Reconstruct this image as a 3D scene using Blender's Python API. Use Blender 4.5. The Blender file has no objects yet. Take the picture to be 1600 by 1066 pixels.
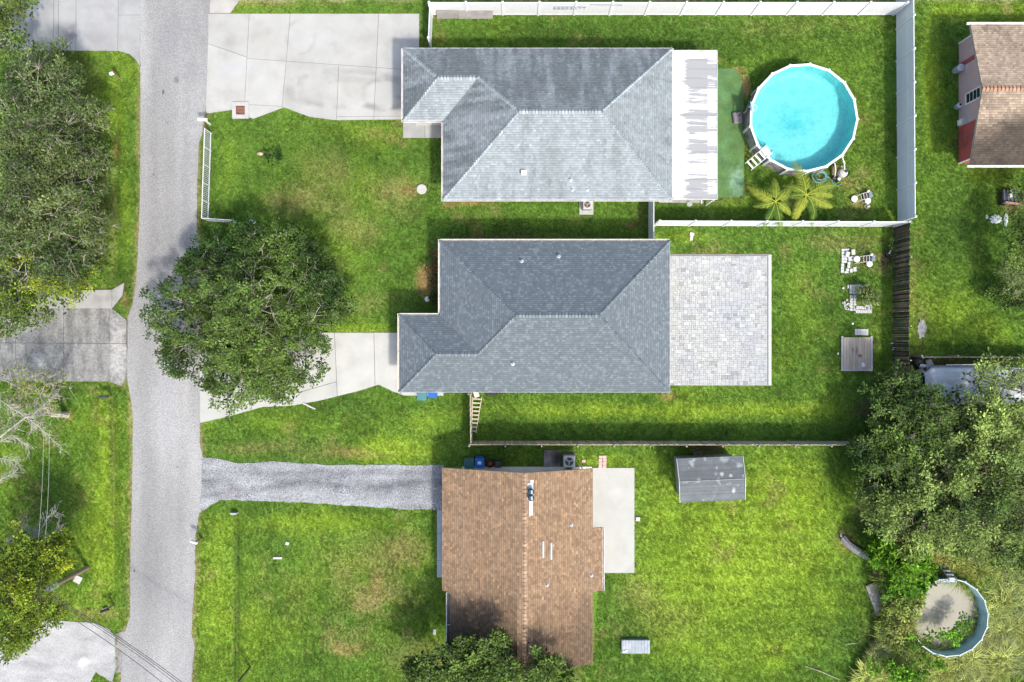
import bpy, math, random
import numpy as np
from mathutils import Vector, Matrix

random.seed(7)
rng = np.random.default_rng(7)
scene = bpy.context.scene
COL = scene.collection

# ------------------------------------------------------------------ camera, light
H = 46.5            # height of the drone above the ground, metres
S = 23.0            # photo pixels per metre on the ground
cam_d = bpy.data.cameras.new('camera')
cam = bpy.data.objects.new('camera', cam_d)
COL.objects.link(cam)
cam.location = (0, 0, H)
cam.rotation_euler = (0, 0, 0)
cam_d.sensor_width = 36.0
cam_d.lens = 36.0 * H / (1600.0 / S)
cam_d.clip_start = 0.5
cam_d.clip_end = 3000
scene.camera = cam

SUN_ELEV = math.radians(51)
sun_to = Vector((0.50, -0.86, 0)).normalized()      # horizontal direction towards the sun (south-south-east)
world = bpy.data.worlds.new('World')
scene.world = world
world.use_nodes = True
wn = world.node_tree
sky = wn.nodes.new('ShaderNodeTexSky')
sky.sky_type = 'NISHITA'
sky.sun_disc = False
sky.sun_elevation = SUN_ELEV
sky.sun_rotation = math.atan2(sun_to.x, sun_to.y)
sky.air_density = 1.0
sky.dust_density = 3.5
bg = wn.nodes['Background']
wn.links.new(sky.outputs[0], bg.inputs[0])
bg.inputs[1].default_value = 0.15
sun_d = bpy.data.lights.new('sun', 'SUN')
sun_d.energy = 2.15
sun_d.angle = math.radians(4)
sun_d.color = (1.0, 0.945, 0.85)
sun = bpy.data.objects.new('sun', sun_d)
COL.objects.link(sun)
to = Vector((sun_to.x * math.cos(SUN_ELEV), sun_to.y * math.cos(SUN_ELEV), math.sin(SUN_ELEV)))
sun.rotation_euler = to.to_track_quat('Z', 'Y').to_euler()
sun.location = (20, -30, 40)
scene.view_settings.view_transform = 'Standard'
scene.view_settings.look = 'None'
scene.view_settings.gamma = 1
scene.view_settings.use_curve_mapping = False
scene.view_settings.exposure = 0.80

# ------------------------------------------------------------------ helpers
def P(px, py, z=0.0):
    """the place at height z that is seen at a pixel of the 1600 px wide photograph"""
    k = (1 - z / H) / S
    return Vector(((px - 800) * k, (533 - py) * k, z))

def tag(o, label=None, cat=None, group=None, kind=None):
    if label: o['label'] = label
    if cat: o['category'] = cat
    if group: o['group'] = group
    if kind: o['kind'] = kind
    return o

def empty(name, loc, label=None, cat=None, group=None, rz=0.0, kind=None):
    o = bpy.data.objects.new(name, None)
    o.empty_display_size = 0.2
    COL.objects.link(o)
    o.location = loc
    o.rotation_euler = (0, 0, rz)
    return tag(o, label, cat, group, kind)

def link_mesh(name, me, mats, parent=None, loc=None):
    for m in (mats if isinstance(mats, (list, tuple)) else [mats]):
        if m: me.materials.append(m)
    o = bpy.data.objects.new(name, me)
    COL.objects.link(o)
    if loc is not None: o.location = loc
    if parent: o.parent = parent
    return o

class MB:
    """collects simple shapes, then links them as ONE mesh object"""
    def __init__(self):
        self.v = []; self.f = []; self.t = []; self.m = []
    def poly(self, pts, tone=1.0, mi=0):
        b = len(self.v)
        self.v += [tuple(p) for p in pts]
        self.f.append(tuple(range(b, b + len(pts)))); self.t.append(tone); self.m.append(mi)
    def hexa(self, b4, t4, tone=1.0, mi=0, bottom=True):
        b = len(self.v)
        self.v += [tuple(p) for p in b4] + [tuple(p) for p in t4]
        fs = [(4, 5, 6, 7), (0, 1, 5, 4), (1, 2, 6, 5), (2, 3, 7, 6), (3, 0, 4, 7)]
        if bottom: fs.append((3, 2, 1, 0))
        for f in fs:
            self.f.append(tuple(b + i for i in f)); self.t.append(tone); self.m.append(mi)
    def box(self, c, s, rz=0.0, tone=1.0, mi=0, bevel=0.0, R=None):
        """box with its CENTRE at c"""
        hx, hy, hz = s[0] / 2, s[1] / 2, s[2] / 2
        Rm = R if R is not None else Matrix.Rotation(rz, 3, 'Z')
        c = Vector(c)
        if bevel <= 0:
            q = [(-hx, -hy), (hx, -hy), (hx, hy), (-hx, hy)]
            self.hexa([c + Rm @ Vector((x, y, -hz)) for x, y in q], [c + Rm @ Vector((x, y, hz)) for x, y in q], tone, mi)
        else:
            w = bevel
            def ring(ix, z, k):
                ax, ay = hx - ix, hy - ix
                q = [(-ax + k, -ay), (ax - k, -ay), (ax, -ay + k), (ax, ay - k), (ax - k, ay), (-ax + k, ay), (-ax, ay - k), (-ax, -ay + k)]
                return [c + Rm @ Vector((x, y, z)) for x, y in q]
            r0 = ring(0, -hz, w); r1 = ring(0, hz - w, w); r2 = ring(w, hz, w * .6)
            for a, b_ in ((r0, r1), (r1, r2)):
                for i in range(8):
                    j = (i + 1) % 8
                    self.poly([a[i], a[j], b_[j], b_[i]], tone, mi)
            self.poly(r2, tone, mi); self.poly(r0[::-1], tone, mi)
        return self
    def cyl(self, p0, p1, r0, r1=None, n=12, tone=1.0, mi=0, caps=True):
        r1 = r0 if r1 is None else r1
        p0 = Vector(p0); p1 = Vector(p1)
        d = (p1 - p0).normalized()
        a = d.orthogonal().normalized(); b = d.cross(a)
        i0 = len(self.v)
        for k in range(n):
            u = a * math.cos(2 * math.pi * k / n) + b * math.sin(2 * math.pi * k / n)
            self.v.append(tuple(p0 + u * r0)); self.v.append(tuple(p1 + u * r1))
        for k in range(n):
            j = (k + 1) % n
            self.f.append((i0 + 2 * k, i0 + 2 * j, i0 + 2 * j + 1, i0 + 2 * k + 1)); self.t.append(tone); self.m.append(mi)
        if caps:
            self.f.append(tuple(i0 + 2 * k for k in range(n))[::-1]); self.t.append(tone); self.m.append(mi)
            self.f.append(tuple(i0 + 2 * k + 1 for k in range(n))); self.t.append(tone); self.m.append(mi)
        return self
    def tube(self, pts, rad, n=6, tone=1.0, mi=0):
        """smooth tube along a chain of points; rad a number or one per point"""
        pts = [Vector(p) for p in pts]
        rs = rad if isinstance(rad, (list, tuple)) else [rad] * len(pts)
        i0 = len(self.v); a = None
        for i, p in enumerate(pts):
            d = (pts[min(i + 1, len(pts) - 1)] - pts[max(i - 1, 0)])
            d = d.normalized() if d.length > 1e-6 else Vector((0, 0, 1))
            if a is None: a = d.orthogonal().normalized()
            a = (a - d * a.dot(d))
            a = a.normalized() if a.length > 1e-5 else d.orthogonal().normalized()
            b = d.cross(a)
            for k in range(n):
                self.v.append(tuple(p + (a * math.cos(2 * math.pi * k / n) + b * math.sin(2 * math.pi * k / n)) * rs[i]))
        for i in range(len(pts) - 1):
            for k in range(n):
                j = (k + 1) % n
                self.f.append((i0 + i * n + k, i0 + i * n + j, i0 + (i + 1) * n + j, i0 + (i + 1) * n + k)); self.t.append(tone); self.m.append(mi)
        self.f.append(tuple(i0 + k for k in range(n))[::-1]); self.t.append(tone); self.m.append(mi)
        e = i0 + (len(pts) - 1) * n
        self.f.append(tuple(e + k for k in range(n))); self.t.append(tone); self.m.append(mi)
        return self
    def lathe(self, c, prof, n=16, tone=1.0, mi=0):
        c = Vector(c); i0 = len(self.v)
        for r, z in prof:
            for k in range(n):
                self.v.append((c.x + r * math.cos(2 * math.pi * k / n), c.y + r * math.sin(2 * math.pi * k / n), c.z + z))
        for i in range(len(prof) - 1):
            for k in range(n):
                j = (k + 1) % n
                self.f.append((i0 + i * n + k, i0 + i * n + j, i0 + (i + 1) * n + j, i0 + (i + 1) * n + k)); self.t.append(tone); self.m.append(mi)
        self.f.append(tuple(i0 + (len(prof) - 1) * n + k for k in range(n))); self.t.append(tone); self.m.append(mi)
        self.f.append(tuple(i0 + k for k in range(n))[::-1]); self.t.append(tone); self.m.append(mi)
        return self
    def prism(self, pts, z0, z1, tone=1.0, mi=0):
        pts = [(p[0], p[1]) for p in pts]
        ar = sum(pts[i][0] * pts[(i + 1) % len(pts)][1] - pts[(i + 1) % len(pts)][0] * pts[i][1] for i in range(len(pts)))
        if ar < 0: pts = pts[::-1]
        self.poly([(x, y, z1) for x, y in pts], tone, mi)
        self.poly([(x, y, z0) for x, y in pts][::-1], tone, mi)
        for i in range(len(pts)):
            a, b = pts[i], pts[(i + 1) % len(pts)]
            self.poly([(a[0], a[1], z0), (b[0], b[1], z0), (b[0], b[1], z1), (a[0], a[1], z1)], tone, mi)
        return self
    def mesh(self, name, smooth=False, origin=None):
        me = bpy.data.meshes.new(name)
        vs = self.v if origin is None else [(x - origin[0], y - origin[1], z - origin[2]) for x, y, z in self.v]
        me.from_pydata(vs, [], self.f)
        a = me.attributes.new('tone', 'FLOAT', 'FACE')
        a.data.foreach_set('value', self.t)
        me.polygons.foreach_set('material_index', self.m)
        if smooth: me.polygons.foreach_set('use_smooth', [True] * len(self.f))
        me.update()
        return me
    def build(self, name, mats, parent=None, smooth=False, world_origin=None):
        """shapes given in the parent's coordinates"""
        return link_mesh(name, self.mesh(name, smooth, world_origin), mats, parent, world_origin)

def np_mesh(name, V, F, attrs=None, mats=None, parent=None, smooth=False):
    """V (n,3) float, F (m,k) int of equal sized faces; attrs {name: (domain, type, array)}"""
    me = bpy.data.meshes.new(name)
    V = np.ascontiguousarray(V, dtype=np.float32); F = np.ascontiguousarray(F, dtype=np.int32)
    me.vertices.add(len(V)); me.vertices.foreach_set('co', V.ravel())
    if len(F):
        k = F.shape[1]
        me.loops.add(F.size); me.loops.foreach_set('vertex_index', F.ravel())
        me.polygons.add(len(F)); me.polygons.foreach_set('loop_start', np.arange(0, F.size, k, dtype=np.int32))
        if smooth: me.polygons.foreach_set('use_smooth', np.ones(len(F), dtype=bool))
    me.update(calc_edges=True)
    for an, (dom, typ, arr) in (attrs or {}).items():
        a = me.attributes.new(an, typ, dom)
        key = {'FLOAT': 'value', 'INT': 'value', 'FLOAT_COLOR': 'color', 'FLOAT_VECTOR': 'vector'}[typ]
        a.data.foreach_set(key, np.ascontiguousarray(arr, dtype=np.int32 if typ == 'INT' else np.float32).ravel())
    return link_mesh(name, me, mats or [], parent)

# value noise, the same for the ground colour and for what grows on it
_tab = rng.random((256, 256)).astype(np.float32)
def vnoise(x, y, scale, seed=0):
    x = np.asarray(x) / scale + 37.7 * seed + 500; y = np.asarray(y) / scale + 91.3 * seed + 500
    xi = np.floor(x).astype(int); yi = np.floor(y).astype(int)
    fx = x - xi; fy = y - yi
    fx = fx * fx * (3 - 2 * fx); fy = fy * fy * (3 - 2 * fy)
    g = lambda a, b: _tab[a % 256, b % 256]
    return (g(xi, yi) * (1 - fx) + g(xi + 1, yi) * fx) * (1 - fy) + (g(xi, yi + 1) * (1 - fx) + g(xi + 1, yi + 1) * fx) * fy
def fbm(x, y, scale, seed=0, oct=4):
    s = 0; a = 1; t = 0
    for i in range(oct):
        s = s + a * vnoise(x, y, scale / 2 ** i, seed + i * 3); t += a; a *= .55
    return s / t
def sstep(a, b, x):
    t = np.clip((x - a) / (b - a), 0, 1); return t * t * (3 - 2 * t)

def in_poly(x, y, poly):
    p = np.array([(q[0], q[1]) for q in poly])
    res = np.zeros(len(x), dtype=bool)
    m = (x >= p[:, 0].min()) & (x <= p[:, 0].max()) & (y >= p[:, 1].min()) & (y <= p[:, 1].max())
    xs, ys = x[m], y[m]; r = np.zeros(len(xs), dtype=bool)
    for i in range(len(p)):
        (x0, y0), (x1, y1) = p[i], p[(i + 1) % len(p)]
        if y0 == y1: continue
        c = ((y0 > ys) != (y1 > ys)) & (xs < (x1 - x0) * (ys - y0) / (y1 - y0) + x0)
        r ^= c
    res[m] = r
    return res

# ------------------------------------------------------------------ materials
def pmat(name, base, rough=0.85, var=0.12, scale=4.0, bump=0.0, bscale=40.0, tone=False, metal=0.0,
         base2=None, s2=0.6, t2=(0.45, 0.65), fine=0.0, fscale=60.0, stretch=None, spec=None, spots=()):
    m = bpy.data.materials.new(name); m.use_nodes = True
    nt = m.node_tree; N = nt.nodes; L = nt.links
    b = N['Principled BSDF']
    geo = N.new('ShaderNodeNewGeometry')
    vec = geo.outputs['Position']
    def noise(sc, det=4, st=None):
        n = N.new('ShaderNodeTexNoise'); n.inputs['Scale'].default_value = sc; n.inputs['Detail'].default_value = det
        if st:
            mp = N.new('ShaderNodeMapping'); mp.inputs['Scale'].default_value = st
            L.new(vec, mp.inputs['Vector']); L.new(mp.outputs[0], n.inputs['Vector'])
        else: L.new(vec, n.inputs['Vector'])
        return n.outputs[0]
    def mrange(src, a, b_, c, d):
        r = N.new('ShaderNodeMapRange'); r.inputs[1].default_value = a; r.inputs[2].default_value = b_
        r.inputs[3].default_value = c; r.inputs[4].default_value = d; L.new(src, r.inputs[0]); return r.outputs[0]
    def mulc(col, fac):
        x = N.new('ShaderNodeVectorMath'); x.operation = 'SCALE'; L.new(col, x.inputs[0]); L.new(fac, x.inputs['Scale']); return x.outputs[0]
    def mixc(a, b_, f):
        x = N.new('ShaderNodeMix'); x.data_type = 'RGBA'
        L.new(f, x.inputs[0])
        for s, v in ((6, a), (7, b_)):
            if isinstance(v, tuple): x.inputs[s].default_value = (*v, 1)
            else: L.new(v, x.inputs[s])
        return x.outputs[2]
    rgb = N.new('ShaderNodeRGB'); rgb.outputs[0].default_value = (*base, 1)
    col = rgb.outputs[0]
    if base2: col = mixc(col, base2, mrange(noise(s2, 6, stretch), t2[0], t2[1], 0, 1))
    for (cx, cy, rx, ry, c, w) in spots:      # stains that lie at a place of their own
        sub = N.new('ShaderNodeVectorMath'); sub.operation = 'SUBTRACT'; L.new(vec, sub.inputs[0]); sub.inputs[1].default_value = (cx, cy, 0)
        mul = N.new('ShaderNodeVectorMath'); mul.operation = 'MULTIPLY'; L.new(sub.outputs[0], mul.inputs[0]); mul.inputs[1].default_value = (1 / rx, 1 / ry, 0)
        ln = N.new('ShaderNodeVectorMath'); ln.operation = 'LENGTH'; L.new(mul.outputs[0], ln.inputs[0])
        ad = N.new('ShaderNodeMath'); ad.operation = 'ADD'; L.new(ln.outputs['Value'], ad.inputs[0]); L.new(mrange(noise(2.2, 5), 0.3, 0.7, -0.45, 0.45), ad.inputs[1])
        if w > 0:   f = mrange(ad.outputs[0], 0.3, 1.1, w, 0)
        else:                                   # a ring, as a tyre leaves it
            a1 = N.new('ShaderNodeMath'); a1.operation = 'SUBTRACT'; L.new(ln.outputs['Value'], a1.inputs[0]); a1.inputs[1].default_value = 1.0
            a2 = N.new('ShaderNodeMath'); a2.operation = 'ABSOLUTE'; L.new(a1.outputs[0], a2.inputs[0])
            a3 = N.new('ShaderNodeMath'); a3.operation = 'MULTIPLY'; L.new(mrange(a2.outputs[0], 0.02, 0.22, -w, 0), a3.inputs[0]); L.new(mrange(noise(0.7, 3), 0.42, 0.6, 0, 1), a3.inputs[1])
            f = a3.outputs[0]
        col = mixc(col, c, f)
    if var: col = mulc(col, mrange(noise(scale, 5, stretch), 0.3, 0.7, 1 - var, 1 + var))
    if fine: col = mulc(col, mrange(noise(fscale, 3), 0.3, 0.7, 1 - fine, 1 + fine))
    if tone:
        at = N.new('ShaderNodeAttribute'); at.attribute_name = 'tone'; col = mulc(col, at.outputs['Fac'])
    L.new(col, b.inputs['Base Color'])
    b.inputs['Roughness'].default_value = rough
    b.inputs['Metallic'].default_value = metal
    if spec is not None: b.inputs['Specular IOR Level'].default_value = spec
    if bump:
        bm = N.new('ShaderNodeBump'); bm.inputs['Strength'].default_value = 1.0; bm.inputs['Distance'].default_value = bump
        L.new(noise(bscale, 4), bm.inputs['Height']); L.new(bm.outputs[0], b.inputs['Normal'])
    return m

def leafmat(name, c1, c2, trans=0.17):
    """leaves: the face attribute hue mixes c1 and c2, tone scales them"""
    m = bpy.data.materials.new(name); m.use_nodes = True
    nt = m.node_tree; N = nt.nodes; L = nt.links
    out = N['Material Output']; b = N['Principled BSDF']
    h = N.new('ShaderNodeAttribute'); h.attribute_name = 'hue'
    t = N.new('ShaderNodeAttribute'); t.attribute_name = 'tone'
    x = N.new('ShaderNodeMix'); x.data_type = 'RGBA'; L.new(h.outputs['Fac'], x.inputs[0])
    x.inputs[6].default_value = (*c1, 1); x.inputs[7].default_value = (*c2, 1)
    s = N.new('ShaderNodeVectorMath'); s.operation = 'SCALE'; L.new(x.outputs[2], s.inputs[0]); L.new(t.outputs['Fac'], s.inputs['Scale'])
    L.new(s.outputs[0], b.inputs['Base Color']); b.inputs['Roughness'].default_value = 0.62
    b.inputs['Specular IOR Level'].default_value = 0.12
    tr = N.new('ShaderNodeBsdfTranslucent'); L.new(s.outputs[0], tr.inputs[0])
    mx = N.new('ShaderNodeMixShader'); mx.inputs[0].default_value = trans
    L.new(b.outputs[0], mx.inputs[1]); L.new(tr.outputs[0], mx.inputs[2]); L.new(mx.outputs[0], out.inputs[0])
    return m

def bladesmat(name, trans=0.3):
    m = bpy.data.materials.new(name); m.use_nodes = True
    nt = m.node_tree; N = nt.nodes; L = nt.links
    out = N['Material Output']; b = N['Principled BSDF']
    t = N.new('ShaderNodeAttribute'); t.attribute_type = 'INSTANCER'; t.attribute_name = 'tcol'
    L.new(t.outputs['Color'], b.inputs['Base Color']); b.inputs['Roughness'].default_value = 0.8
    b.inputs['Specular IOR Level'].default_value = 0.05
    if trans:
        tr = N.new('ShaderNodeBsdfTranslucent'); L.new(t.outputs['Color'], tr.inputs[0])
        mx = N.new('ShaderNodeMixShader'); mx.inputs[0].default_value = trans
        L.new(b.outputs[0], mx.inputs[1]); L.new(tr.outputs[0], mx.inputs[2]); L.new(mx.outputs[0], out.inputs[0])
    return m

def scatter(name, variants, pts, rotz, scl, col, mat, kindlabel, cat=None):
    """one object: its mesh holds the pieces (tufts, stones) and the points they are set on by geometry nodes"""
    n = len(pts); k = len(variants)
    var = rng.integers(1, k + 1, n)
    V = [np.asarray(pts, dtype=np.float32)]; F = []; part = [np.zeros(n, dtype=int)]; off = n
    for i, (vv, ff) in enumerate(variants):
        V.append(np.asarray(vv, dtype=np.float32)); F.append(np.asarray(ff) + off); part.append(np.full(len(vv), i + 1)); off += len(vv)
    V = np.concatenate(V); F = np.concatenate(F); part = np.concatenate(part); m = len(V)
    def pad(a, w=None):
        out = np.zeros((m,) if w is None else (m, w), dtype=np.float32); out[:n] = a; return out
    rot = np.zeros((n, 3)); rot[:, 2] = rotz
    o = np_mesh(name, V, F, {
        'part': ('POINT', 'INT', part), 'pvar': ('POINT', 'INT', np.concatenate([var, np.zeros(m - n, dtype=int)])),
        'tcol': ('POINT', 'FLOAT_COLOR', np.concatenate([pad(col, 3), np.ones((m, 1), dtype=np.float32)], axis=1)),
        'tscale': ('POINT', 'FLOAT', pad(scl)), 'trot': ('POINT', 'FLOAT_VECTOR', pad(rot, 3))}, [mat])
    ng = bpy.data.node_groups.new(name + '_nodes', 'GeometryNodeTree')
    ng.interface.new_socket('Geometry', in_out='INPUT', socket_type='NodeSocketGeometry')
    ng.interface.new_socket('Geometry', in_out='OUTPUT', socket_type='NodeSocketGeometry')
    N = ng.nodes; L = ng.links
    gi = N.new('NodeGroupInput'); go = N.new('NodeGroupOutput')
    def attr(nm, typ):
        a = N.new('GeometryNodeInputNamedAttribute'); a.data_type = typ; a.inputs[0].default_value = nm
        return next(s for s in a.outputs if s.enabled and s.name == 'Attribute')
    pa = attr('part', 'INT'); pv = attr('pvar', 'INT'); sc = attr('tscale', 'FLOAT'); ro = attr('trot', 'FLOAT_VECTOR')
    def eq(src, val):
        c = N.new('FunctionNodeCompare'); c.data_type = 'INT'; c.operation = 'EQUAL'
        L.new(src, c.inputs[2]); c.inputs[3].default_value = val; return c.outputs[0]
    join = N.new('GeometryNodeJoinGeometry')
    for i in range(k):
        s1 = N.new('GeometryNodeSeparateGeometry'); L.new(gi.outputs[0], s1.inputs[0]); L.new(eq(pa, i + 1), s1.inputs[1])
        s2 = N.new('GeometryNodeSeparateGeometry'); L.new(gi.outputs[0], s2.inputs[0]); L.new(eq(pv, i + 1), s2.inputs[1])
        ip = N.new('GeometryNodeInstanceOnPoints')
        L.new(s2.outputs[0], ip.inputs['Points']); L.new(s1.outputs[0], ip.inputs['Instance'])
        L.new(ro, ip.inputs['Rotation']); L.new(sc, ip.inputs['Scale'])
        L.new(ip.outputs[0], join.inputs[0])
    L.new(join.outputs[0], go.inputs[0])
    md = o.modifiers.new('scatter', 'NODES'); md.node_group = ng
    return tag(o, kindlabel, cat, kind='stuff')
# ------------------------------------------------------------------ the setting: where everything flat lies
def PP(l, z=0.0): return [P(x, y, z) for x, y in l]
def rough_line(pts, step=0.35, amp=0.05, seed=1, close=False):
    """a chain of points with a slightly broken edge"""
    out = []
    n = len(pts) if close else len(pts) - 1
    for i in range(n):
        a = Vector((pts[i][0], pts[i][1])); b = Vector((pts[(i + 1) % len(pts)][0], pts[(i + 1) % len(pts)][1]))
        L_ = (b - a).length; k = max(1, int(L_ / step)); d = (b - a).normalized(); nn = Vector((-d.y, d.x))
        for j in range(k):
            p = a + (b - a) * j / k
            s = amp * 2 * float(fbm(np.array([p.x]), np.array([p.y]), 0.9, seed)[0] - .5) + random.uniform(-amp, amp) * .35
            out.append(p + nn * (s if (j or not close) else s * .5))
    if not close: out.append(Vector((pts[-1][0], pts[-1][1])))
    return out

ROADL = [(222, -900), (219, 0), (219, 90), (220, 112), (219, 300), (216, 400), (213, 440), (207, 478), (200, 496), (199, 590), (203, 612), (207, 640), (208, 700), (206, 790), (204, 860), (204, 920), (203, 965), (196, 984), (190, 990), (189, 1066), (184, 2000)]
ROADR = [(332, -900), (328, 0), (327, 60), (325, 150), (320, 178), (317, 205), (311, 222), (308, 300), (308, 350), (312, 395), (313, 430), (313, 520), (313, 640), (312, 690), (316, 712), (318, 720), (318, 792), (311, 802), (306, 835), (305, 850), (305, 900), (301, 950), (299, 990), (304, 1010), (299, 1066), (292, 2000)]
road_l = rough_line(PP(ROADL), amp=.05, seed=2); road_r = rough_line(PP(ROADR), amp=.05, seed=5)
road_poly = [tuple(p) for p in road_l] + [tuple(p) for p in road_r[::-1]]

drive_n = PP([(326, 22), (655, 22), (655, 80), (632, 80), (632, 187), (523, 188), (484, 183), (444, 168), (396, 186), (362, 172), (322, 178), (326, 60)])
drive_nw = PP([(52, -40), (219, -40), (219, 104), (213, 94), (203, 85), (186, 80), (60, 79), (52, 60)])
drive_nw2 = PP([(-260, -40), (52, -40), (52, 79), (-260, 79)])
drive_n2 = PP([(330, -60), (395, -60), (372, 4), (360, 21), (328, 21)])
drive_m = PP([(-260, 482), (175, 482), (198, 500), (199, 590), (190, 603), (170, 596), (-260, 596)])
apron_m = PP([(60, 454), (176, 453), (195, 442), (192, 462), (176, 482), (60, 482)])
drive_c = PP([(313, 552), (360, 545), (430, 530), (505, 520), (640, 520), (640, 592), (592, 601), (560, 611), (500, 626), (455, 634), (410, 636), (360, 650), (313, 661)])
walk_c = PP([(592, 601), (628, 592), (628, 612), (693, 612), (693, 618.5), (632, 618), (615, 612)])
gravel = rough_line(PP([(316, 714), (345, 718), (372, 724), (430, 721), (520, 727), (600, 726), (694, 727), (694, 797), (640, 796), (560, 791), (480, 785), (400, 783), (345, 781), (328, 790), (314, 800)]), .3, .06, 3, True)
drive_sw = rough_line(PP([(-260, 1004), (20, 978), (75, 968), (120, 972), (150, 974), (172, 984), (181, 997), (181, 1040), (176, 1066), (150, 1050), (120, 1100), (-260, 1200)]), .3, .06, 7, True)
patio = PP([(1040, 397), (1205, 397), (1205, 603), (1040, 603)])
slab3 = PP([(915, 731), (991, 731), (991, 895), (930, 895)])
walk3 = PP([(683, 797), (700, 797), (700, 902), (683, 902)])
slab1 = PP([(630, 180), (700, 180), (700, 216), (630, 216)])
slab2 = PP([(626, 489), (690, 489), (690, 520), (626, 520)])
turf_pad = PP([(1118, 107), (1148, 108), (1156, 118), (1162, 140), (1162, 307), (1118, 310)])
h1_fp = PP([(640, 85), (1115, 85), (1115, 305), (700, 305), (700, 183), (640, 183)])
h2_fp = PP([(696, 385), (1040, 385), (1040, 603), (634, 603), (634, 498), (696, 498)])
h3_fp = PP([(700, 730), (925, 730), (935, 800), (935, 920), (925, 1040), (700, 1040)])
h4_fp = PP([(1498, 69), (1900, 69), (1900, 255), (1498, 255)])
shed_fp = PP([(1066, 722), (1154, 718), (1158, 780), (1070, 782)])
hard = [road_poly, drive_n, drive_nw, drive_nw2, drive_n2, drive_m, apron_m, drive_c, walk_c, [tuple(p) for p in gravel], [tuple(p) for p in drive_sw],
        patio, slab3, walk3, slab1, slab2, turf_pad, h1_fp, h2_fp, h3_fp, h4_fp, shed_fp,
        PP([(1313, 526), (1362, 526), (1362, 579), (1313, 579)]), PP([(971, 998), (1014, 998), (1014, 1019), (971, 1019)]),
        PP([(907, 312), (927, 312), (927, 335), (907, 335)]), PP([(850, 703), (898, 703), (898, 730), (850, 730)]), PP([(363, 160), (389, 160), (389, 186), (363, 186)])]
circ = lambda c, r, n=28: [(c.x + r * math.cos(2 * math.pi * i / n), c.y + r * math.sin(2 * math.pi * i / n)) for i in range(n)]
POOL1 = P(1256, 184, 1.32); POOL1.z = 0; R1 = 3.62
POOL2 = P(1483, 965, 1.2); POOL2.z = 0; R2 = 2.62
hard += [circ(POOL1, R1 - .02), circ(POOL2, R2 + .02)]

# ------------------------------------------------------------------ colour of the lawn, patch by patch
def ell(x, y, cx, cy, rx, ry, soft=.8, seed=1):
    c = P(cx, cy); rx /= S; ry /= S
    d = np.sqrt(((x - c.x) / rx) ** 2 + ((y - c.y) / ry) ** 2)
    return sstep(1.15, 1.15 - soft, d + (fbm(x, y, 2.0, seed) - .5) * 1.1)
LUSH = [(1180, 860, 220, 210, .55), (1030, 760, 60, 60, .5), (165, 720, 60, 150, .35), (1180, 870, 190, 190, .9), (1230, 780, 90, 60, .8), (1100, 1010, 160, 40, .5), (1120, 642, 330, 16, .9), (860, 640, 140, 20, .6), (1290, 640, 60, 30, .8), (165, 700, 22, 110, .9), (160, 850, 40, 130, .9), (340, 930, 40, 150, .7), (480, 815, 170, 22, .8),
        (620, 700, 80, 26, .9), (455, 665, 150, 26, .35), (1455, 130, 22, 120, .9), (1500, 15, 70, 22, .7), (1590, 20, 30, 20, .6), (1500, 500, 60, 45, .5), (560, 520, 80, 18, .8), (400, 1000, 90, 60, .5), (180, 200, 18, 90, .6), (196, 330, 14, 100, .5), (940, 720, 60, 18, .9), (1030, 900, 50, 130, .5), (670, 660, 50, 30, .5), (1420, 480, 60, 60, .5), (1060, 370, 60, 12, .5), (1250, 470, 40, 80, .5), (1560, 520, 50, 20, .4), (520, 400, 60, 60, .35), (360, 260, 28, 60, .5), (580, 210, 80, 20, .4)]
DARK = [(1250, 200, 190, 190, .5), (900, 50, 260, 40, .4), (500, 300, 210, 170, .45), (1500, 370, 110, 90, .45), (1290, 470, 70, 90, .3), (560, 900, 180, 130, .25), (420, 690, 120, 50, .3), (60, 760, 90, 110, .3), (368, 860, 7, 60, 1), (367, 960, 6, 90, 1), (365, 1040, 6, 50, 1), (174, 700, 6, 120, .6), (1170, 60, 260, 36, .5), (1380, 170, 26, 150, .5), (860, 50, 160, 24, .45), (820, 360, 170, 10, .6), (1300, 260, 60, 60, .4), (1480, 350, 50, 60, .6), (1260, 550, 40, 40, .5), (1330, 640, 40, 30, .4), (100, 610, 60, 20, .5), (90, 800, 60, 60, .4), (340, 330, 40, 30, .5), (590, 190, 60, 10, .3), (1200, 985, 120, 14, .4), (1330, 800, 20, 60, .3), (560, 230, 60, 40, .35), (1520, 540, 90, 12, .6), (480, 1030, 60, 20, .3), (1330, 980, 60, 60, .5), (500, 645, 70, 30, .4)]  # darker grass; ditch lines and the house-side strip paint shadow into the colour
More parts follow.
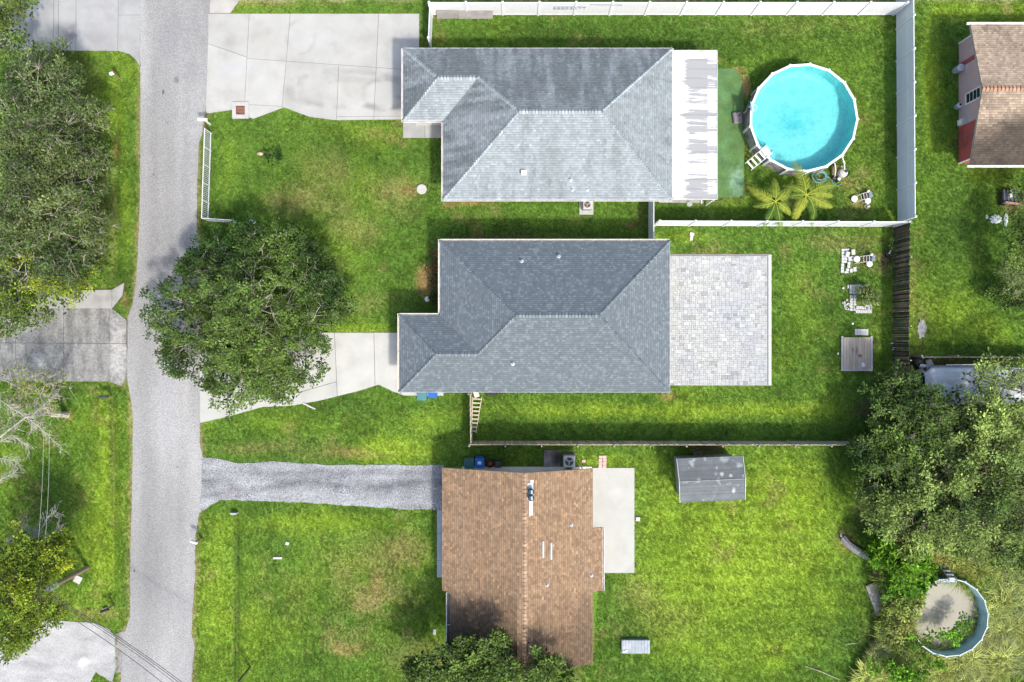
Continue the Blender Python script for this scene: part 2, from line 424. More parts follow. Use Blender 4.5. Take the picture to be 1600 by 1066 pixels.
DRY = [(590, 900, 95, 90, .62), (545, 1000, 60, 25, .75), (540, 1018, 34, 10, .9), (640, 850, 40, 40, .5), (575, 945, 30, 30, .75), (450, 920, 60, 60, .3), (525, 420, 30, 26, .5), (600, 470, 80, 24, .45), (1040, 970, 70, 40, .35), (1000, 930, 50, 50, .5), (500, 255, 60, 36, .3),
       (470, 310, 60, 34, .65), (620, 300, 70, 50, .5), (560, 360, 60, 40, .5), (410, 380, 40, 16, .5), (520, 300, 40, 60, .4), (1330, 380, 60, 20, .4), (1345, 315, 30, 36, .45), (1310, 290, 34, 18, .45), (1575, 15, 12, 14, .9), (1380, 402, 16, 10, .9), (1350, 418, 40, 14, .35),
       (155, 330, 14, 130, .6), (176, 340, 8, 110, .45), (180, 230, 6, 34, .9), (176, 620, 12, 8, .2), (420, 700, 90, 14, .55), (560, 712, 110, 9, .6), (1320, 845, 24, 20, .5), (1570, 560, 60, 10, .3), (900, 342, 22, 8, .4), (1100, 316, 60, 5, .6), (740, 318, 50, 6, .7), (1470, 620, 200, 90, .1),
       (1480, 950, 160, 130, .1), (1045, 620, 18, 12, .7), (470, 5, 200, 8, .4), (195, 470, 14, 26, .9), (318, 190, 8, 24, .9), (312, 300, 5, 90, .8), (1440, 500, 14, 60, .4), (150, 960, 50, 12, .6), (1360, 500, 10, 60, .2), (1340, 470, 40, 8, .2), (1416, 180, 5, 170, .6), (1426, 450, 6, 90, .5), (380, 240, 8, 8, .3), (1290, 380, 70, 14, .2), (1230, 40, 200, 18, .25), (100, 1006, 100, 5, .3)]
DIRT = [(1148, 112, 24, 10, .9), (1165, 135, 8, 24, .9), (1120, 94, 10, 6, .7), (665, 432, 17, 34, .8), (700, 322, 14, 6, .7), (740, 317, 50, 5, .5), (985, 352, 12, 8, .8), (1045, 620, 16, 10, .5), (1340, 318, 24, 24, .35), (1325, 285, 14, 10, .5), (1365, 400, 22, 8, .4), (106, 650, 12, 12, .5), (180, 232, 5, 22, .6), (194, 470, 8, 18, .6), (190, 592, 6, 20, .5), (545, 1012, 40, 14, .35), (590, 905, 16, 30, .35), (650, 880, 12, 20, .3), (640, 296, 22, 14, .5), (1325, 850, 16, 14, .6), (540, 705, 40, 8, .4)]
SOIL = [(174, 700, 3, 130, .6), (182, 240, 5, 26, .8), (181, 215, 4, 10, .6), (368, 850, 2.5, 50, .5), (367, 940, 2.5, 60, .4), (1383, 408, 9, 12, .95), (680, 420, 14, 60, .7), (1100, 700, 38, 10, 1), (1370, 640, 60, 20, .7), (1420, 760, 90, 110, .95), (1530, 720, 90, 140, .95), (1400, 990, 60, 70, .5), (1320, 838, 14, 12, .7), (100, 260, 74, 200, .9), (30, 440, 80, 60, .8), (1580, 320, 26, 30, .8), (1250, 312, 60, 14, .5), (395, 500, 60, 50, .6), (1480, 570, 80, 14, .9), (1440, 590, 60, 30, .9), (50, 930, 60, 60, .6), (1030, 345, 10, 20, .3), (1000, 340, 10, 25, .4), (820, 371, 180, 6, .5), (745, 650, 6, 30, .3), (655, 1030, 60, 40, .5), (985, 353, 10, 7, .6)]
road_mid = None
def edge_dist(x, y):
    """distance to either edge of the road"""
    d = np.full(len(x), 99.0)
    for chain in (PP(ROADL), PP(ROADR)):
        for a, b in zip(chain[:-1], chain[1:]):
            m = (y < max(a.y, b.y) + 1.5) & (y > min(a.y, b.y) - 1.5)
            if not m.any(): continue
            dx, dy = b.x - a.x, b.y - a.y; t = np.clip(((x[m] - a.x) * dx + (y[m] - a.y) * dy) / (dx * dx + dy * dy), 0, 1)
            d[m] = np.minimum(d[m], np.hypot(x[m] - a.x - t * dx, y[m] - a.y - t * dy))
    return d
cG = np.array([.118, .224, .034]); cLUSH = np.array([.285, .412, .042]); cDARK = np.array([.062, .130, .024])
cDRY = np.array([.280, .225, .095]); cDIRT = np.array([.34, .205, .095]); cSOIL = np.array([.115, .085, .050]); cSAND = np.array([.42, .34, .22]); cPALE = np.array([.30, .30, .16])
def lawn(x, y):
    """(colour, how bare) of the ground at x, y"""
    x = np.asarray(x, dtype=float); y = np.asarray(y, dtype=float)
    mixv = lambda c, k, f: c * (1 - f[:, None]) + k * f[:, None]
    c = np.tile(cG, (len(x), 1))
    n1 = fbm(x, y, 7, 11); n2 = fbm(x, y, 2.2, 12); n3 = fbm(x, y, .7, 13)
    c = mixv(c, cLUSH, sstep(.45, .8, n1 * .6 + n2 * .4) * .55)
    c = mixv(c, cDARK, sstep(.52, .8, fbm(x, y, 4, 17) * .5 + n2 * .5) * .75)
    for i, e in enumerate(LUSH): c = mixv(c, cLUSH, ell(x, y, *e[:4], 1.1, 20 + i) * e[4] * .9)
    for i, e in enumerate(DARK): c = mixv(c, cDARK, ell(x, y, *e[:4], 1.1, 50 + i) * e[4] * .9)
    bare = np.zeros(len(x))
    for i, e in enumerate(DRY):
        w = ell(x, y, *e[:4], 1.0, 80 + i) * e[4] * .8 * sstep(.25, .62, n3 * .5 + n2 * .5)
        c = mixv(c, cDRY, w); bare = np.maximum(bare, w * .8)
    w = sstep(.58, .78, fbm(x, y, 1.3, 31)) * sstep(.42, .6, fbm(x, y, 6, 33)) * .40
    c = mixv(c, cDRY, w); bare = np.maximum(bare, w * .4)
    for i, e in enumerate(DIRT):
        w = ell(x, y, *e[:4], 1.0, 160 + i) * e[4]; c = mixv(c, cDIRT, w); bare = np.maximum(bare, w * .9)
    for i, e in enumerate(SOIL):
        w = ell(x, y, *e[:4], .9, 120 + i) * e[4]; c = mixv(c, cSOIL, w); bare = np.maximum(bare, w)
    d = edge_dist(x, y) + (fbm(x, y, 1.1, 41) - .5) * .5
    w = sstep(.42, .02, d) * .7
    c = mixv(c, cDRY * .95 + .02, w); bare = np.maximum(bare, w * .85)
    yn = P(0, 3).y; w = sstep(yn - .15, yn + .5, y + (n2 - .5) * .8) * (x > P(330, 0).x) * (y < P(0, -70).y); c = mixv(c, cSAND, w * .9); bare = np.maximum(bare, w * .9)
    mow = (x > P(1000, 0).x) & (x < P(1350, 0).x) & (y < P(0, 700).y)     # mower stripes on the big back lawn
    c = c * (1 + .07 * np.where(mow, np.sin(y * 2 * math.pi / 1.1 + .6 * (n1 - .5) * 6), 0))[:, None]
    c = c * (.86 + .28 * n3)[:, None]
    return c, bare
def swale(x, y):
    """the shallow ditches beside the road"""
    z = np.zeros(len(x))
    for px, y0, y1, dep in ((180, 120, 430, .18), (176, 640, 940, .16), (367, 812, 1400, .30)):
        cx = (px - 800) / S; a = (533 - y1) / S; b = (533 - y0) / S
        z -= dep * np.exp(-((x - cx) / .27) ** 2) * sstep(a - .2, a + 1, y) * sstep(b + .2, b - 1, y)
    return z

gx = np.concatenate([[-700, -300, -120, -60, -42], np.arange(-36.5, 36.51, .22), [42, 60, 120, 300, 700]])
gy = np.concatenate([[-700, -300, -120, -60, -34], np.arange(-25, 25.01, .22), [34, 60, 120, 300, 700]])
GX, GY = np.meshgrid(gx, gy); nx, ny = len(gx), len(gy)
X = GX.ravel(); Y = GY.ravel()
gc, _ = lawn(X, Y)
Z = swale(X, Y) + (fbm(X, Y, 1.6, 5) - .5) * .03 - .015
I = np.arange(nx * ny).reshape(ny, nx)
F = np.stack([I[:-1, :-1], I[:-1, 1:], I[1:, 1:], I[1:, :-1]], axis=-1).reshape(-1, 4)
m = bpy.data.materials.new('lawn_soil'); m.use_nodes = True
nt = m.node_tree; b = nt.nodes['Principled BSDF']
at = nt.nodes.new('ShaderNodeAttribute'); at.attribute_name = 'gcol'
geo = nt.nodes.new('ShaderNodeNewGeometry'); nz = nt.nodes.new('ShaderNodeTexNoise'); nz.inputs['Scale'].default_value = 9; nz.inputs['Detail'].default_value = 6
nt.links.new(geo.outputs['Position'], nz.inputs['Vector'])
mr = nt.nodes.new('ShaderNodeMapRange'); mr.inputs[1].default_value = .3; mr.inputs[2].default_value = .7; mr.inputs[3].default_value = .55; mr.inputs[4].default_value = 1.35
nt.links.new(nz.outputs[0], mr.inputs[0])
sc_ = nt.nodes.new('ShaderNodeVectorMath'); sc_.operation = 'SCALE'; nt.links.new(at.outputs['Color'], sc_.inputs[0]); nt.links.new(mr.outputs[0], sc_.inputs['Scale'])
nt.links.new(sc_.outputs[0], b.inputs['Base Color']); b.inputs['Roughness'].default_value = .95; b.inputs['Specular IOR Level'].default_value = .1
bmp = nt.nodes.new('ShaderNodeBump'); bmp.inputs['Distance'].default_value = .03; nt.links.new(nz.outputs[0], bmp.inputs['Height']); nt.links.new(bmp.outputs[0], b.inputs['Normal'])
ground = np_mesh('ground', np.stack([X, Y, Z], 1), F, {'gcol': ('POINT', 'FLOAT_COLOR', np.concatenate([gc, np.ones((len(gc), 1))], 1))}, [m], smooth=True)
tag(ground, kind='structure')

# ------------------------------------------------------------------ road, gravel, concrete
M_road = pmat('chip_seal_asphalt', (.318, .322, .318), .95, .12, .5, .012, 45, base2=(.248, .250, .248), s2=.35, t2=(.40, .66), fine=.30, fscale=16, stretch=(1, .22, 1),
              spots=[(P(255, 145).x, P(255, 145).y, .10, .28, (.08, .08, .085), .9), (P(277, 125).x, P(277, 125).y, .22, .35, (.12, .12, .125), .6), (P(262, 192).x, P(262, 192).y, .12, .18, (.15, .15, .155), .7), (P(268, 60).x, P(268, 60).y, .9, 1.3, (.25, .25, .27), .45), (P(262, 600).x, P(262, 600).y, .8, 5, (.28, .285, .30), .5), (P(240, 300).x, P(240, 300).y, .45, 14, (.215, .22, .225), .45), (P(292, 300).x, P(292, 300).y, .4, 13, (.215, .22, .225), .4), (P(230, 800).x, P(230, 800).y, .4, 12, (.24, .245, .25), .4), (P(283, 860).x, P(283, 860).y, .4, 10, (.24, .245, .25), .4), (P(322, 750).x, P(322, 750).y, .25, 1.2, (.17, .17, .175), .7), (P(300, 110).x, P(300, 110).y, .5, .9, (.22, .22, .225), .5), (P(250, 420).x, P(250, 420).y, .7, .9, (.24, .24, .245), .5), (P(240, 273).x, P(240, 273).y, .12, .15, (.14, .14, .145), .7), (P(229, 730).x, P(229, 730).y, .1, .1, (.12, .12, .125), .8), (P(277, 730).x, P(277, 730).y, .1, .1, (.14, .14, .145), .7), (P(210, 892).x, P(210, 892).y, .08, .1, (.05, .05, .055), .9)])
def sheet(name, poly, z0, z1, mat, kind='structure'):
    o = MB().prism(poly, z0, z1).build(name, mat)
    return tag(o, kind=kind)
sheet('road', road_poly, -.12, .020, M_road)
M_gravel = pmat('packed_gravel', (.32, .345, .355), .95, .18, 1.1, .03, 26, base2=(.15, .162, .185), s2=.8, t2=(.45, .60), fine=.30, fscale=13, stretch=(.3, 1.3, 1),
                spots=[(P(688, 762).x, P(688, 762).y, .8, 1.6, (.17, .185, .215), .8), (P(356, 768).x, P(356, 768).y, .9, .5, (.30, .29, .28), .6), (P(560, 758).x, P(560, 758).y, 6, .35, (.14, .155, .18), .6), (P(450, 745).x, P(450, 745).y, 3, .4, (.15, .165, .19), .6), (P(620, 752).x, P(620, 752).y, 3, .3, (.15, .165, .19), .6)])
sheet('gravel_driveway', gravel, -.12, .026, M_gravel)
M_oldasph = pmat('pale_old_asphalt', (.38, .385, .385), .95, .14, .9, .012, 30, base2=(.28, .285, .29), s2=.7, t2=(.5, .7), fine=.2, fscale=14, stretch=(.7, 1.4, 1), spots=[(P(132, 1035).x, P(132, 1035).y, .4, .4, (.62, .62, .6), .9), (P(187, 1015).x, P(187, 1015).y, .35, 2, (.26, .25, .24), .6)])
sheet('asphalt_driveway', drive_sw, -.12, .030, M_oldasph)
sheet('asphalt_apron', PP([(179, 992), (192, 986), (189, 1050), (176, 1052)]), -.1, .026, pmat('worn_asphalt_joint', (.27, .26, .25), .95, .2, 2, .01))

def clip(poly, p, n, off):
    """the part of poly with (q - p).n > off"""
    out = []
    for i in range(len(poly)):
        a = poly[i]; b = poly[(i + 1) % len(poly)]
        da = (a[0] - p[0]) * n[0] + (a[1] - p[1]) * n[1] - off; db = (b[0] - p[0]) * n[0] + (b[1] - p[1]) * n[1] - off
        if da >= 0: out.append(a)
        if da * db < 0:
            t = da / (da - db); out.append((a[0] + (b[0] - a[0]) * t, a[1] + (b[1] - a[1]) * t))
    return out
def area(p): return abs(sum(p[i][0] * p[(i + 1) % len(p)][1] - p[(i + 1) % len(p)][0] * p[i][1] for i in range(len(p)))) / 2
def slabs(name, poly, cuts, z, mat, mbase, gap=.022, zb=-.12, kind='structure'):
    """a paved place: a bed with recessed joints, each slab an object of its own; a cut is (p, q) or (p, q, test) in pixels"""
    base = MB().prism(poly, zb, z - .03).build(name, mbase); tag(base, kind=kind)
    pieces = [[(q[0], q[1]) for q in poly]]
    for c in cuts:
        a = P(*c[0]); b_ = P(*c[1]); d = (b_ - a).normalized(); n = (-d.y, d.x); nxt = []
        for pc in pieces:
            cx = sum(q[0] for q in pc) / len(pc) * S + 800; cy = 533 - sum(q[1] for q in pc) / len(pc) * S
            if len(c) > 2 and not c[2](cx, cy): nxt.append(pc); continue
            for s in (1, -1):
                r = clip(pc, (a.x, a.y), (n[0] * s, n[1] * s), gap / 2)
                if len(r) > 2 and area(r) > .02: nxt.append(r)
        pieces = nxt
    for pc in pieces:
        mb = MB(); t = random.uniform(.93, 1.05); e = .0015 * random.random()
        mb.prism(pc, z - .08, z + e, tone=t); mb.build('slab', mat, base)
    return base
M_joint = pmat('joint_dirt', (.10, .095, .085), .95, .2, 6)
_s = lambda px, py, rx, ry, c, w: (P(px, py).x, P(px, py).y, rx / S, ry / S, c, w)
M_conc = pmat('light_concrete', (.405, .408, .385), .9, .07, .9, .004, 50, tone=True, base2=(.335, .325, .295), s2=.55, t2=(.52, .75), fine=.07, fscale=22,
              spots=[_s(545, 140, 90, 28, (.22, .22, .22), -.65), _s(600, 148, 34, 24, (.22, .22, .22), -.6), _s(470, 58, 22, 26, (.24, .24, .24), -.4), _s(560, 125, 50, 8, (.30, .29, .27), .6), _s(600, 60, 50, 14, (.34, .33, .31), .5), _s(420, 60, 40, 20, (.36, .35, .32), .4), _s(360, 150, 30, 14, (.33, .32, .30), .5), _s(480, 150, 40, 12, (.35, .34, .31), .4), _s(545, 110, 70, 12, (.34, .34, .335), .4), _s(640, 62, 20, 12, (.30, .30, .31), .5), _s(370, 105, 40, 18, (.40, .40, .41), .45), _s(618, 100, 18, 14, (.38, .38, .38), .5), _s(500, 62, 60, 16, (.45, .45, .45), .3), _s(615, 560, 14, 40, (.40, .39, .36), .5)])
slabs('concrete_driveway', drive_n, [((454, 22), (441, 168)), ((390, 22), (381, 190), lambda x, y: x < 441), ((326, 69), (395, 93), lambda x, y: x < 388), ((388, 92), (632, 109), lambda x, y: x > 388),
      ((533, 22), (526, 190), lambda x, y: x > 450 and y > 95), ((592, 22), (584, 190), lambda x, y: x > 520), ((326, 160), (441, 167), lambda x, y: 388 < x < 441 and y > 120), ((523, 183), (632, 182), lambda x, y: y > 110 and x > 530)], .045, M_conc, M_joint)
M_conc2 = pmat('white_concrete', (.450, .460, .430), .9, .05, 1.2, .004, 50, tone=True, base2=(.40, .395, .37), s2=.8, t2=(.5, .75), fine=.05, fscale=22,
               spots=[_s(965, 770, 14, 10, (.50, .50, .47), .5), _s(957, 840, 8, 30, (.48, .475, .45), .4), _s(600, 535, 24, 10, (.52, .51, .47), .5), _s(610, 570, 16, 40, (.50, .49, .46), .5)])
slabs('curved_driveway', drive_c, [((584, 500), (587, 640)), ((522, 500), (529, 660)), ((452, 500), (453, 680)), ((392, 500), (394, 680)), ((496, 605), (524, 597), lambda x, y: 453 < x < 529 and y > 560)], .042, M_conc2, M_joint, .03)
slabs('side_walk', walk_c, [((660, 600), (660, 630))], .050, M_conc2, M_joint)
M_conc3 = pmat('stained_concrete', (.285, .290, .278), .92, .14, .8, .005, 40, tone=True, base2=(.155, .155, .152), s2=.8, t2=(.38, .60), fine=.26, fscale=7, stretch=(2.4, .7, 1),
               spots=[_s(185, 545, 16, 60, (.38, .378, .365), .9), _s(60, 570, 14, 22, (.40, .40, .39), .7), _s(95, 580, 60, 10, (.17, .17, .175), .5)])
slabs('stained_driveway', drive_m, [((-300, 534), (200, 537), lambda x, y: x < 180), ((100, 470), (100, 610)), ((25, 470), (26, 610)), ((171, 470), (171, 610)), ((-60, 470), (-60, 610)), ((-150, 470), (-150, 610))], .046, M_conc3, M_joint, .03)
slabs('culvert_apron', apron_m, [((176, 440), (176, 490)), ((100, 440), (100, 490))], .085, pmat('grey_culvert_concrete', (.36, .36, .35), .92, .15, 1.2, .005, 40, tone=True, base2=(.24, .24, .23), s2=1.2), M_joint, .03)
M_conc4 = pmat('grey_driveway_concrete', (.365, .375, .368), .92, .08, .9, .004, 50, tone=True, base2=(.30, .30, .31), s2=.6, t2=(.45, .7), fine=.08, fscale=20, spots=[_s(111, 57, 10, 7, (.16, .165, .17), .9), _s(160, 40, 40, 40, (.33, .33, .34), .4)])
slabs('corner_driveway', drive_nw, [((84, -50), (84, 90)), ((92, -50), (92, 90)), ((120, -50), (119, 90)), ((186, -50), (184, 110)), ((184, 24), (219, 24), lambda x, y: x > 186)], .044, M_conc4, M_joint, .025)
slabs('corner_parking', drive_nw2, [((-40, -50), (-40, 90)), ((20, -50), (20, 90)), ((-140, -50), (-140, 90))], .048, M_conc4, M_joint, .025)
slabs('north_driveway', drive_n2, [], .034, pmat('dusty_concrete', (.40, .385, .36), .95, .12, 1, .006, tone=True, base2=(.3, .29, .27)), M_joint)
slabs('back_slab', slab3, [], .055, M_conc2, M_joint)
slabs('front_walk', walk3, [((680, 833), (700, 833)), ((680, 876), (700, 876))], .05, pmat('bluish_walk_concrete', (.37, .42, .48), .9, .08, 1.5, .004, tone=True), M_joint, .03)
M_porch = pmat('porch_concrete', (.345, .352, .338), .9, .08, 1.5, .004, tone=True, base2=(.40, .395, .38), s2=1.1)
slabs('porch_slab', slab1, [((664, 180), (664, 230))], .06, M_porch, M_joint)
slabs('entry_slab', slab2, [], .06, M_porch, M_joint)
tag(MB().prism(turf_pad, -.1, .035).build('green_patio', pmat('green_painted_concrete', (.085, .175, .050), .9, .24, 1.3, .006, 30, base2=(.085, .19, .075), s2=1.0, t2=(.5, .7), fine=.16, fscale=10, spots=[_s(1150, 285, 14, 28, (.21, .36, .24), .7), _s(1140, 175, 12, 8, (.05, .16, .05), .5)])), kind='structure')

# paver patio behind the dark-roofed house: pieces laid greedily on a 15.5 cm module
def paver_patio():
    z = .05
    M_pv = pmat('tumbled_paver', (.415, .428, .415), .88, .08, 5, .004, 60, tone=True, base2=(.37, .385, .395), s2=.35, t2=(.45, .6))
    base = MB().prism(patio, -.1, z - .025).build('paver_patio', pmat('paver_joint_sand', (.22, .21, .19), .95)); tag(base, kind='structure')
    a = P(1046, 602); b_ = P(1200, 398.5); cell = .135
    nx_ = int((b_.x - a.x) / cell); ny_ = int((b_.y - a.y) / cell)
    used = np.zeros((nx_, ny_), dtype=bool); pcs = []
    for i in range(nx_):
        for j in range(ny_):
            if used[i, j]: continue
            for (w, h) in random.sample([(2, 2), (1, 2), (2, 1), (2, 3), (3, 2), (1, 1), (1, 2), (2, 1)], 8) + [(1, 1)]:
                if i + w <= nx_ and j + h <= ny_ and not used[i:i + w, j:j + h].any():
                    used[i:i + w, j:j + h] = True; pcs.append((i, j, w, h)); break
    order = sorted(range(len(pcs)), key=lambda k: -pcs[k][2] * pcs[k][3] + random.random() * .01)
    single = set(order[:240]); cache = {}; rest = MB()
    def tone_():
        r = random.random()
        return random.uniform(.68, .82) if r < .06 else random.uniform(1.08, 1.2) if r < .2 else random.uniform(.90, 1.06)
    for k, (i, j, w, h) in enumerate(pcs):
        cx = a.x + (i + w / 2) * cell; cy = a.y + (j + h / 2) * cell; g = .008; t = tone_()
        if k in single:
            key = (w, h, round(t * 10))
            if key not in cache:
                me = MB().box((0, 0, 0), (w * cell - g, h * cell - g, .05), tone=t, bevel=.006).mesh('paver'); me.materials.append(M_pv); cache[key] = me
            o = bpy.data.objects.new('paver', cache[key]); COL.objects.link(o); o.parent = base; o.location = (cx, cy, z - .025 + random.uniform(-.002, .003))
        else: rest.box((cx, cy, z - .025 + random.uniform(-.002, .003)), (w * cell - g, h * cell - g, .05), tone=t, bevel=.006)
    tag(rest.build('small_pavers', M_pv, base), kind='stuff')
    # soldier course along the far edge, and the flush strip along the top
    me = MB().box((0, 0, 0), (.21, .30, .055), tone=1.3, bevel=.006).mesh('edge_paver'); me.materials.append(M_pv)
    n = 29; e = P(1202.6, 0).x
    for q in range(n):
        o = bpy.data.objects.new('edge_paver', me); COL.objects.link(o); o.parent = base
        o.location = (e, a.y + .15 + q * (b_.y - a.y - .3) / (n - 1), z - .022)
paver_patio()
# ------------------------------------------------------------------ roofs and houses
def shingle(mb, poly, tonefn, exposure=.145, wmin=.09, wmax=.24, thick=.016, seed=0):
    """wedge shaped shingles in courses over one roof slope, poly given in space"""
    poly = [Vector(p) for p in poly]
    n = Vector((0, 0, 0))
    for i in range(len(poly)): n += (poly[i] - poly[0]).cross(poly[(i + 1) % len(poly)] - poly[0])
    n.normalize()
    if n.z < 0: n = -n
    u = Vector((0, 0, 1)).cross(n).normalized(); v = n.cross(u)
    if v.z < 0: v = -v; u = -u
    o = poly[0]; q = [((p - o).dot(u), (p - o).dot(v)) for p in poly]
    v0 = min(p[1] for p in q); v1 = max(p[1] for p in q); row = 0; r = random.Random(seed)
    vv = v0 - .02
    while vv < v1:
        vm = min(max(vv + exposure / 2, v0 + .001), v1 - .001); xs = []
        for i in range(len(q)):
            (a0, a1), (b0, b1) = q[i], q[(i + 1) % len(q)]
            if (a1 > vm) != (b1 > vm): xs.append(a0 + (b0 - a0) * (vm - a1) / (b1 - a1))
        xs.sort()
        for k in range(0, len(xs) - 1, 2):
            x = xs[k] - r.random() * .1; first = True
            while x < xs[k + 1]:
                w = r.uniform(wmin, wmax); xa = max(x, xs[k]); xb = min(x + w, xs[k + 1])
                if xb - xa > .01:
                    t = thick * (1.0 if r.random() < .6 else .55)
                    P0 = o + u * (xa + .003) + v * vv; P1 = o + u * (xb - .003) + v * vv
                    P2 = o + u * (xb - .003) + v * min(vv + exposure + .01, v1); P3 = o + u * (xa + .003) + v * min(vv + exposure + .01, v1)
                    c = (P0 + P2) / 2; tn = tonefn(c.x, c.y, r)
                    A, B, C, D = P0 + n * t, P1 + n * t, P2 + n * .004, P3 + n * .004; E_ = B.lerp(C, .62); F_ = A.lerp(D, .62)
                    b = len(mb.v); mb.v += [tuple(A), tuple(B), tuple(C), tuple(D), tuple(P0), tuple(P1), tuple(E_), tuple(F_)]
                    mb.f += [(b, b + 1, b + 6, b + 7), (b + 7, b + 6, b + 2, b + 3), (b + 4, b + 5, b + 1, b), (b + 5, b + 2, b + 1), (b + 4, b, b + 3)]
                    mb.t += [tn * 1.06, tn * .78, tn * .8, tn * .8, tn * .8]; mb.m += [0] * 5  # upper strip toned dark like a printed band, drawing the courses' shadow lines
                x += w
        vv += exposure; row += 1

def ridge_caps(mb, a, b, na, nb, tonefn, w=.18, step=.20, lift=.045, seed=3):
    """cap pieces over a ridge or hip from a (low) to b (high); na, nb the outward directions of the two slopes (pointing down each slope)"""
    a = Vector(a); b = Vector(b); d = (b - a); L_ = d.length; d.normalize(); r = random.Random(seed); n = int(L_ / step)
    for i in range(n):
        p = a + d * (i * step); q = a + d * ((i + 1) * step - .05); up = Vector((0, 0, 1)); tn = tonefn(p.x, p.y, r) * r.uniform(.85, 1.2)
        for s in (na, nb):
            s = Vector(s)
            A = p + up * (lift + .022); B = p + s * w + up * (.034); C = q + s * w + up * .012; D = q + up * lift
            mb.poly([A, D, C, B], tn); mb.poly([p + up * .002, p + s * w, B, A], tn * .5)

def down(n_xy, pitch):
    """unit vector down a slope whose eave faces n_xy"""
    v = Vector((n_xy[0], n_xy[1], -pitch)); return v.normalized()

def gutter(parent, a, b, out, z, mat, w=.115, hang=.8, dark=None):
    """open channel along an eave, with straps"""
    a = Vector((a[0], a[1], z)); b = Vector((b[0], b[1], z)); o = Vector((out[0], out[1], 0)); d = (b - a).normalized()
    g = MB()
    def bar(off, ww, z0, z1):
        p = [a + o * off, b + o * off, b + o * (off + ww), a + o * (off + ww)]
        g.hexa([Vector((q.x, q.y, z + z0)) for q in p], [Vector((q.x, q.y, z + z1)) for q in p])
    bar(.004, w, -.12, -.105); bar(w - .012 + .004, .034, -.105, .008)
    for e in (a, b):
        s = d if e is a else -d
        p = [e + o * .006, e + s * .012 + o * .006, e + s * .012 + o * (w - .01), e + o * (w - .01)]
        g.hexa([Vector((q.x, q.y, z - .105)) for q in p], [Vector((q.x, q.y, z + .004)) for q in p])
    go = g.build('gutter', mat, parent)
    n = max(2, int((b - a).length / hang)); me = None
    for i in range(1, n):
        p = a + (b - a) * i / n
        if me is None:
            ax = abs(o.x) > .5
            me = MB().box((0, 0, 0), (w if ax else .022, .022 if ax else w, .012)).mesh('gutter_strap'); me.materials.append(mat)
        so = bpy.data.objects.new('gutter_strap', me); COL.objects.link(so); so.parent = go
        so.location = p + o * (w / 2 - .004) + Vector((0, 0, .012))
    return go

def window(parent, c, w, h, face, M_frame, M_glass, name='window', bars=(1, 1), deep=.05):
    """window in a wall; face is the outward unit direction (axis aligned), c the centre on the wall surface"""
    c = Vector(c); f = Vector((*face, 0)); s = Vector((-f.y, f.x, 0))
    def bx(mb, cu, cz, wu, hz, t, off):
        ctr = c + s * cu + Vector((0, 0, cz)) + f * off
        mb.box(ctr, (wu if abs(s.x) > .5 else t, wu if abs(s.y) > .5 else t, hz))
    fr = MB(); k = .07
    bx(fr, 0, h / 2 + k / 2, w + 2 * k, k, deep, .012); bx(fr, 0, -h / 2 - k / 2, w + 2 * k, k, deep + .03, .02)
    bx(fr, -w / 2 - k / 2, 0, k, h, deep, .012); bx(fr, w / 2 + k / 2, 0, k, h, deep, .012)
    root = fr.build(name, M_frame, parent)
    nxp, nyp = bars; pw = w / nxp; ph = h / nyp
    for i in range(nxp):
        for j in range(nyp):
            g = MB(); bx(g, -w / 2 + pw * (i + .5), -h / 2 + ph * (j + .5), pw - .03, ph - .03, .012, .006); g.build('pane', M_glass, root)
    mu = MB()
    for i in range(1, nxp): bx(mu, -w / 2 + pw * i, 0, .03, h, .03, .012)
    for j in range(1, nyp): bx(mu, 0, -h / 2 + ph * j, w, .03, .028, .012)
    if mu.v: mu.build('muntin', M_frame, root)
    return root

M_glass = pmat('dark_glass', (.02, .025, .03), .08, 0, spec=.6)
M_white = pmat('white_trim', (.78, .78, .76), .5, .04, 3)
M_cream = pmat('cream_trim', (.66, .62, .55), .55, .06, 3)
M_gutw = pmat('white_gutter', (.66, .65, .64), .45, .10, 2, base2=(.5, .45, .42), s2=1.2)
M_flash = pmat('galvanised_flashing', (.40, .44, .47), .45, .12, 4, metal=.2)
M_pipe = pmat('white_plastic_pipe', (.75, .75, .74), .4, .04)
M_black = pmat('black_plastic', (.018, .018, .02), .5, .2, 6)
M_door = pmat('door_paint', (.55, .55, .54), .5, .05)

def vent_pipe(parent, at, h=.35, r=.05, mat=None, name='vent_pipe', flash=True):
    mb = MB().cyl((at[0], at[1], at[2] - .15), (at[0], at[1], at[2] + h), r, n=12)
    o = mb.build(name, mat or M_pipe, parent)
    MB().cyl((at[0], at[1], at[2] + h + .001), (at[0], at[1], at[2] + h + .004), r * .72, n=10).build('pipe_opening', M_black, o)
    if flash: MB().lathe((at[0], at[1], at[2] - .1), [(r + .11, 0), (r + .09, .12), (r + .02, .16)], 12).build('pipe_boot', M_flash, o)
    return o

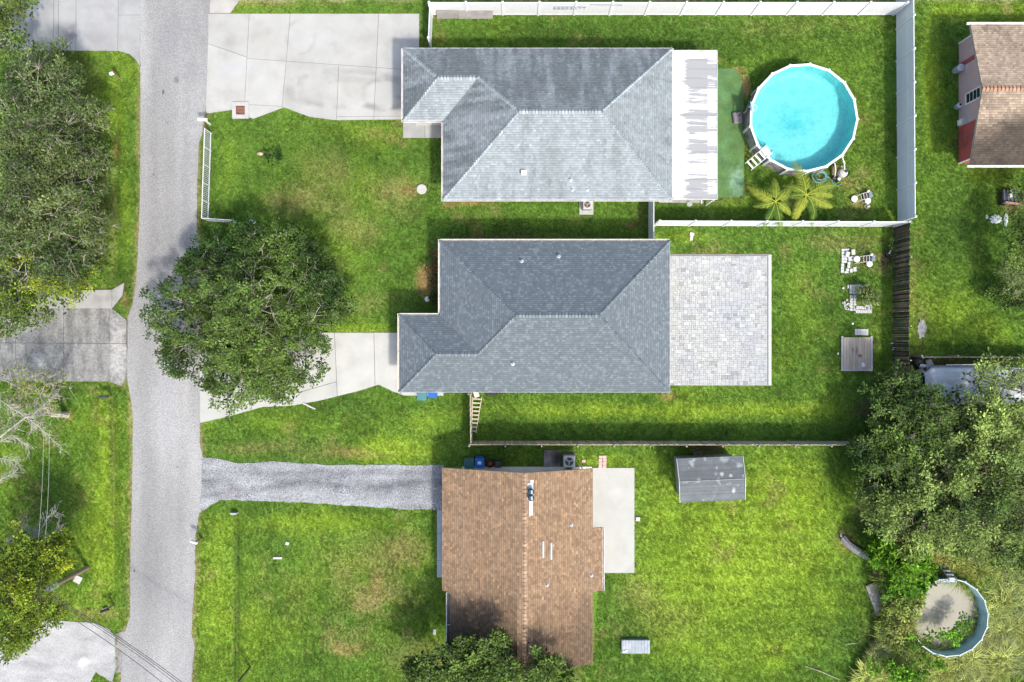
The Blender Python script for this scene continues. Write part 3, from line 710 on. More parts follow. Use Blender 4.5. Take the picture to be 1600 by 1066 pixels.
CUR = ['']
def hip_house(name, label, A, B, C, yO, yG, yS, ze, pitch, M_sh, M_wall, M_trim, tonefn, seed):
    """L-shaped hip roof: garage wing from A to B between yO and yG, main block from B to C between yO and yS (yO is the edge they share)"""
    sg = 1 if yO > yS else -1
    root = empty(name, (0, 0, 0), label, 'house')
    r = abs(yO - yG) / 2; gy = (yO + yG) / 2; R = abs(yO - yS) / 2; my = (yO + yS) / 2
    zr = ze + pitch * r; zR = ze + pitch * R
    G1 = Vector((A + r, gy, zr)); G2 = Vector((B + r, gy, zr)); M1 = Vector((B + R, my, zR)); M2 = Vector((C - R, my, zR))
    q = lambda x, y: Vector((x, y, ze))
    sl = {'gw': [q(A, yO), q(A, yG), G1], 'gs': [q(A, yG), q(B, yG), G2, G1], 'mw': [q(B, yG), q(B, yS), M1, G2],
          'n': [q(A, yO), G1, G2, M1, M2, q(C, yO)], 's': [q(B, yS), q(C, yS), M2, M1], 'e': [q(C, yS), q(C, yO), M2]}
    deck = MB()
    for p in sl.values(): deck.poly([x + Vector((0, 0, -.004)) for x in p], .75)
    outline = [(A, yO), (A, yG), (B, yG), (B, yS), (C, yS), (C, yO)]
    for i in range(6):
        a, b = outline[i], outline[(i + 1) % 6]
        deck.poly([(a[0], a[1], ze - .02), (b[0], b[1], ze - .02), (b[0], b[1], ze - .17), (a[0], a[1], ze - .17)], 1, 1)
    deck.poly([(x, y, ze - .17) for x, y in outline], 1, 1)
    roof = deck.build('roof', [M_sh, M_trim], root)
    tabs = MB()
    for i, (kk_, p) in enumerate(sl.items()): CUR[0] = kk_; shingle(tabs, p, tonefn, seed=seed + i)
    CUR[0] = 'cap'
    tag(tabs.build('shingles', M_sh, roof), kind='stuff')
    caps = MB(); up = (0, sg)
    ridge_caps(caps, G1, G2, down(up, pitch), down((0, -sg), pitch), tonefn, seed=seed)
    ridge_caps(caps, M1, M2, down(up, pitch), down((0, -sg), pitch), tonefn, seed=seed + 1)
    ridge_caps(caps, q(A, yO), G1, down(up, pitch), down((-1, 0), pitch), tonefn, seed=seed + 2)
    ridge_caps(caps, q(A, yG), G1, down((0, -sg), pitch), down((-1, 0), pitch), tonefn, seed=seed + 3)
    ridge_caps(caps, G2, M1, down(up, pitch), down((-1, 0), pitch), tonefn, seed=seed + 4)
    ridge_caps(caps, q(B, yS), M1, down((0, -sg), pitch), down((-1, 0), pitch), tonefn, seed=seed + 5)
    ridge_caps(caps, q(C, yS), M2, down((0, -sg), pitch), down((1, 0), pitch), tonefn, seed=seed + 6)
    ridge_caps(caps, q(C, yO), M2, down(up, pitch), down((1, 0), pitch), tonefn, seed=seed + 7)
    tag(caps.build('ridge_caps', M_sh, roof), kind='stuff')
    o = .45
    wall = MB().prism([(A + o, yO - sg * o), (A + o, yG + sg * o), (B + o, yG + sg * o), (B + o, yS + sg * o), (C - o, yS + sg * o), (C - o, yO - sg * o)], -.1, ze - .172).build('wall', M_wall, root)
    gd = empty('garage_door', (0, 0, 0)); gd.parent = root
    for k in range(4): MB().box((A + o - .02, gy, .12 + .26 + k * .53), (.05, min(2 * r - 1.5, 4.9), .51), bevel=.012).build('door_panel', M_door, gd)
    MB().box((B + o - .02, yG - sg * 1.0, 1.08), (.05, .95, 2.05), bevel=.01).build('front_door', pmat('front_door_paint', (.25, .09, .06), .5), root)
    for f, xs in (((0, 1), (B + 3, B + 7, C - 3)), ((0, -1), (B + 2.5, B + 6.5, C - 3))):
        yy = max(yO, yS) - o if f[1] > 0 else min(yO, yS) + o
        for x in xs: window(root, (x, yy, 1.5), 1.2, 1.0, f, M_white, M_glass, bars=(2, 1))
    window(root, (C - o, my, 1.3), 1.8, 2.0, (1, 0), M_white, M_glass, bars=(2, 1), name='patio_door')
    return root, roof, dict(r=r, gy=gy, R=R, my=my, zr=zr, zR=zR)

# --- the pale-roofed house beside the pool
ZE = 2.55; PT = .5
k = (1 - ZE / H) / S
e1 = dict(A=(630.5 - 800) * k, B=(693 - 800) * k, C=(1050 - 800) * k, yO=(533 - 76) * k, yG=(533 - 188) * k, yS=(533 - 311) * k)
M_sh1 = pmat('pale_grey_shingle', (.240, .276, .292), .9, .07, 2.0, .004, 60, tone=True)
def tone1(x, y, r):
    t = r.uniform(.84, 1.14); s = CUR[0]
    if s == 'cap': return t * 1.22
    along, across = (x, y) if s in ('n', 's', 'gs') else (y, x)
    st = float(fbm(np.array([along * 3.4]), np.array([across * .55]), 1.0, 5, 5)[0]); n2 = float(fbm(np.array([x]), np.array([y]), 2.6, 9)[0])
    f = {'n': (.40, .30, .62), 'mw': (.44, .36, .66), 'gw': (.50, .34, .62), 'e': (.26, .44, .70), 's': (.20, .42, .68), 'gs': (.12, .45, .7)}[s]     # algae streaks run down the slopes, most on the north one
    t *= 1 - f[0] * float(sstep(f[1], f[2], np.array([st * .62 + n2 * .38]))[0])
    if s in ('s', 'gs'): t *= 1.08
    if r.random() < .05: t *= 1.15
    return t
M_stucco1 = pmat('light_grey_stucco', (.55, .55, .53), .9, .05, 4, .004)
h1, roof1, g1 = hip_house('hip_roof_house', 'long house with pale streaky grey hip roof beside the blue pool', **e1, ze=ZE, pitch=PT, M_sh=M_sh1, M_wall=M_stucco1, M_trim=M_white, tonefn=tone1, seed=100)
gutter(h1, (e1['B'], e1['yS']), (e1['C'], e1['yS']), (0, -1), ZE, M_gutw)
gutter(h1, (e1['A'], e1['yG']), (e1['B'] - .13, e1['yG']), (0, -1), ZE, M_gutw)
gutter(h1, (e1['A'], e1['yG'] - .12), (e1['A'], e1['yO']), (-1, 0), ZE, M_gutw)
gutter(h1, (e1['B'], e1['yS'] - .12), (e1['B'], e1['yG'] - .14), (-1, 0), ZE, M_gutw)
MB().box(((e1['A'] + e1['C']) / 2 , e1['yO'] + .02, ZE - .05), (e1['C'] - e1['A'], .04, .1)).build('drip_edge', M_white, h1)
my = g1['my']
zs = lambda y, e, g: ZE + PT * (abs(e['yS'] - y))
for px, py, hh, rr in ((891, 281, .22, .05), (894.5, 295, .12, .03), (918, 295, .12, .03)):
    p = P(px, py, 3.1); vent_pipe(h1, (p.x, p.y, zs(p.y, e1, g1)), hh, rr)
p = P(818.5, 271, 3.3); vb = MB().box((p.x, p.y, zs(p.y, e1, g1) + .13), (.30, .24, .26), bevel=.02).build('roof_vent', M_white, h1)
MB().box((p.x, p.y, zs(p.y, e1, g1) + .27), (.36, .30, .03), bevel=.006).build('vent_hood', M_white, vb)
# white metal patio roof at its east end
def patio_roof():
    z = 2.42; kk = (1 - z / H) / S; x0 = e1['C'] + .012; x1 = (1121 - 800) * kk; y0 = (533 - 310) * kk; y1 = (533 - 79) * kk
    M_al = pmat('dirty_white_aluminium', (.70, .70, .69), .45, .04, 1.0, tone=True)
    nt = M_al.node_tree; N = nt.nodes; L = nt.links; b = N['Principled BSDF']; src = b.inputs['Base Color'].links[0].from_socket
    geo = N.new('ShaderNodeNewGeometry'); sx = N.new('ShaderNodeSeparateXYZ'); L.new(geo.outputs['Position'], sx.inputs[0])
    mp = N.new('ShaderNodeMapping'); mp.inputs['Scale'].default_value = (.55, 9.0, 1); L.new(geo.outputs['Position'], mp.inputs[0])
    nz = N.new('ShaderNodeTexNoise'); nz.inputs['Scale'].default_value = 1.0; nz.inputs['Detail'].default_value = 7; nz.inputs['Roughness'].default_value = .65; L.new(mp.outputs[0], nz.inputs['Vector'])
    mp2 = N.new('ShaderNodeMapping'); mp2.inputs['Scale'].default_value = (.05, 1.5, 1); L.new(geo.outputs['Position'], mp2.inputs[0])
    nb = N.new('ShaderNodeTexNoise'); nb.inputs['Scale'].default_value = 1.0; nb.inputs['Detail'].default_value = 2; L.new(mp2.outputs[0], nb.inputs['Vector'])
    def mth(op, a, b_):
        q = N.new('ShaderNodeMath'); q.operation = op
        for i, s in enumerate((a, b_)):
            if isinstance(s, (int, float)): q.inputs[i].default_value = s
            else: L.new(s, q.inputs[i])
        return q.outputs[0]
    def mrg(s, a, b_, c, d):
        q = N.new('ShaderNodeMapRange'); q.inputs[1].default_value = a; q.inputs[2].default_value = b_; q.inputs[3].default_value = c; q.inputs[4].default_value = d; L.new(s, q.inputs[0]); return q.outputs[0]
    grow = mrg(sx.outputs[0], x0 + .25, x0 + 1.25, -.24, .06)                 # dirt gathers towards the low side
    end = mrg(sx.outputs[0], x1 - .62, x1 - .58, 0, -.07)
    f = mth('ADD', mth('ADD', mth('MULTIPLY', nz.outputs[0], .62), mth('MULTIPLY', nb.outputs[0], .70)), mth('ADD', grow, end))
    dirt = mrg(f, .625, .675, 0, .85)
    mx = N.new('ShaderNodeMix'); mx.data_type = 'RGBA'; L.new(dirt, mx.inputs[0]); L.new(src, mx.inputs[6]); mx.inputs[7].default_value = (.25, .26, .265, 1)
    L.new(mx.outputs[2], b.inputs['Base Color'])
    pr = empty('patio_roof', (0, 0, 0), 'white metal patio roof with grey dirt streaks'); pr.parent = h1
    n = 16; dy = (y1 - y0) / n
    for i in range(n):
        mb = MB(); ya = y0 + i * dy; yb = ya + dy - .006; zl = z - .16
        mb.hexa([(x0, ya, z - .05), (x1, ya, zl - .05), (x1, yb, zl - .05), (x0, yb, z - .05)], [(x0, ya, z), (x1, ya, zl), (x1, yb, zl), (x0, yb, z)], random.uniform(.97, 1.03))
        mb.hexa([(x0, ya, z + .001), (x1, ya, zl + .001), (x1, ya + .035, zl + .001), (x0, ya + .035, z + .001)], [(x0, ya, z + .022), (x1, ya, zl + .022), (x1, ya + .035, zl + .022), (x0, ya + .035, z + .022)], 1.02)
        mb.build('roof_panel', M_al, pr)
    MB().box((x1 + .03, (y0 + y1) / 2, z - .2), (.055, y1 - y0 + .08, .13)).build('edge_beam', pmat('grey_edge_beam', (.45, .48, .50), .5), pr)
    MB().box(((x0 + x1) / 2, y0 - .035, z - .13), (x1 - x0, .05, .10)).build('edge_beam', M_gutw, pr)
    MB().box(((x0 + x1) / 2, y1 + .035, z - .13), (x1 - x0, .05, .10)).build('edge_beam', M_gutw, pr)
    for yy in (y0 + .05, (y0 + y1) / 2, y1 - .05): MB().box((x1 - .06, yy, (z - .27) / 2), (.09, .09, z - .27)).build('post', M_white, pr)
    MB().prism([(e1['C'] - .3, y0 + .2), (x1 - .2, y0 + .2), (x1 - .2, y1 - .2), (e1['C'] - .3, y1 - .2)], -.1, .04).build('patio_slab', M_porch, pr)
patio_roof()

# --- the darker grey roof, with the paver patio
e2 = dict(A=(624.5 - 800) * k, B=(688 - 800) * k, C=(1046 - 800) * k, yO=(533 - 612.5) * k, yG=(533 - 493) * k, yS=(533 - 377) * k)
M_sh2 = pmat('slate_grey_shingle', (.124, .151, .169), .9, .05, 2.0, .004, 60, tone=True)
def tone2(x, y, r):
    q = r.random()
    if CUR[0] == 'cap': return r.uniform(1.0, 1.45)
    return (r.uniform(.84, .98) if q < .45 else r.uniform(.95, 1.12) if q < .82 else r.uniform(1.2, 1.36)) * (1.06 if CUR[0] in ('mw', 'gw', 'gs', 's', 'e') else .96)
M_stucco2 = pmat('beige_stucco', (.60, .57, .50), .9, .05, 4, .004)
h2, roof2, g2 = hip_house('hip_roof_house', 'house with even slate-grey hip roof beside the square paver patio', **e2, ze=ZE, pitch=PT, M_sh=M_sh2, M_wall=M_stucco2, M_trim=M_cream, tonefn=tone2, seed=200)
gutter(h2, (e2['B'], e2['yS']), (e2['C'], e2['yS']), (0, 1), ZE, M_cream, dark=True)
gutter(h2, (e2['A'], e2['yG']), (e2['B'] - .13, e2['yG']), (0, 1), ZE, M_cream)
gutter(h2, (e2['A'], e2['yO']), (e2['A'], e2['yG'] + .12), (-1, 0), ZE, M_cream)
gutter(h2, (e2['B'], e2['yG'] + .14), (e2['B'], e2['yS'] + .12), (-1, 0), ZE, M_cream)
MB().box(((e2['A'] + e2['C']) / 2, e2['yO'] - .02, ZE - .05), (e2['C'] - e2['A'], .04, .1)).build('drip_edge', M_flash, h2)
MB().box((e2['C'] + .02, (e2['yO'] + e2['yS']) / 2, ZE - .05), (.04, abs(e2['yO'] - e2['yS']), .1)).build('drip_edge', M_flash, h2)
zn = lambda y: ZE + PT * abs(e2['yS'] - y); zo = lambda y: ZE + PT * abs(e2['yO'] - y)
for px, py, zf in ((815, 409, zn), (873, 401, zn), (801, 568, zo), (911, 387, zn)):
    p = P(px, py, 3.2); vent_pipe(h2, (p.x, p.y, zf(p.y)), .26 if px != 911 else .1, .055 if px != 911 else .03, flash=px != 911)

# --- brown gable-roofed house
def house3():
    z = 2.55; pitch = .33; kk = (1 - z / H) / S
    xw0 = (691 - 800) * kk; xw1 = (703.5 - 800) * kk; xe0 = (926 - 800) * kk; xe1 = (941.5 - 800) * kk
    yn = (533 - 732) * kk; ys = (533 - 1036) * kk; yws = (533 - 925) * kk; ye0 = (533 - 825) * kk; ye1 = (533 - 924) * kk
    xr = .77; zr = z + pitch * (xr - xw1)
    zz = lambda x: zr - pitch * abs(x - xr)
    v = lambda x, y: Vector((x, y, zz(x)))
    W = [v(xw0, yn), v(xw0, yws), v(xw1, yws), v(xw1, ys), v(xr, ys), v(xr, yn)]
    E = [v(xe0, yn), v(xr, yn), v(xr, ys), v(xe0, ys), v(xe0, ye1), v(xe1, ye1), v(xe1, ye0), v(xe0, ye0)]
    root = empty('gable_roof_house', (0, 0, 0), 'house with brown shingle gable roof and black twin vents on silver flashing', 'house')
    M_sh = pmat('brown_shingle', (.255, .168, .100), .92, .06, 1.5, .004, 60, tone=True)
    M_tr = pmat('tan_trim', (.55, .45, .33), .6, .05)
    deck = MB(); dz = Vector((0, 0, -.005)); under = Vector((0, 0, -.15))
    for Q in (W, E):
        deck.poly([p + dz for p in Q], .7); deck.poly([p + under for p in Q][::-1], 1, 1)
        for i in range(len(Q)):
            a, b = Q[i], Q[(i + 1) % len(Q)]
            if abs(a.x - xr) < 1e-4 and abs(b.x - xr) < 1e-4: continue
            deck.poly([a + dz * 3, b + dz * 3, b + under, a + under], 1, 1)
    roof = deck.build('roof', [M_sh, M_tr], root)
    def tone(x, y, r):
        t = r.uniform(.74, 1.0) if r.random() < .45 else r.uniform(.95, 1.25)
        if r.random() < .08: t *= 1.25
        n = float(fbm(np.array([x]), np.array([y]), 2.4, 3)[0])
        s = float(sstep(-14.8, -19.5, np.array([y + (n - .5) * 3]))[0])
        d = abs(x - xr)
        t *= 1 - s * (.80 if x < xr else .55) * (1 if d > .5 else .2)       # mildew on the south end, hardly along the ridge
        if d < .25: t *= 1.1
        return t
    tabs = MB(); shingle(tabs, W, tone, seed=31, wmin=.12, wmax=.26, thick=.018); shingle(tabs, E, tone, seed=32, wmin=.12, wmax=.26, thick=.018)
    tag(tabs.build('shingles', M_sh, roof), kind='stuff')
    caps = MB(); ridge_caps(caps, v(xr, ys), v(xr, yn), down((-1, 0), pitch), down((1, 0), pitch), lambda x, y, r: r.uniform(.8, 1.3), w=.15, step=.24)
    tag(caps.build('ridge_caps', pmat('tan_cap_shingle', (.33, .225, .145), .92, .08, 3, tone=True), roof), kind='stuff')
    # walls, the north gable end seen under the rake
    yw = P(0, 729.6).y - .38; ysw = ys + .35
    wall = MB(); x0, x1 = P(722, 0).x, xe0 - .38; xs_ = P(924.5, 0).x
    for y_, s in ((yw, 1), (ysw, -1)):
        q = [(x0, y_, -.1), (x1, y_, -.1), (x1, y_, zz(x1) - .16), (xr, y_, zr - .16), (x0, y_, zz(x0) - .16)]
        wall.poly(q if s < 0 else q[::-1])
    wall.poly([(x0, yw, -.1), (x0, ysw, -.1), (x0, ysw, zz(x0) - .16), (x0, yw, zz(x0) - .16)]); wall.poly([(x1, yw, -.1), (x1, ysw, -.1), (x1, ysw, zz(x1) - .16), (x1, yw, zz(x1) - .16)])
    wall.build('wall', pmat('cream_stucco', (.84, .76, .60), .9, .05, 3, .004), root)
    MB().box(((x0 + xs_) / 2, yw + .19, -.01), (xs_ - x0, .40, .13)).build('concrete_strip', pmat('cream_concrete', (.82, .77, .66), .9, .06), root)
    # thin foot of the wall that stands proud at the bottom
    MB().box(((x0 + x1) / 2, yw + .03, .12), (x1 - x0, .06, .24)).build('plinth', pmat('pale_plinth', (.84, .77, .62), .9, .06), root)
    MB().box(((x0 + xw0) / 2 + .3, (P(0, 737).y + P(0, 792).y) / 2, 1.05), (.06, 2.3, 2.1), bevel=.01).build('garage_door', M_door, root)
    for y_ in (-12.5, -15.5): window(root, (x0, y_, 1.45), 1.3, 1.0, (-1, 0), M_white, M_glass, bars=(2, 1))
    for y_ in (-11, -15.5, -18): window(root, (x1, y_, 1.45), 1.2, 1.0, (1, 0), M_white, M_glass, bars=(2, 1))
    # wide flashing and the twin turbine-like black vents
    fx = P(829, 0, 4.05).x
    fl = MB(); ya = P(0, 750, 4.05).y; yb = P(0, 806, 4.05).y
    fl.hexa([(fx - .2, yb + 1.0, zz(fx - .2) + .02), (fx + .17, yb + 1.0, zz(fx + .17) + .02), (fx + .17, ya - .2, zz(fx + .17) + .02), (fx - .2, ya - .2, zz(fx - .2) + .02)],
            [(fx - .2, yb + 1.0, zz(fx - .2) + .035), (fx + .17, yb + 1.0, zz(fx + .17) + .035), (fx + .17, ya - .2, zz(fx + .17) + .035), (fx - .2, ya - .2, zz(fx - .2) + .035)])
    fl.hexa([(fx - .09, yb, zz(fx - .09) + .02), (fx + .15, yb, zz(fx + .15) + .02), (fx + .15, yb + 1.0, zz(fx + .15) + .02), (fx - .09, yb + 1.0, zz(fx - .09) + .02)],
            [(fx - .09, yb, zz(fx - .09) + .035), (fx + .15, yb, zz(fx + .15) + .035), (fx + .15, yb + 1.0, zz(fx + .15) + .035), (fx - .09, yb + 1.0, zz(fx - .09) + .035)])
    fl.hexa([(fx - .02, ya - .2, zz(fx) + .03), (fx + .2, ya - .2, zz(fx + .2) + .03), (fx + .2, ya, zz(fx + .2) + .03), (fx - .02, ya, zz(fx) + .03)],
            [(fx - .02, ya - .2, zz(fx) + .05), (fx + .2, ya - .2, zz(fx + .2) + .05), (fx + .2, ya, zz(fx + .2) + .05), (fx - .02, ya, zz(fx) + .05)])
    fl.build('vent_flashing', M_flash, roof)
    for dy, py in ((0, 768), (0, 777.5)):
        y_ = P(0, py, 4.2).y; c = (fx + .02, y_, zz(fx) + .03)
        vv = MB().lathe(c, [(.13, 0), (.13, .14), (.19, .17), (.20, .30), (.14, .36)], 16).build('round_vent', pmat('dark_blue_vent_metal', (.02, .04, .06), .35, .1), root, smooth=False)
        MB().box((c[0] + .05, c[1], c[2] + .375), (.10, .22, .02), bevel=.004).build('vent_cap', M_flash, vv)
    for px, py in ((849, 860), (862, 864)):
        p = P(px, py, 3.9); fb = MB().box((p.x, p.y, zz(p.x) + .035), (.11, 1.05, .03), R=Matrix.Rotation(math.atan(pitch), 3, 'Y'), bevel=.005).build('ridge_strip', M_flash, root)
    for px, py in ((893, 822), (854, 912), (926, 905)):
        p = P(px, py, 3.4); vent_pipe(root, (p.x, p.y, zz(p.x)), .18, .04)
    p = P(826.5, 1014, 4.1); MB().box((p.x, p.y, zz(p.x) + .12), (.14, .75, .24), bevel=.01).build('roof_box', pmat('maroon_box', (.10, .03, .045), .5), root)
    # gutters: short white ones on the bump, and open one on the lower west eave
    gutter(root, (xe1, ye1), (xe1, ye0), (1, 0), zz(xe1), M_gutw)
    g_ = gutter(root, (xw1, ys + .4), (xw1, yws - .05), (-1, 0), zz(xw1), pmat('worn_white_gutter', (.6, .6, .58), .5), w=.24, hang=1.9)
    MB().box((xw1 - .11, (ys + .4 + yws) / 2, zz(xw1) - .07), (.19, yws - ys - .5, .05)).build('gutter_shade', M_black, g_)  # black strip put in for the dark depth of the open gutter
    # meter panel on the north wall
    p = P(859, 730); pb = MB().box((p.x, yw + .10, .75), (.85, .16, 1.0), bevel=.015).build('meter_panel', pmat('grey_meter_paint', (.45, .50, .55), .5), root)
    MB().box((p.x - .48, yw + .08, .6), (.06, .08, .6)).build('conduit', M_black, root)
    return root
h3 = house3()

# --- pink-walled house at the right edge
def house4():
    z = 2.42; pitch = .25; kk = (1 - z / H) / S
    x0 = (1516 - 800) * kk; x1 = x0 + 14; yn = (533 - 38) * kk; ys = (533 - 258.5) * kk; yr = (yn + ys) / 2; zr = z + pitch * (yn - yr)
    zz = lambda y: zr - pitch * abs(y - yr); v = lambda x, y: Vector((x, y, zz(y)))
    N_ = [v(x0, yn), v(x0, yr), v(x1, yr), v(x1, yn)]; S_ = [v(x0, ys), v(x1, ys), v(x1, yr), v(x0, yr)]
    root = empty('gable_roof_house', (0, 0, 0), 'house with pink and red end wall and tan sooty shingle roof', 'house')
    M_sh = pmat('tan_shingle', (.33, .258, .19), .92, .06, 2, .004, 60, tone=True)
    deck = MB(); dz = Vector((0, 0, -.005)); under = Vector((0, 0, -.14))
    for Q in (N_, S_):
        deck.poly([p + dz for p in Q], .7); deck.poly([p + under for p in Q][::-1], 1, 1)
        for i in range(4):
            a, b = Q[i], Q[(i + 1) % 4]
            if abs(a.y - yr) < 1e-4 and abs(b.y - yr) < 1e-4: continue
            deck.poly([a + dz * 3, b + dz * 3, b + under, a + under], 1, 1)
    roof = deck.build('roof', [M_sh, pmat('grey_fascia', (.30, .29, .28), .7)], root)
    def tone(x, y, r):
        t = r.uniform(.75, 1.0) if r.random() < .4 else r.uniform(.95, 1.3)
        n = float(fbm(np.array([x]), np.array([y]), 2.2, 6)[0])
        s = float(sstep(15.4, 13.2, np.array([y + (n - .5) * 2.4 + (33 - x) * .25]))[0]); t *= 1 - .80 * s
        t *= 1 - .3 * float(sstep(.55, .7, np.array([n]))[0]); return t
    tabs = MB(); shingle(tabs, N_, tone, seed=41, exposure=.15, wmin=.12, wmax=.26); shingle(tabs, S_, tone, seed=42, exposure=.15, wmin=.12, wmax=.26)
    tag(tabs.build('shingles', M_sh, roof), kind='stuff')
    caps = MB(); ridge_caps(caps, v(x0, yr), v(x1, yr), down((0, 1), pitch), down((0, -1), pitch), lambda x, y, r: r.uniform(.9, 1.1), w=.2, step=.24)
    tag(caps.build('ridge_caps', pmat('rusty_cap_shingle', (.36, .21, .14), .92, .08, 3, tone=True), roof), kind='stuff')
    MB().box(((x0 + x1) / 2 - .1, yn + .06, z - .04), (x1 - x0 + .2, .13, .12)).build('eave_trim', M_white, root)
    MB().box(((x0 + x1) / 2 - .1, ys - .06, z - .04), (x1 - x0 + .2, .13, .12)).build('eave_trim', pmat('flaking_white_trim', (.6, .6, .6), .7, .3, 6), root)
    # end wall: pink stucco, the south third red, with a red band by the first bin
    xw = P(1498, 0).x; yt = P(0, 69).y; yb = P(0, 255).y; ym = P(0, 199).y; xe = x1 - .4
    M_pink = pmat('faded_pink_stucco', (.50, .34, .34), .9, .05, 3, .005, base2=(.44, .36, .37), s2=.8)
    M_red = pmat('brick_red_paint', (.40, .085, .075), .85, .10, 2, .005)
    M_red2 = pmat('dull_red_patch', (.30, .07, .075), .85, .12, 2, .005)  # deeper red for the upright patches on the end wall
    w1 = MB(); w1.poly([(xw, yt, -.1), (xw, ym, -.1), (xw, ym, zz(ym) - .15), (xw, yr, zr - .15), (xw, yt, zz(yt) - .15)])
    w1.poly([(xw, yt, -.1), (xe, yt, -.1), (xe, yt, zz(yt) - .15), (xw, yt, zz(yt) - .15)])
    w1.poly([(xe, yt, -.1), (xe, yb, -.1), (xe, yb, zz(yb) - .15), (xe, yr, zr - .15), (xe, yt, zz(yt) - .15)]); w1.build('wall', M_pink, root)
    w2 = MB(); w2.poly([(xw, ym, -.1), (xw, yb, -.1), (xw, yb, zz(yb) - .15), (xw, ym, zz(ym) - .15)])
    w2.poly([(xw, yb, -.1), (xe, yb, -.1), (xe, yb, zz(yb) - .15), (xw, yb, zz(yb) - .15)]); o = w2.build('wall', M_red, root); tag(o, 'red painted part of the wall')
    yc = P(0, 104).y; o = MB().box((xw - .004, yc, 1.1), (.012, .32, 2.2)).build('wall_patch', M_red2, root); tag(o, 'dark red patch on the pink wall')
    for a_, b_, zc, hh in ((218, 228, 1.25, .9), (228, 233, .8, .5)): MB().box((xw - .004, P(0, (a_ + b_) / 2).y, zc), (.012, (b_ - a_) / S, hh)).build('wall_patch', M_red2, root)
    MB().box((xw - .015, yt + .02, (zz(yt) - .15) / 2), (.07, .07, zz(yt) - .15)).build('corner_trim', M_white, root)
    MB().box((xw - .015, yb - .02, (zz(yb) - .15) / 2), (.07, .07, zz(yb) - .15)).build('corner_trim', M_white, root)
    window(root, (xw, 16.15, 1.48), .62, 1.35, (-1, 0), M_white, M_glass, bars=(1, 4))
    return root
h4 = house4()

# --- shed
def shed():
    a = P(1058.5, 717, 2.1); b = P(1159.5, 712.5, 2.1); c = P(1163, 781, 2.1); d = P(1063.5, 785.5, 2.1)
    root = empty('garden_shed', (0, 0, 0), 'small shed with lichen-spotted dark grey roof, south of the wood fence', 'shed')
    zr = 2.38; up = Vector((0, 0, 1)); m0 = (a + d) / 2; m1 = (b + c) / 2; m0.z = m1.z = zr
    M_r = pmat('weathered_grey_roofing', (.120, .135, .142), .9, .14, 2.5, .006, 30, tone=True, base2=(.25, .275, .28), s2=1.7, t2=(.60, .68), spots=[(P(1128, 741, 2.3).x, P(1128, 741, 2.3).y, .17, .15, (.5, .53, .52), .9), (P(1142, 743, 2.3).x, P(1142, 743, 2.3).y, .13, .13, (.5, .53, .52), .9), (P(1147, 768, 2.3).x, P(1147, 768, 2.3).y, .16, .2, (.45, .48, .48), .9), (P(1132, 719, 2.2).x, P(1132, 719, 2.2).y, .3, .2, (.38, .42, .42), .6)])
    M_e = pmat('pale_metal_edge', (.48, .50, .48), .6, .15, 5)
    roof = MB()
    for q in ([a, b, m1, m0], [d, c, m1, m0]):
        roof.poly([Vector(x) - up * .01 for x in q], .8); roof.poly([Vector(x) - up * .10 for x in q], .8, 1)
    ro = roof.build('roof', [M_r, M_e], root)
    for si, (p, q) in enumerate(((a, b), (d, c))):       # lapped boards, thirteen to a slope
        n = 13
        for i in range(n):
            t0, t1 = i / n, (i + 1) / n + .02
            e0 = p.lerp(m0, t0); f0 = q.lerp(m1, t0); e1_ = p.lerp(m0, min(t1, 1)); f1 = q.lerp(m1, min(t1, 1))
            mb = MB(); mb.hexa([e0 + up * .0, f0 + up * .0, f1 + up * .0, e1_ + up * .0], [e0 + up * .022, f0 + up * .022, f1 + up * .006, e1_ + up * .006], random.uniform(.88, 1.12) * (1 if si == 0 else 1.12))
            mb.build('roof_board', M_r, ro)
    rc = MB(); rc.tube([m0 + up * .01, m1 + up * .01], .035, 6); rc.build('ridge_cap', pmat('pale_ridge', (.22, .24, .24), .8, .25, 4), ro)
    for p, q in ((a, m0), (m0, d), (b, m1), (m1, c)):
        dd = (q - p).normalized(); e = MB(); s = Vector((0.03, 0, 0)) * (-1 if p.x < (a.x + b.x) / 2 else 1)
        e.hexa([p + s - up * .10, q + s - up * .10, q + s * 2.3 - up * .10, p + s * 2.3 - up * .10], [p + s + up * .03, q + s + up * .03, q + s * 2.3 + up * .03, p + s * 2.3 + up * .03]); e.build('rake_trim', M_e, ro)
    i = lambda p, q: p.lerp(q, .06)
    A, B, C, D = i(a, c), i(b, d), i(c, a), i(d, b)
    MB().prism([A, B, C, D], -.1, 2.06).build('wall', pmat('grey_shed_siding', (.26, .27, .26), .8, .1, 4), root)
    MB().box(((C + D) / 2 + Vector((0, -.03, -1.12))), (1.3, .05, 1.85), bevel=.01).build('door', M_door, root)
shed()
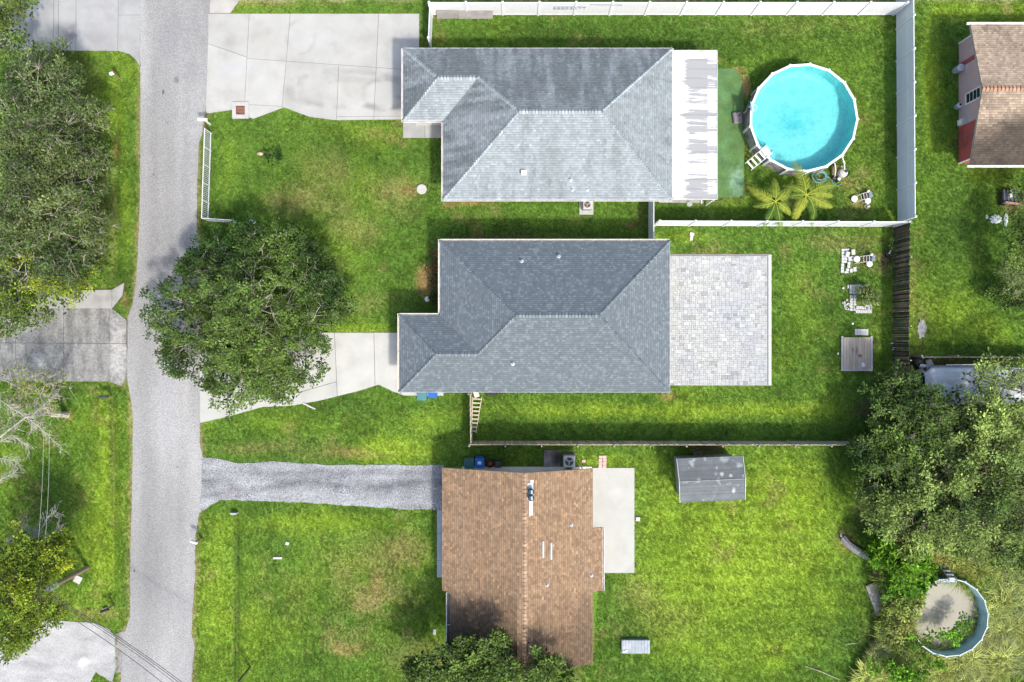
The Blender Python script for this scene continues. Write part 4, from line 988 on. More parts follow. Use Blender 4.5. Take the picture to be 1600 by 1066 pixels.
# ------------------------------------------------------------------ fences
M_vinyl = pmat('white_vinyl', (.74, .76, .78), .4, .03, 2)
M_vinylp = pmat('white_vinyl_panel', (.70, .72, .75), .45, .03, 2)
def vinyl_fence(name, label, pts, h, group=None, step=2.42, skip_last=False, midrail=False):
    """pts: ground points of the line; posts with caps, plain panels between rails; every panel and post is a mesh of its own"""
    root = empty(name, pts[0], label, 'fence', group); o = Vector(pts[0])
    posts = []
    me_p = MB().box((0, 0, (h + .05) / 2), (.127, .127, h + .05)).mesh('post'); me_p.materials.append(M_vinyl)
    me_c = MB().lathe((0, 0, 0), [(.10, 0), (.10, .03), (.03, .075)], 4).mesh('cap'); me_c.materials.append(M_vinyl)
    me_c.transform(Matrix.Rotation(math.pi / 4, 4, 'Z'))
    for a, b in zip(pts[:-1], pts[1:]):
        a = Vector(a) - o; b = Vector(b) - o; L_ = (b - a).length; n = max(1, round(L_ / step)); d = (b - a).normalized(); ang = math.atan2(d.y, d.x)
        for i in range(n + 1):
            p = a + (b - a) * i / n
            if all((p - q).length > .3 for q in posts):
                posts.append(p); po = bpy.data.objects.new('post', me_p); COL.objects.link(po); po.parent = root; po.location = p; po.rotation_euler.z = ang
                co = bpy.data.objects.new('cap', me_c); COL.objects.link(co); co.parent = po; co.location = (0, 0, h + .052)
        w = L_ / n - .13
        pm = MB(); k = 8
        for j in range(k): pm.box((-w / 2 + (j + .5) * w / k, 0, h / 2 + .02), (w / k - .008, .028, h - .2))
        pm.box((0, 0, h / 2 + .02), (w, .016, h - .2)); pme = pm.mesh('panel'); pme.materials.append(M_vinylp)
        rm = MB().box((0, 0, 0), (w, .05, .12), bevel=.006).mesh('rail'); rm.materials.append(M_vinyl)
        for i in range(n):
            c = a + (b - a) * (i + .5) / n
            for nm, me, z in (('panel', pme, 0), ('top_rail', rm, h - .06), ('bottom_rail', rm, .10)) + ((('middle_rail', rm, h * .62),) if midrail else ()):
                q = bpy.data.objects.new(nm, me); COL.objects.link(q); q.parent = root; q.location = c + Vector((0, 0, z)); q.rotation_euler.z = ang
    return root
vinyl_fence('vinyl_fence', 'white vinyl privacy fence along the north edge, above the pool lawn', PP([(1395, 23.5), (675, 23.5)]), 1.72)
vinyl_fence('vinyl_fence', 'tall white vinyl fence running down the east side of the pool lawn', PP([(1400, 8 - 12), (1402.5, 347)]), 2.05, midrail=True, step=2.05)
vinyl_fence('vinyl_fence', 'white vinyl fence between the palms and the lawn of the paver patio', PP([(1397, 354), (1022, 352.5)]), 1.8)
vinyl_fence('vinyl_fence', 'short bluish-white vinyl fence joining the two grey-roofed houses', PP([(1013.5, 310), (1013.5, 377)]), 1.7)
vinyl_fence('vinyl_gate', 'white vinyl gate beside the two grey boards and the concrete driveway', PP([(675.5, 26), (673.5, 74)]), 1.5, step=1.6)

def picket_fence():
    """low open fence along the road with a short return"""
    root = empty('picket_fence', P(328, 210), 'low white picket fence beside the road, north of the street tree', 'fence'); o = root.location.copy()
    h = 1.12; pm = MB().box((0, 0, h / 2), (.018, .045, h - .1)).mesh('picket'); pm.materials.append(M_vinyl)
    pp = MB().box((0, 0, h / 2), (.05, .05, h)).mesh('post'); pp.materials.append(M_vinyl)
    for (a, b) in ((P(331, 209), P(326.5, 345)), (P(326.5, 345.5), P(372, 348.5))):
        a = a - o; b = b - o; L_ = (b - a).length; d = (b - a).normalized(); ang = math.atan2(d.y, d.x); n = int(L_ / .125)
        for i in range(1, n):
            q = bpy.data.objects.new('picket', pm); COL.objects.link(q); q.parent = root; q.location = a + (b - a) * i / n; q.rotation_euler.z = ang
        for i in range(round(L_ / 1.15) + 1):
            q = bpy.data.objects.new('post', pp); COL.objects.link(q); q.parent = root; q.location = a + (b - a) * i / round(L_ / 1.15)
        for z in (.16, h - .03):
            c = (a + b) / 2; MB().box((c.x, c.y, z), (L_, .045, .05), rz=ang).build('rail', M_vinyl, root)
picket_fence()

def board_fence(name, label, pts, side, h, mats, tones, bw=.142, rails_far=True, parts=True):
    """pts ground points; side = which side of the line the boards stand on (+1 left of the direction)"""
    root = empty(name, pts[0], label, 'fence'); o = Vector(pts[0]); meshes = []
    for t in tones:
        mb = MB(); w = bw - .008
        prof = [(-w / 2, 0), (w / 2, 0), (w / 2, h - .035), (w / 2 - .03, h), (-w / 2 + .03, h), (-w / 2, h - .035)]
        f = [Vector((x, -.009, z)) for x, z in prof]; b_ = [Vector((x, .009, z)) for x, z in prof]
        mb.poly(f, t); mb.poly(b_[::-1], t)
        for i in range(6): mb.poly([f[i], b_[i], b_[(i + 1) % 6], f[(i + 1) % 6]], t * (1.7 if 1 < i < 5 else 1))  # board tops lightened in colour to look sunlit
        me = mb.mesh('board'); me.materials.append(mats[0]); meshes.append(me)
    for a, b in zip(pts[:-1], pts[1:]):
        a = Vector(a) - o; b = Vector(b) - o; L_ = (b - a).length; d = (b - a).normalized(); ang = math.atan2(d.y, d.x); nn = Vector((-d.y, d.x, 0)) * side
        n = int(L_ / bw)
        for i in range(n):
            q = bpy.data.objects.new('board', random.choice(meshes)); COL.objects.link(q); q.parent = root
            q.location = a + d * (i + .5) * L_ / n + nn * .03 + Vector((0, 0, random.uniform(-.012, .012)))
            q.rotation_euler = (random.uniform(-.012, .012), random.uniform(-.008, .008), ang)
        for z in (.35, h * .55, h - .22):
            c = (a + b) / 2 - nn * .008; MB().box((c.x, c.y, z), (L_, .038, .09), rz=ang).build('rail', mats[1], root)
        for i in range(round(L_ / 2.4) + 1):
            p = a + (b - a) * i / round(L_ / 2.4) - nn * .075
            MB().box((p.x, p.y, (h + .03) / 2), (.09, .09, h + .03), rz=ang, bevel=.006).build('post', mats[1], root)
    return root
M_wood = pmat('weathered_board', (.38, .32, .25), .9, .22, 3, .004, 60, tone=True, stretch=(3, 3, .4), base2=(.28, .28, .21), s2=.35)
M_woodd = pmat('shade_darkened_board', (.115, .078, .055), .9, .3, 5, .004, 60, tone=True, stretch=(1, 1, 1), base2=(.05, .055, .035), s2=.8, t2=(.4, .6))  # dark colour carries the shade on the fence's west face
M_rail = pmat('grey_rail_wood', (.36, .31, .25), .9, .15, 4)
board_fence('board_fence', 'long brown board fence between the slate-roofed house and the brown-roofed house', PP([(735.5, 689.5), (1390, 690)]), 1, 1.75, (M_wood, M_rail), (.75, .9, 1.0, 1.15))
board_fence('board_fence', 'tall dark board fence at the east end of the patio lawn', PP([(1396.5, 356), (1394.5, 665)]), -1, 1.95, (M_woodd, M_rail), (.3, .45, .65, .9, 1.5), bw=.15)
board_fence('board_gate', 'short board fence with gate between the slate roof and the bins', PP([(736.2, 613), (737.4, 690)]), 1, 1.7, (M_wood, M_rail), (1.3, 1.5, 1.7))
board_fence('board_fence', 'low board fence behind the white tarp at the right edge', PP([(1424, 557), (1700, 558)]), -1, 1.2, (M_wood, M_rail), (.9, 1.1))
for py in (632, 655, 667):    # the gate's hardware boards
    p = P(732.5, py, 1.2); MB().box((p.x, p.y, 1.2), (.13, .26, .3), bevel=.01)

# ------------------------------------------------------------------ pools
def pool(name, label, c, R, hgt, n, rot, M_wall, M_liner, M_rim, M_water, zw, zfloor, rimw=.16):
    root = empty(name, (c.x, c.y, 0), label, 'swimming pool')
    ang = [rot + 2 * math.pi * i / n for i in range(n)]
    v = lambda r, a, z: Vector((r * math.cos(a), r * math.sin(a), z))
    ro = R - .06; ri = R - .085
    for i in range(n):
        a, b = ang[i], ang[(i + 1) % n]
        m = MB(); m.hexa([v(ro, a, 0), v(ro, b, 0), v(ro - .02, b, 0), v(ro - .02, a, 0)], [v(ro, a, hgt - .02), v(ro, b, hgt - .02), v(ro - .02, b, hgt - .02), v(ro - .02, a, hgt - .02)]); m.build('wall_panel', M_wall, root)
        m = MB(); m.hexa([v(R, a, hgt), v(R, b, hgt), v(R - rimw, b, hgt), v(R - rimw, a, hgt)], [v(R - .01, a, hgt + .03), v(R - .01, b, hgt + .03), v(R - rimw + .01, b, hgt + .03), v(R - rimw + .01, a, hgt + .03)]); m.build('top_rail', M_rim, root)
        m = MB(); m.box(v(R - .02, a, hgt / 2), (.07, .14, hgt - .01), rz=a, bevel=.008); m.build('upright', M_rim, root)
        m = MB(); m.box(v(R - rimw / 2 + .012, a, hgt + .03), (rimw + .045, .13, .045), rz=a, bevel=.015); m.build('rail_cap', M_rim, root)
    L_ = MB(); K = n * 3
    def rr(k):   # inner polygon, straight between uprights
        i, f = divmod(k, 3); a, b = ang[i % n], ang[(i + 1) % n]; return v(ri, a, 0).lerp(v(ri, b, 0), f / 3)
    ring = [rr(k) for k in range(K)]
    prof = [(1.0, hgt - .01), (1.0, zfloor + .25), (.965, zfloor + .08), (.90, zfloor)]
    for (s0, z0), (s1, z1) in zip(prof[:-1], prof[1:]):
        for k in range(K):
            p, q = ring[k], ring[(k + 1) % K]
            L_.poly([(p.x * s0, p.y * s0, z0), (q.x * s0, q.y * s0, z0), (q.x * s1, q.y * s1, z1), (p.x * s1, p.y * s1, z1)])
    L_.poly([(p.x * .9, p.y * .9, zfloor) for p in ring])
    L_.build('liner', M_liner, root)
    w = MB(); w.poly([(p.x * .998, p.y * .998, zw) for p in ring]); w.build('water', M_water, root)
    return root
def watermat(name, tint, rough, ripple):
    m = bpy.data.materials.new(name); m.use_nodes = True; N = m.node_tree.nodes; L = m.node_tree.links; out = N['Material Output']; N.remove(N['Principled BSDF'])
    t = N.new('ShaderNodeBsdfTransparent'); t.inputs[0].default_value = (*tint, 1); g = N.new('ShaderNodeBsdfGlossy'); g.inputs['Roughness'].default_value = rough
    f = N.new('ShaderNodeFresnel'); f.inputs[0].default_value = 1.33; mx = N.new('ShaderNodeMixShader')
    nz = N.new('ShaderNodeTexNoise'); nz.inputs['Scale'].default_value = 3; geo = N.new('ShaderNodeNewGeometry'); L.new(geo.outputs['Position'], nz.inputs['Vector'])
    b = N.new('ShaderNodeBump'); b.inputs['Distance'].default_value = ripple; L.new(nz.outputs[0], b.inputs['Height']); L.new(b.outputs[0], g.inputs['Normal']); L.new(b.outputs[0], f.inputs['Normal'])
    L.new(f.outputs[0], mx.inputs[0]); L.new(t.outputs[0], mx.inputs[1]); L.new(g.outputs[0], mx.inputs[2]); L.new(mx.outputs[0], out.inputs[0]); return m
M_liner1 = pmat('turquoise_liner', (.33, .66, .68), .6, .10, 1.6, 0, 10, fine=.10, fscale=7, base2=(.26, .62, .65), s2=1.8, t2=(.5, .7),
                spots=[(POOL1.x - .25, POOL1.y - .15, .55, .38, (.05, .42, .50), .55), (POOL1.x - .15, POOL1.y + .1, 1.6, 1.1, (.10, .50, .56), .5)])
M_poolwall1 = pmat('grey_stone_print_wall', (.36, .34, .33), .6, .22, 5, .006, 12, base2=(.20, .19, .19), s2=2.2, t2=(.45, .55))
pool1 = pool('above_ground_pool', 'large round turquoise pool with white rim behind the pale-roofed house', POOL1, R1, 1.3, 17, math.radians(-1.5), M_poolwall1, M_liner1, M_white,
             watermat('clear_water', (.66, .94, .95), .06, .02), 1.12, .03)
M_liner2 = pmat('faded_blue_liner', (.40, .60, .66), .55, .10, 2, 0, base2=(.32, .50, .54), s2=1.5, t2=(.5, .7))
M_murk = pmat('murky_still_water', (.30, .285, .225), .10, .06, .7, spec=.5)
pool2 = pool('above_ground_pool', 'old round pool of murky brown water, overgrown by plants', POOL2, R2, 1.2, 18, 0.1, pmat('grey_blue_pool_wall', (.13, .20, .24), .6, .15, 3), M_liner2, pmat('grey_blue_rim', (.45, .55, .58), .5, .12, 3), M_murk, .34, .02, rimw=.075)

def aframe_ladder(name, label, at, rz, mat, w=.55, h=1.45, run=.75, steps=4, both=True, cat='ladder'):
    root = empty(name, at, label, cat, rz=rz)
    for s in (-1, 1):
        m = MB(); m.tube([(-run, s * w / 2, 0), (-run * .1, s * w / 2, h), (run * .05, s * w / 2, h + .12), (run * .25, s * w / 2, h)] + ([(run, s * w / 2, .15)] if both else []), .03, 8); m.build('side_rail', mat, root)
    for sd in ((-1, 1) if both else (-1,)):
        for i in range(steps):
            t = (i + .6) / (steps + .3); m = MB(); m.box((sd * run * (1 - t * .9), 0, h * t), (.13, w, .035), bevel=.006); m.build('step', mat, root)
    m = MB(); m.box((run * .07, 0, h - .02), (.30, w - .06, .03), bevel=.006); m.build('platform', mat, root)
    return root
c = P(1196, 238, 1.3); d = (POOL1 - Vector((c.x, c.y, 0))).normalized()
aframe_ladder('pool_ladder', 'white ladder over the rim of the turquoise pool', (c.x, c.y, 0), math.atan2(d.y, d.x), M_white, run=.95, w=.62)
c = P(1484, 903, 1.2); d = (POOL2 - Vector((c.x, c.y, 0))).normalized()
aframe_ladder('pool_ladder', 'grey ladder over the rim of the murky pool', (c.x, c.y, 0), math.atan2(d.y, d.x), pmat('weathered_grey_plastic', (.38, .42, .43), .6), w=.5, run=.8)

def pool_hoop():
    root = empty('pool_basketball_hoop', P(1151, 184), 'poolside basketball hoop with grey base and small clear backboard', 'basketball hoop', rz=.15)
    g = pmat('mauve_grey_plastic', (.20, .18, .20), .5, .05)
    MB().box((0, -.05, .14), (.62, .78, .26), bevel=.06).build('base', g, root)
    MB().tube([(0, 0, .26), (.05, .02, .8), (.45, .12, 1.35)], .03, 8).build('pole', M_black, root)
    MB().tube([(-.06, .25, .26), (.1, .2, .9), (.45, .16, 1.3)], .02, 6).build('brace', M_black, root)
    b = MB(); b.box((.52, .10, 1.62), (.035, .62, .42), R=Matrix.Rotation(-.7, 3, 'Y')); bo = b.build('backboard', pmat('pale_acrylic', (.42, .55, .66), .2, .15, 9), root)
    r = MB(); r.tube([(.72 + .19 * math.cos(a), .1 + .19 * math.sin(a), 1.42) for a in np.linspace(0, 2 * math.pi, 15)], .012, 6); r.build('rim', M_white, root)
    n = MB()
    for i in range(10):
        a = i * .628; n.tube([(.72 + .19 * math.cos(a), .1 + .19 * math.sin(a), 1.41), (.72 + .10 * math.cos(a + .3), .1 + .10 * math.sin(a + .3), 1.12)], .006, 4)
    n.build('net', M_white, root)
pool_hoop()

def torus_coil(mb, c, R, r, turns, wob=.05, seed=1):
    rr = random.Random(seed); pts = []
    for i in range(int(turns * 18)):
        a = i / 18 * 2 * math.pi; q = R * (1 + rr.uniform(-wob, wob)); pts.append((c[0] + q * math.cos(a), c[1] + q * .8 * math.sin(a), c[2] + .012 * i / 18 + rr.uniform(0, .01)))
    mb.tube(pts, r, 6)
M_teal = pmat('teal_hose', (.10, .30, .30), .45, .1)
m = MB(); torus_coil(m, (0, 0, .12), .50, .032, 3.2, .06); torus_coil(m, (.06, .02, .18), .33, .03, 2.3, .1, 4)
m.tube([(.48, .05, .12), (.8, -.1, .05), (.95, -.4, .04), (1.25, -.6, .04), (1.55, -.45, .04)], .028, 6)
o = m.build('vacuum_hose', M_teal); o.location = P(1279, 277); tag(o, 'coiled teal pool hose lying against the wall of the turquoise pool', 'hose')
def filter_pump():
    root = empty('sand_filter', P(1312, 273), 'grey sand filter tank beside the turquoise pool', 'pool filter')
    g = pmat('pale_grey_tank', (.50, .50, .46), .5, .08)
    MB().lathe((0, 0, 0), [(.22, 0), (.30, .12), (.31, .45), (.26, .62), (.10, .72)], 18).build('tank', g, root)
    v = MB().lathe((.07, .05, .66), [(.10, 0), (.10, .14), (.05, .18)], 12).build('valve', pmat('dark_valve', (.05, .05, .055), .4), root)
    MB().tube([(0, .1, .7), (-.1, .5, .85), (-.30, .95, 1.0)], .035, 8).build('pipe', M_pipe, root)
    MB().box((-.14, .58, .9), (.12, .22, .09), rz=.4, bevel=.015).build('coupling', pmat('yellowed_plastic', (.62, .60, .35), .5), root)
    MB().tube([(.28, -.08, .15), (.45, -.18, .05), (.62, -.02, .04), (.66, .25, .04)], .025, 6).build('drain_hose', M_black, root)
    p = empty('pool_pump', P(1303.5, 281), 'small black pump with white lid beside the grey sand filter', 'pump')
    MB().cyl((-.2, .12, .18), (.12, -.02, .18), .14, n=12).build('motor', M_black, p)
    MB().lathe((.13, -.05, 0), [(.13, .05), (.15, .3), (.12, .36), (.08, .40)], 14).build('strainer', M_black, p)
    MB().lathe((.13, -.05, .40), [(.10, 0), (.10, .03), (.05, .04)], 12).build('lid', M_pipe, p)
    MB().tube([(-.1, .15, .3), (-.22, .5, .7), (-.42, .9, .95)], .03, 8).build('pipe', M_pipe, p)
    # brownish cover leaning between them
    MB_ = MB(); MB_.lathe((0, 0, 0), [(.36, 0), (.36, .05), (.28, .09), (.05, .11)], 16)
    o = MB_.build('round_cover', pmat('mossy_brown_lid', (.17, .15, .05), .85, .2, 8)); o.location = P(1306, 267); o.location.z = .16; o.rotation_euler = (.12, .1, 0); tag(o, 'mossy brown round cover between the pool wall and the sand filter', 'cover')
    MB_ = MB(); MB_.box((0, 0, .07), (.7, .6, .14), bevel=.01); o = MB_.build('equipment_pad', M_porch); o.location = P(1307, 267); tag(o, 'small concrete pad under the mossy round cover', 'pad')
filter_pump()

# ------------------------------------------------------------------ things in the yards
def ac_unit(name, label, at, s, hgt, cap, fan, pad, padsz, padoff):
    root = empty(name, at, label, 'air conditioner')
    po = MB().box((padoff[0], padoff[1], .04), (padsz[0], padsz[1], .10), bevel=.008).build('pad', pad, root)
    m = MB(); m.box((0, 0, .09 + hgt / 2), (s, s, hgt), bevel=.05)
    body = m.build('body', cap, root)
    f = MB()
    for i in range(7):
        f.box((0, 0, .15 + i * (hgt - .12) / 7), (s + .012, s + .012, .03))
    f.build('louvre', pmat('coil_grey', (.20, .22, .23), .6), body)
    MB().lathe((0, 0, .09 + hgt + .001), [(s * .36, 0), (s * .36, .005)], 22).build('fan_well', M_black, root)
    bl = MB(); bl.lathe((0, 0, .09 + hgt + .008), [(s * .09, 0), (s * .08, .03)], 12)
    for i in range(3):
        a = i * 2 * math.pi / 3 + .4; R = Matrix.Rotation(a, 3, 'Z') @ Matrix.Rotation(.35, 3, 'X'); bl.box(Matrix.Rotation(a, 3, 'Z') @ Vector((s * .2, 0, 0)) + Vector((0, 0, .09 + hgt + .02)), (s * .24, s * .16, .006), R=R)
    bl.build('fan', fan, root)
    g = MB()
    for q in (.12, .2, .28, .36): g.tube([(s * q * math.cos(a), s * q * math.sin(a), .09 + hgt + .045) for a in np.linspace(0, 2 * math.pi, 21)], .004, 4)
    for i in range(8):
        a = i * math.pi / 4; g.tube([(s * .05 * math.cos(a), s * .05 * math.sin(a), .09 + hgt + .05), (s * .38 * math.cos(a), s * .38 * math.sin(a), .09 + hgt + .03)], .004, 4)
    g.build('fan_guard', pmat('guard_wire', (.3, .31, .32), .5), root)
    return root
ac_unit('air_conditioner', 'air conditioner on a pale pad under the gutter of the pale streaky roof', P(916, 323), .58, .6, pmat('ac_light_grey', (.50, .50, .49), .5, .05), pmat('tan_fan', (.35, .26, .18), .5), M_conc2, (.95, .98), (0, -.06))
ac_unit('air_conditioner', 'square air conditioner with black fan opening, north of the brown roof', P(888, 718), .78, .75, pmat('ac_pale_beige', (.52, .54, .52), .5, .05), pmat('grey_fan', (.45, .48, .5), .4), M_joint, (.92, .95), (0, 0))
m = MB(); m.box((0, 0, .05), (1.13, 1.14, .10), bevel=.008); o = m.build('concrete_slab', pmat('blackened_slab', (.27, .26, .24), .9, .2, 3, .005, base2=(.10, .09, .08), s2=1.1, t2=(.4, .65), spots=[(P(870, 716).x, P(870, 716).y, .4, .6, (.045, .035, .03), .85)])); o.location = P(862.5, 716); tag(o, 'blackened square slab beside the square air conditioner', 'slab')

def wheelie_bin(name, label, at, body, lid, rz=0, w=.58, d=.62, h=.98, sticker=None, lidtilt=0):
    root = empty(name, at, label, 'bin', rz=rz)
    m = MB(); m.hexa([(-w * .4, -d * .36, .06), (w * .4, -d * .36, .06), (w * .4, d * .38, .06), (-w * .4, d * .38, .06)], [(-w / 2 + .02, -d / 2 + .02, h), (w / 2 - .02, -d / 2 + .02, h), (w / 2 - .02, d / 2 - .02, h), (-w / 2 + .02, d / 2 - .02, h)]); m.build('body', body, root)
    m = MB(); m.box((0, 0, h + .035), (w, d, .07), bevel=.035); m.box((0, 0, h + .075), (w * .66, d * .6, .02), bevel=.01); lo = m.build('lid', lid, root)
    if sticker: MB().box((0, .02, h + .089), (.24, .2, .004)).build('sticker', sticker, root)
    m = MB(); m.tube([(-w * .4, d / 2, h), (-w * .4, d / 2 + .07, h + .02), (w * .4, d / 2 + .07, h + .02), (w * .4, d / 2, h)], .016, 6); m.build('handle', lid, root)
    for s in (-1, 1): MB().cyl((s * w * .46 - .025, d * .36, .12), (s * w * .46 + .025, d * .36, .12), .12, n=14).build('wheel', M_black, root)
    return root
M_bgreen = pmat('dark_green_plastic', (.03, .13, .12), .4, .08, 3); M_bblue = pmat('blue_plastic', (.015, .12, .46), .4, .06, 3); M_bteal = pmat('teal_plastic', (.06, .20, .22), .45, .08, 3)
M_stick = pmat('white_sticker', (.6, .72, .85), .5)
wheelie_bin('wheelie_bin', 'dark green bin, westernmost of the row beside the brown-roofed house', P(734.5, 720.5), M_bgreen, M_bgreen, w=.66, d=.70)
wheelie_bin('wheelie_bin', 'blue recycling bin with pale sticker beside the dark green bin', P(750.5, 719.5), M_bblue, M_bblue, w=.62, d=.70, sticker=M_stick)
wheelie_bin('wheelie_bin', 'small black bin at the east end of the row beside the brown roof', P(778.5, 722.5), M_black, pmat('worn_black_lid', (.045, .045, .05), .5, .2, 8), w=.46, d=.46, h=.75)
r = empty('bucket', P(766, 722.5), 'dark round bucket with red contents between the blue and the black bin', 'bucket')
MB().lathe((0, 0, 0), [(.20, 0), (.26, .55), (.27, .56), (.22, .56), (.2, .45)], 18).build('body', M_black, r)
MB().lathe((0, 0, .44), [(.21, 0), (.15, .1), (.05, .14)], 12).build('contents', pmat('red_stuff', (.34, .05, .02), .6, .25, 12), r)
wheelie_bin('wheelie_bin', 'teal bin on the narrow walk half under the slate roof', P(662, 616.2), M_bteal, M_bteal, w=.66, d=.66)
wheelie_bin('wheelie_bin', 'bright blue bin on the narrow walk half under the slate roof', P(678.5, 612.8), M_bblue, M_bblue, w=.60, d=.62)
m = MB(); m.box((0, 0, .12), (.8, .5, .2), bevel=.03); o = m.build('black_box', M_black); o.location = P(768, 611.5); tag(o, 'flat black box on the grass under the slate roof edge', 'box')

# ladder leaning by the board gate
def ladder():
    root = empty('ladder', P(746, 618), 'long whitish ladder lying beside the short board fence', 'ladder', rz=-.05)
    wd = pmat('sun_bleached_wood', (.55, .50, .42), .85, .12, 4)
    a, b = .30, .15; L_ = 2.55
    for s in (-1, 1): m = MB(); m.hexa([(s * a - .02, -.1, .12), (s * a + .02, -.1, .12), (s * b - .12 + .02, -L_, .05), (s * b - .12 - .02, -L_, .05)], [(s * a - .02, -.1, .17), (s * a + .02, -.1, .17), (s * b - .12 + .02, -L_, .10), (s * b - .12 - .02, -L_, .10)]); m.build('side_rail', wd, root)
    for i in range(9):
        t = (i + .5) / 9; x = -.12 * t; wd_ = a + (b - a) * t; MB().box((x, -.1 - (L_ - .1) * t, .145 - .06 * t), (2 * wd_, .075, .03), bevel=.004).build('rung', wd, root)
ladder()
m = MB(); m.box((0, 0, .12), (.34, .40, .22), bevel=.02); o = m.build('storage_box', M_cream); o.location = P(744.5, 616); o.rotation_euler.z = .3; tag(o, 'small cream box at the top end of the ladder', 'box')

# planks by the north fence
M_plank = pmat('grey_weathered_plywood', (.27, .255, .25), .9, .2, 3, .006, 30, stretch=(.5, 3, 1), tone=True)
for (x0, x1, y0, y1, rz, lb) in ((683, 718, 12.5, 29, .02, 'grey weathered board, left one of two against the north vinyl fence'), (717, 770, 12.5, 30.5, .01, 'grey weathered board, longer right one of two against the north vinyl fence')):
    a, b = P(x0, 30), P(x1, 30); yt_ = P(0, 24.6).y - a.y; m = MB(); w_ = b.x - a.x; t_ = 1 if x0 < 700 else 1.1; hh_ = .78 if x0 < 700 else .70
    m.hexa([(0, 0, .02), (w_, rz * 2, .02), (w_, rz * 2 + .03, 0), (0, .03, 0)], [(.02, yt_, hh_), (w_ + .03, yt_, hh_ - rz * 2), (w_ + .03, yt_ + .03, hh_ - .01 - rz * 2), (.02, yt_ + .03, hh_ - .01)], t_); o = m.build('plywood_board', M_plank); o.location = a; tag(o, lb, 'board')
# rungs and a pipe hung on the fence
M_rack = pmat('grey_blue_metal', (.25, .29, .33), .5)
p = P(890, 16, .9); rk = empty('hanging_ladder', (p.x, P(0, 23.5).y - .03, 0), 'thin grey ladder hanging flat on the north vinyl fence', 'ladder')
for z, x0, x1 in ((1.22, -1.1, 1.1), (.95, -1.1, .5)): MB().box(((x0 + x1) / 2, -.03, z), (x1 - x0, .03, .035)).build('side_rail', M_rack, rk)
for i in range(8): MB().box((-1.0 + i * .28, -.03, 1.02 + .1 * (i > 4)), (.03, .03, .36 - .02 * i)).build('rung', M_rack, rk)
p = P(947, 10, 1.3); m = MB(); m.tube([(-1.05, 0, 0), (1.05, 0, -.03)], .03, 6); o = m.build('fence_pipe', M_rack); o.location = (p.x, P(0, 23.5).y - .06, 1.5); tag(o, 'thin grey pipe fixed high on the north vinyl fence', 'pipe')

# catch basin with rusty grate
r = empty('catch_basin', P(376.5, 173), 'square concrete storm drain with rusty grate at the driveway edge', 'storm drain')
m = MB()
w = .56; g = .30
for s in ((-1, 0), (1, 0), (0, -1), (0, 1)):
    if s[0]: m.box((s[0] * (w + g) / 2, 0, .06), (w - g, 2 * w, .14), bevel=.01)
    else: m.box((0, s[1] * (w + g) / 2, .0601), (2 * g, w - g, .14), bevel=.01)
m.build('curb', pmat('basin_concrete', (.43, .43, .41), .9, .08, 2, .004), r)
MB().box((0, 0, -.02), (2 * g, 2 * g, .02)).build('pit', M_black, r)
M_rust = pmat('rusty_iron', (.20, .045, .022), .8, .2, 9)
for i in range(8): MB().box((-g + .035 + i * .076, 0, .10), (.04, 2 * g - .02, .03)).build('grate_bar', M_rust, r)
for i in range(3): MB().box((0, -.22 + i * .22, .095), (2 * g - .02, .03, .025)).build('grate_bar', M_rust, r)
# lids
m = MB(); m.lathe((0, 0, 0), [(.34, 0), (.34, .07), (.31, .09), (.0, .095)][:3], 26); o = m.build('septic_lid', pmat('pale_lid', (.47, .46, .44), .8, .06, 3)); o.location = P(659, 296); tag(o, 'round pale lid on the front lawn near the pale streaky roof', 'lid')
m = MB(); m.lathe((0, 0, 0), [(.19, 0), (.19, .08), (.12, .11)], 18); o = m.build('valve_box', pmat('grey_green_lid', (.40, .42, .38), .7, .15, 8)); o.location = P(1077, 319); tag(o, 'small grey round valve box south of the white patio roof', 'valve box')
m = MB(); m.tube([(0, .3, .5), (.02, .05, .12), (.03, -.25, .05)], .045, 8); o = m.build('downspout', M_pipe); o.location = P(1095, 313); tag(o, 'short white downspout end south of the white patio roof', 'pipe')
m = MB(); m.lathe((0, 0, 0), [(.14, 0), (.19, .25), (.17, .42), (.06, .5), (.03, .52)], 14); o = m.build('garden_urn', pmat('white_ceramic', (.82, .82, .80), .35)); o.location = P(668.5, 468); tag(o, 'small white garden urn by the bed at the slate roof', 'urn')
def stones(name, label, spots, mat, cat):
    for i, (px, py, sx, sy) in enumerate(spots):
        m = MB(); m.box((0, 0, .04), (sx, sy, .08), bevel=.02); o = m.build(name, mat); o.location = P(px, py); o.rotation_euler.z = random.uniform(-.5, .5); tag(o, label[i], cat)
M_offw = pmat('off_white', (.54, .53, .49), .8, .12, 8)
stones('cinder_stone', ['pale flat stone on the brown-roofed house front lawn near its tree', 'small pale stone at the corner of the white back slab', 'small white stone south of the vinyl fence post', 'pale rubble piece below the vinyl fence', 'thin pale strip lying on the lawn beside the curved driveway', 'small cream block on the lawn north of the street tree', 'small pale stone in the dry grass of the front lawn', 'small flat white thing on the grass at the foot of the utility pole'],
       [(679, 987, .2, .38), (996.5, 811, .28, .28), (1081, 366, .3, .2), (1080, 372, .2, .35), (483, 634.5, .95, .1), (395, 346.5, .42, .22), (449, 849, .24, .22), (122, 905, .5, .5)], M_offw, 'stone')
m = MB()
for i, (dx, dy) in enumerate(((-.28, .1), (.02, .12), (-.30, -.2), (.0, -.2), (.29, -.15), (-.05, .4))): pass
r = empty('paver_stack', P(941.5, 721), 'small patch of pink pavers north of the white back slab', 'pavers')
M_pinkp = pmat('pink_paver', (.58, .40, .37), .9, .08, 4)
for i, (dx, dy) in enumerate(((-.13, .30), (.13, .30), (-.15, .08), (.14, .09), (-.14, -.14), (.13, -.13), (-.16, -.35), (.12, -.35))): MB().box((dx, dy, .03), (.245, .20, .07), rz=random.uniform(-.05, .05), bevel=.01).build('paver', M_pinkp, r)
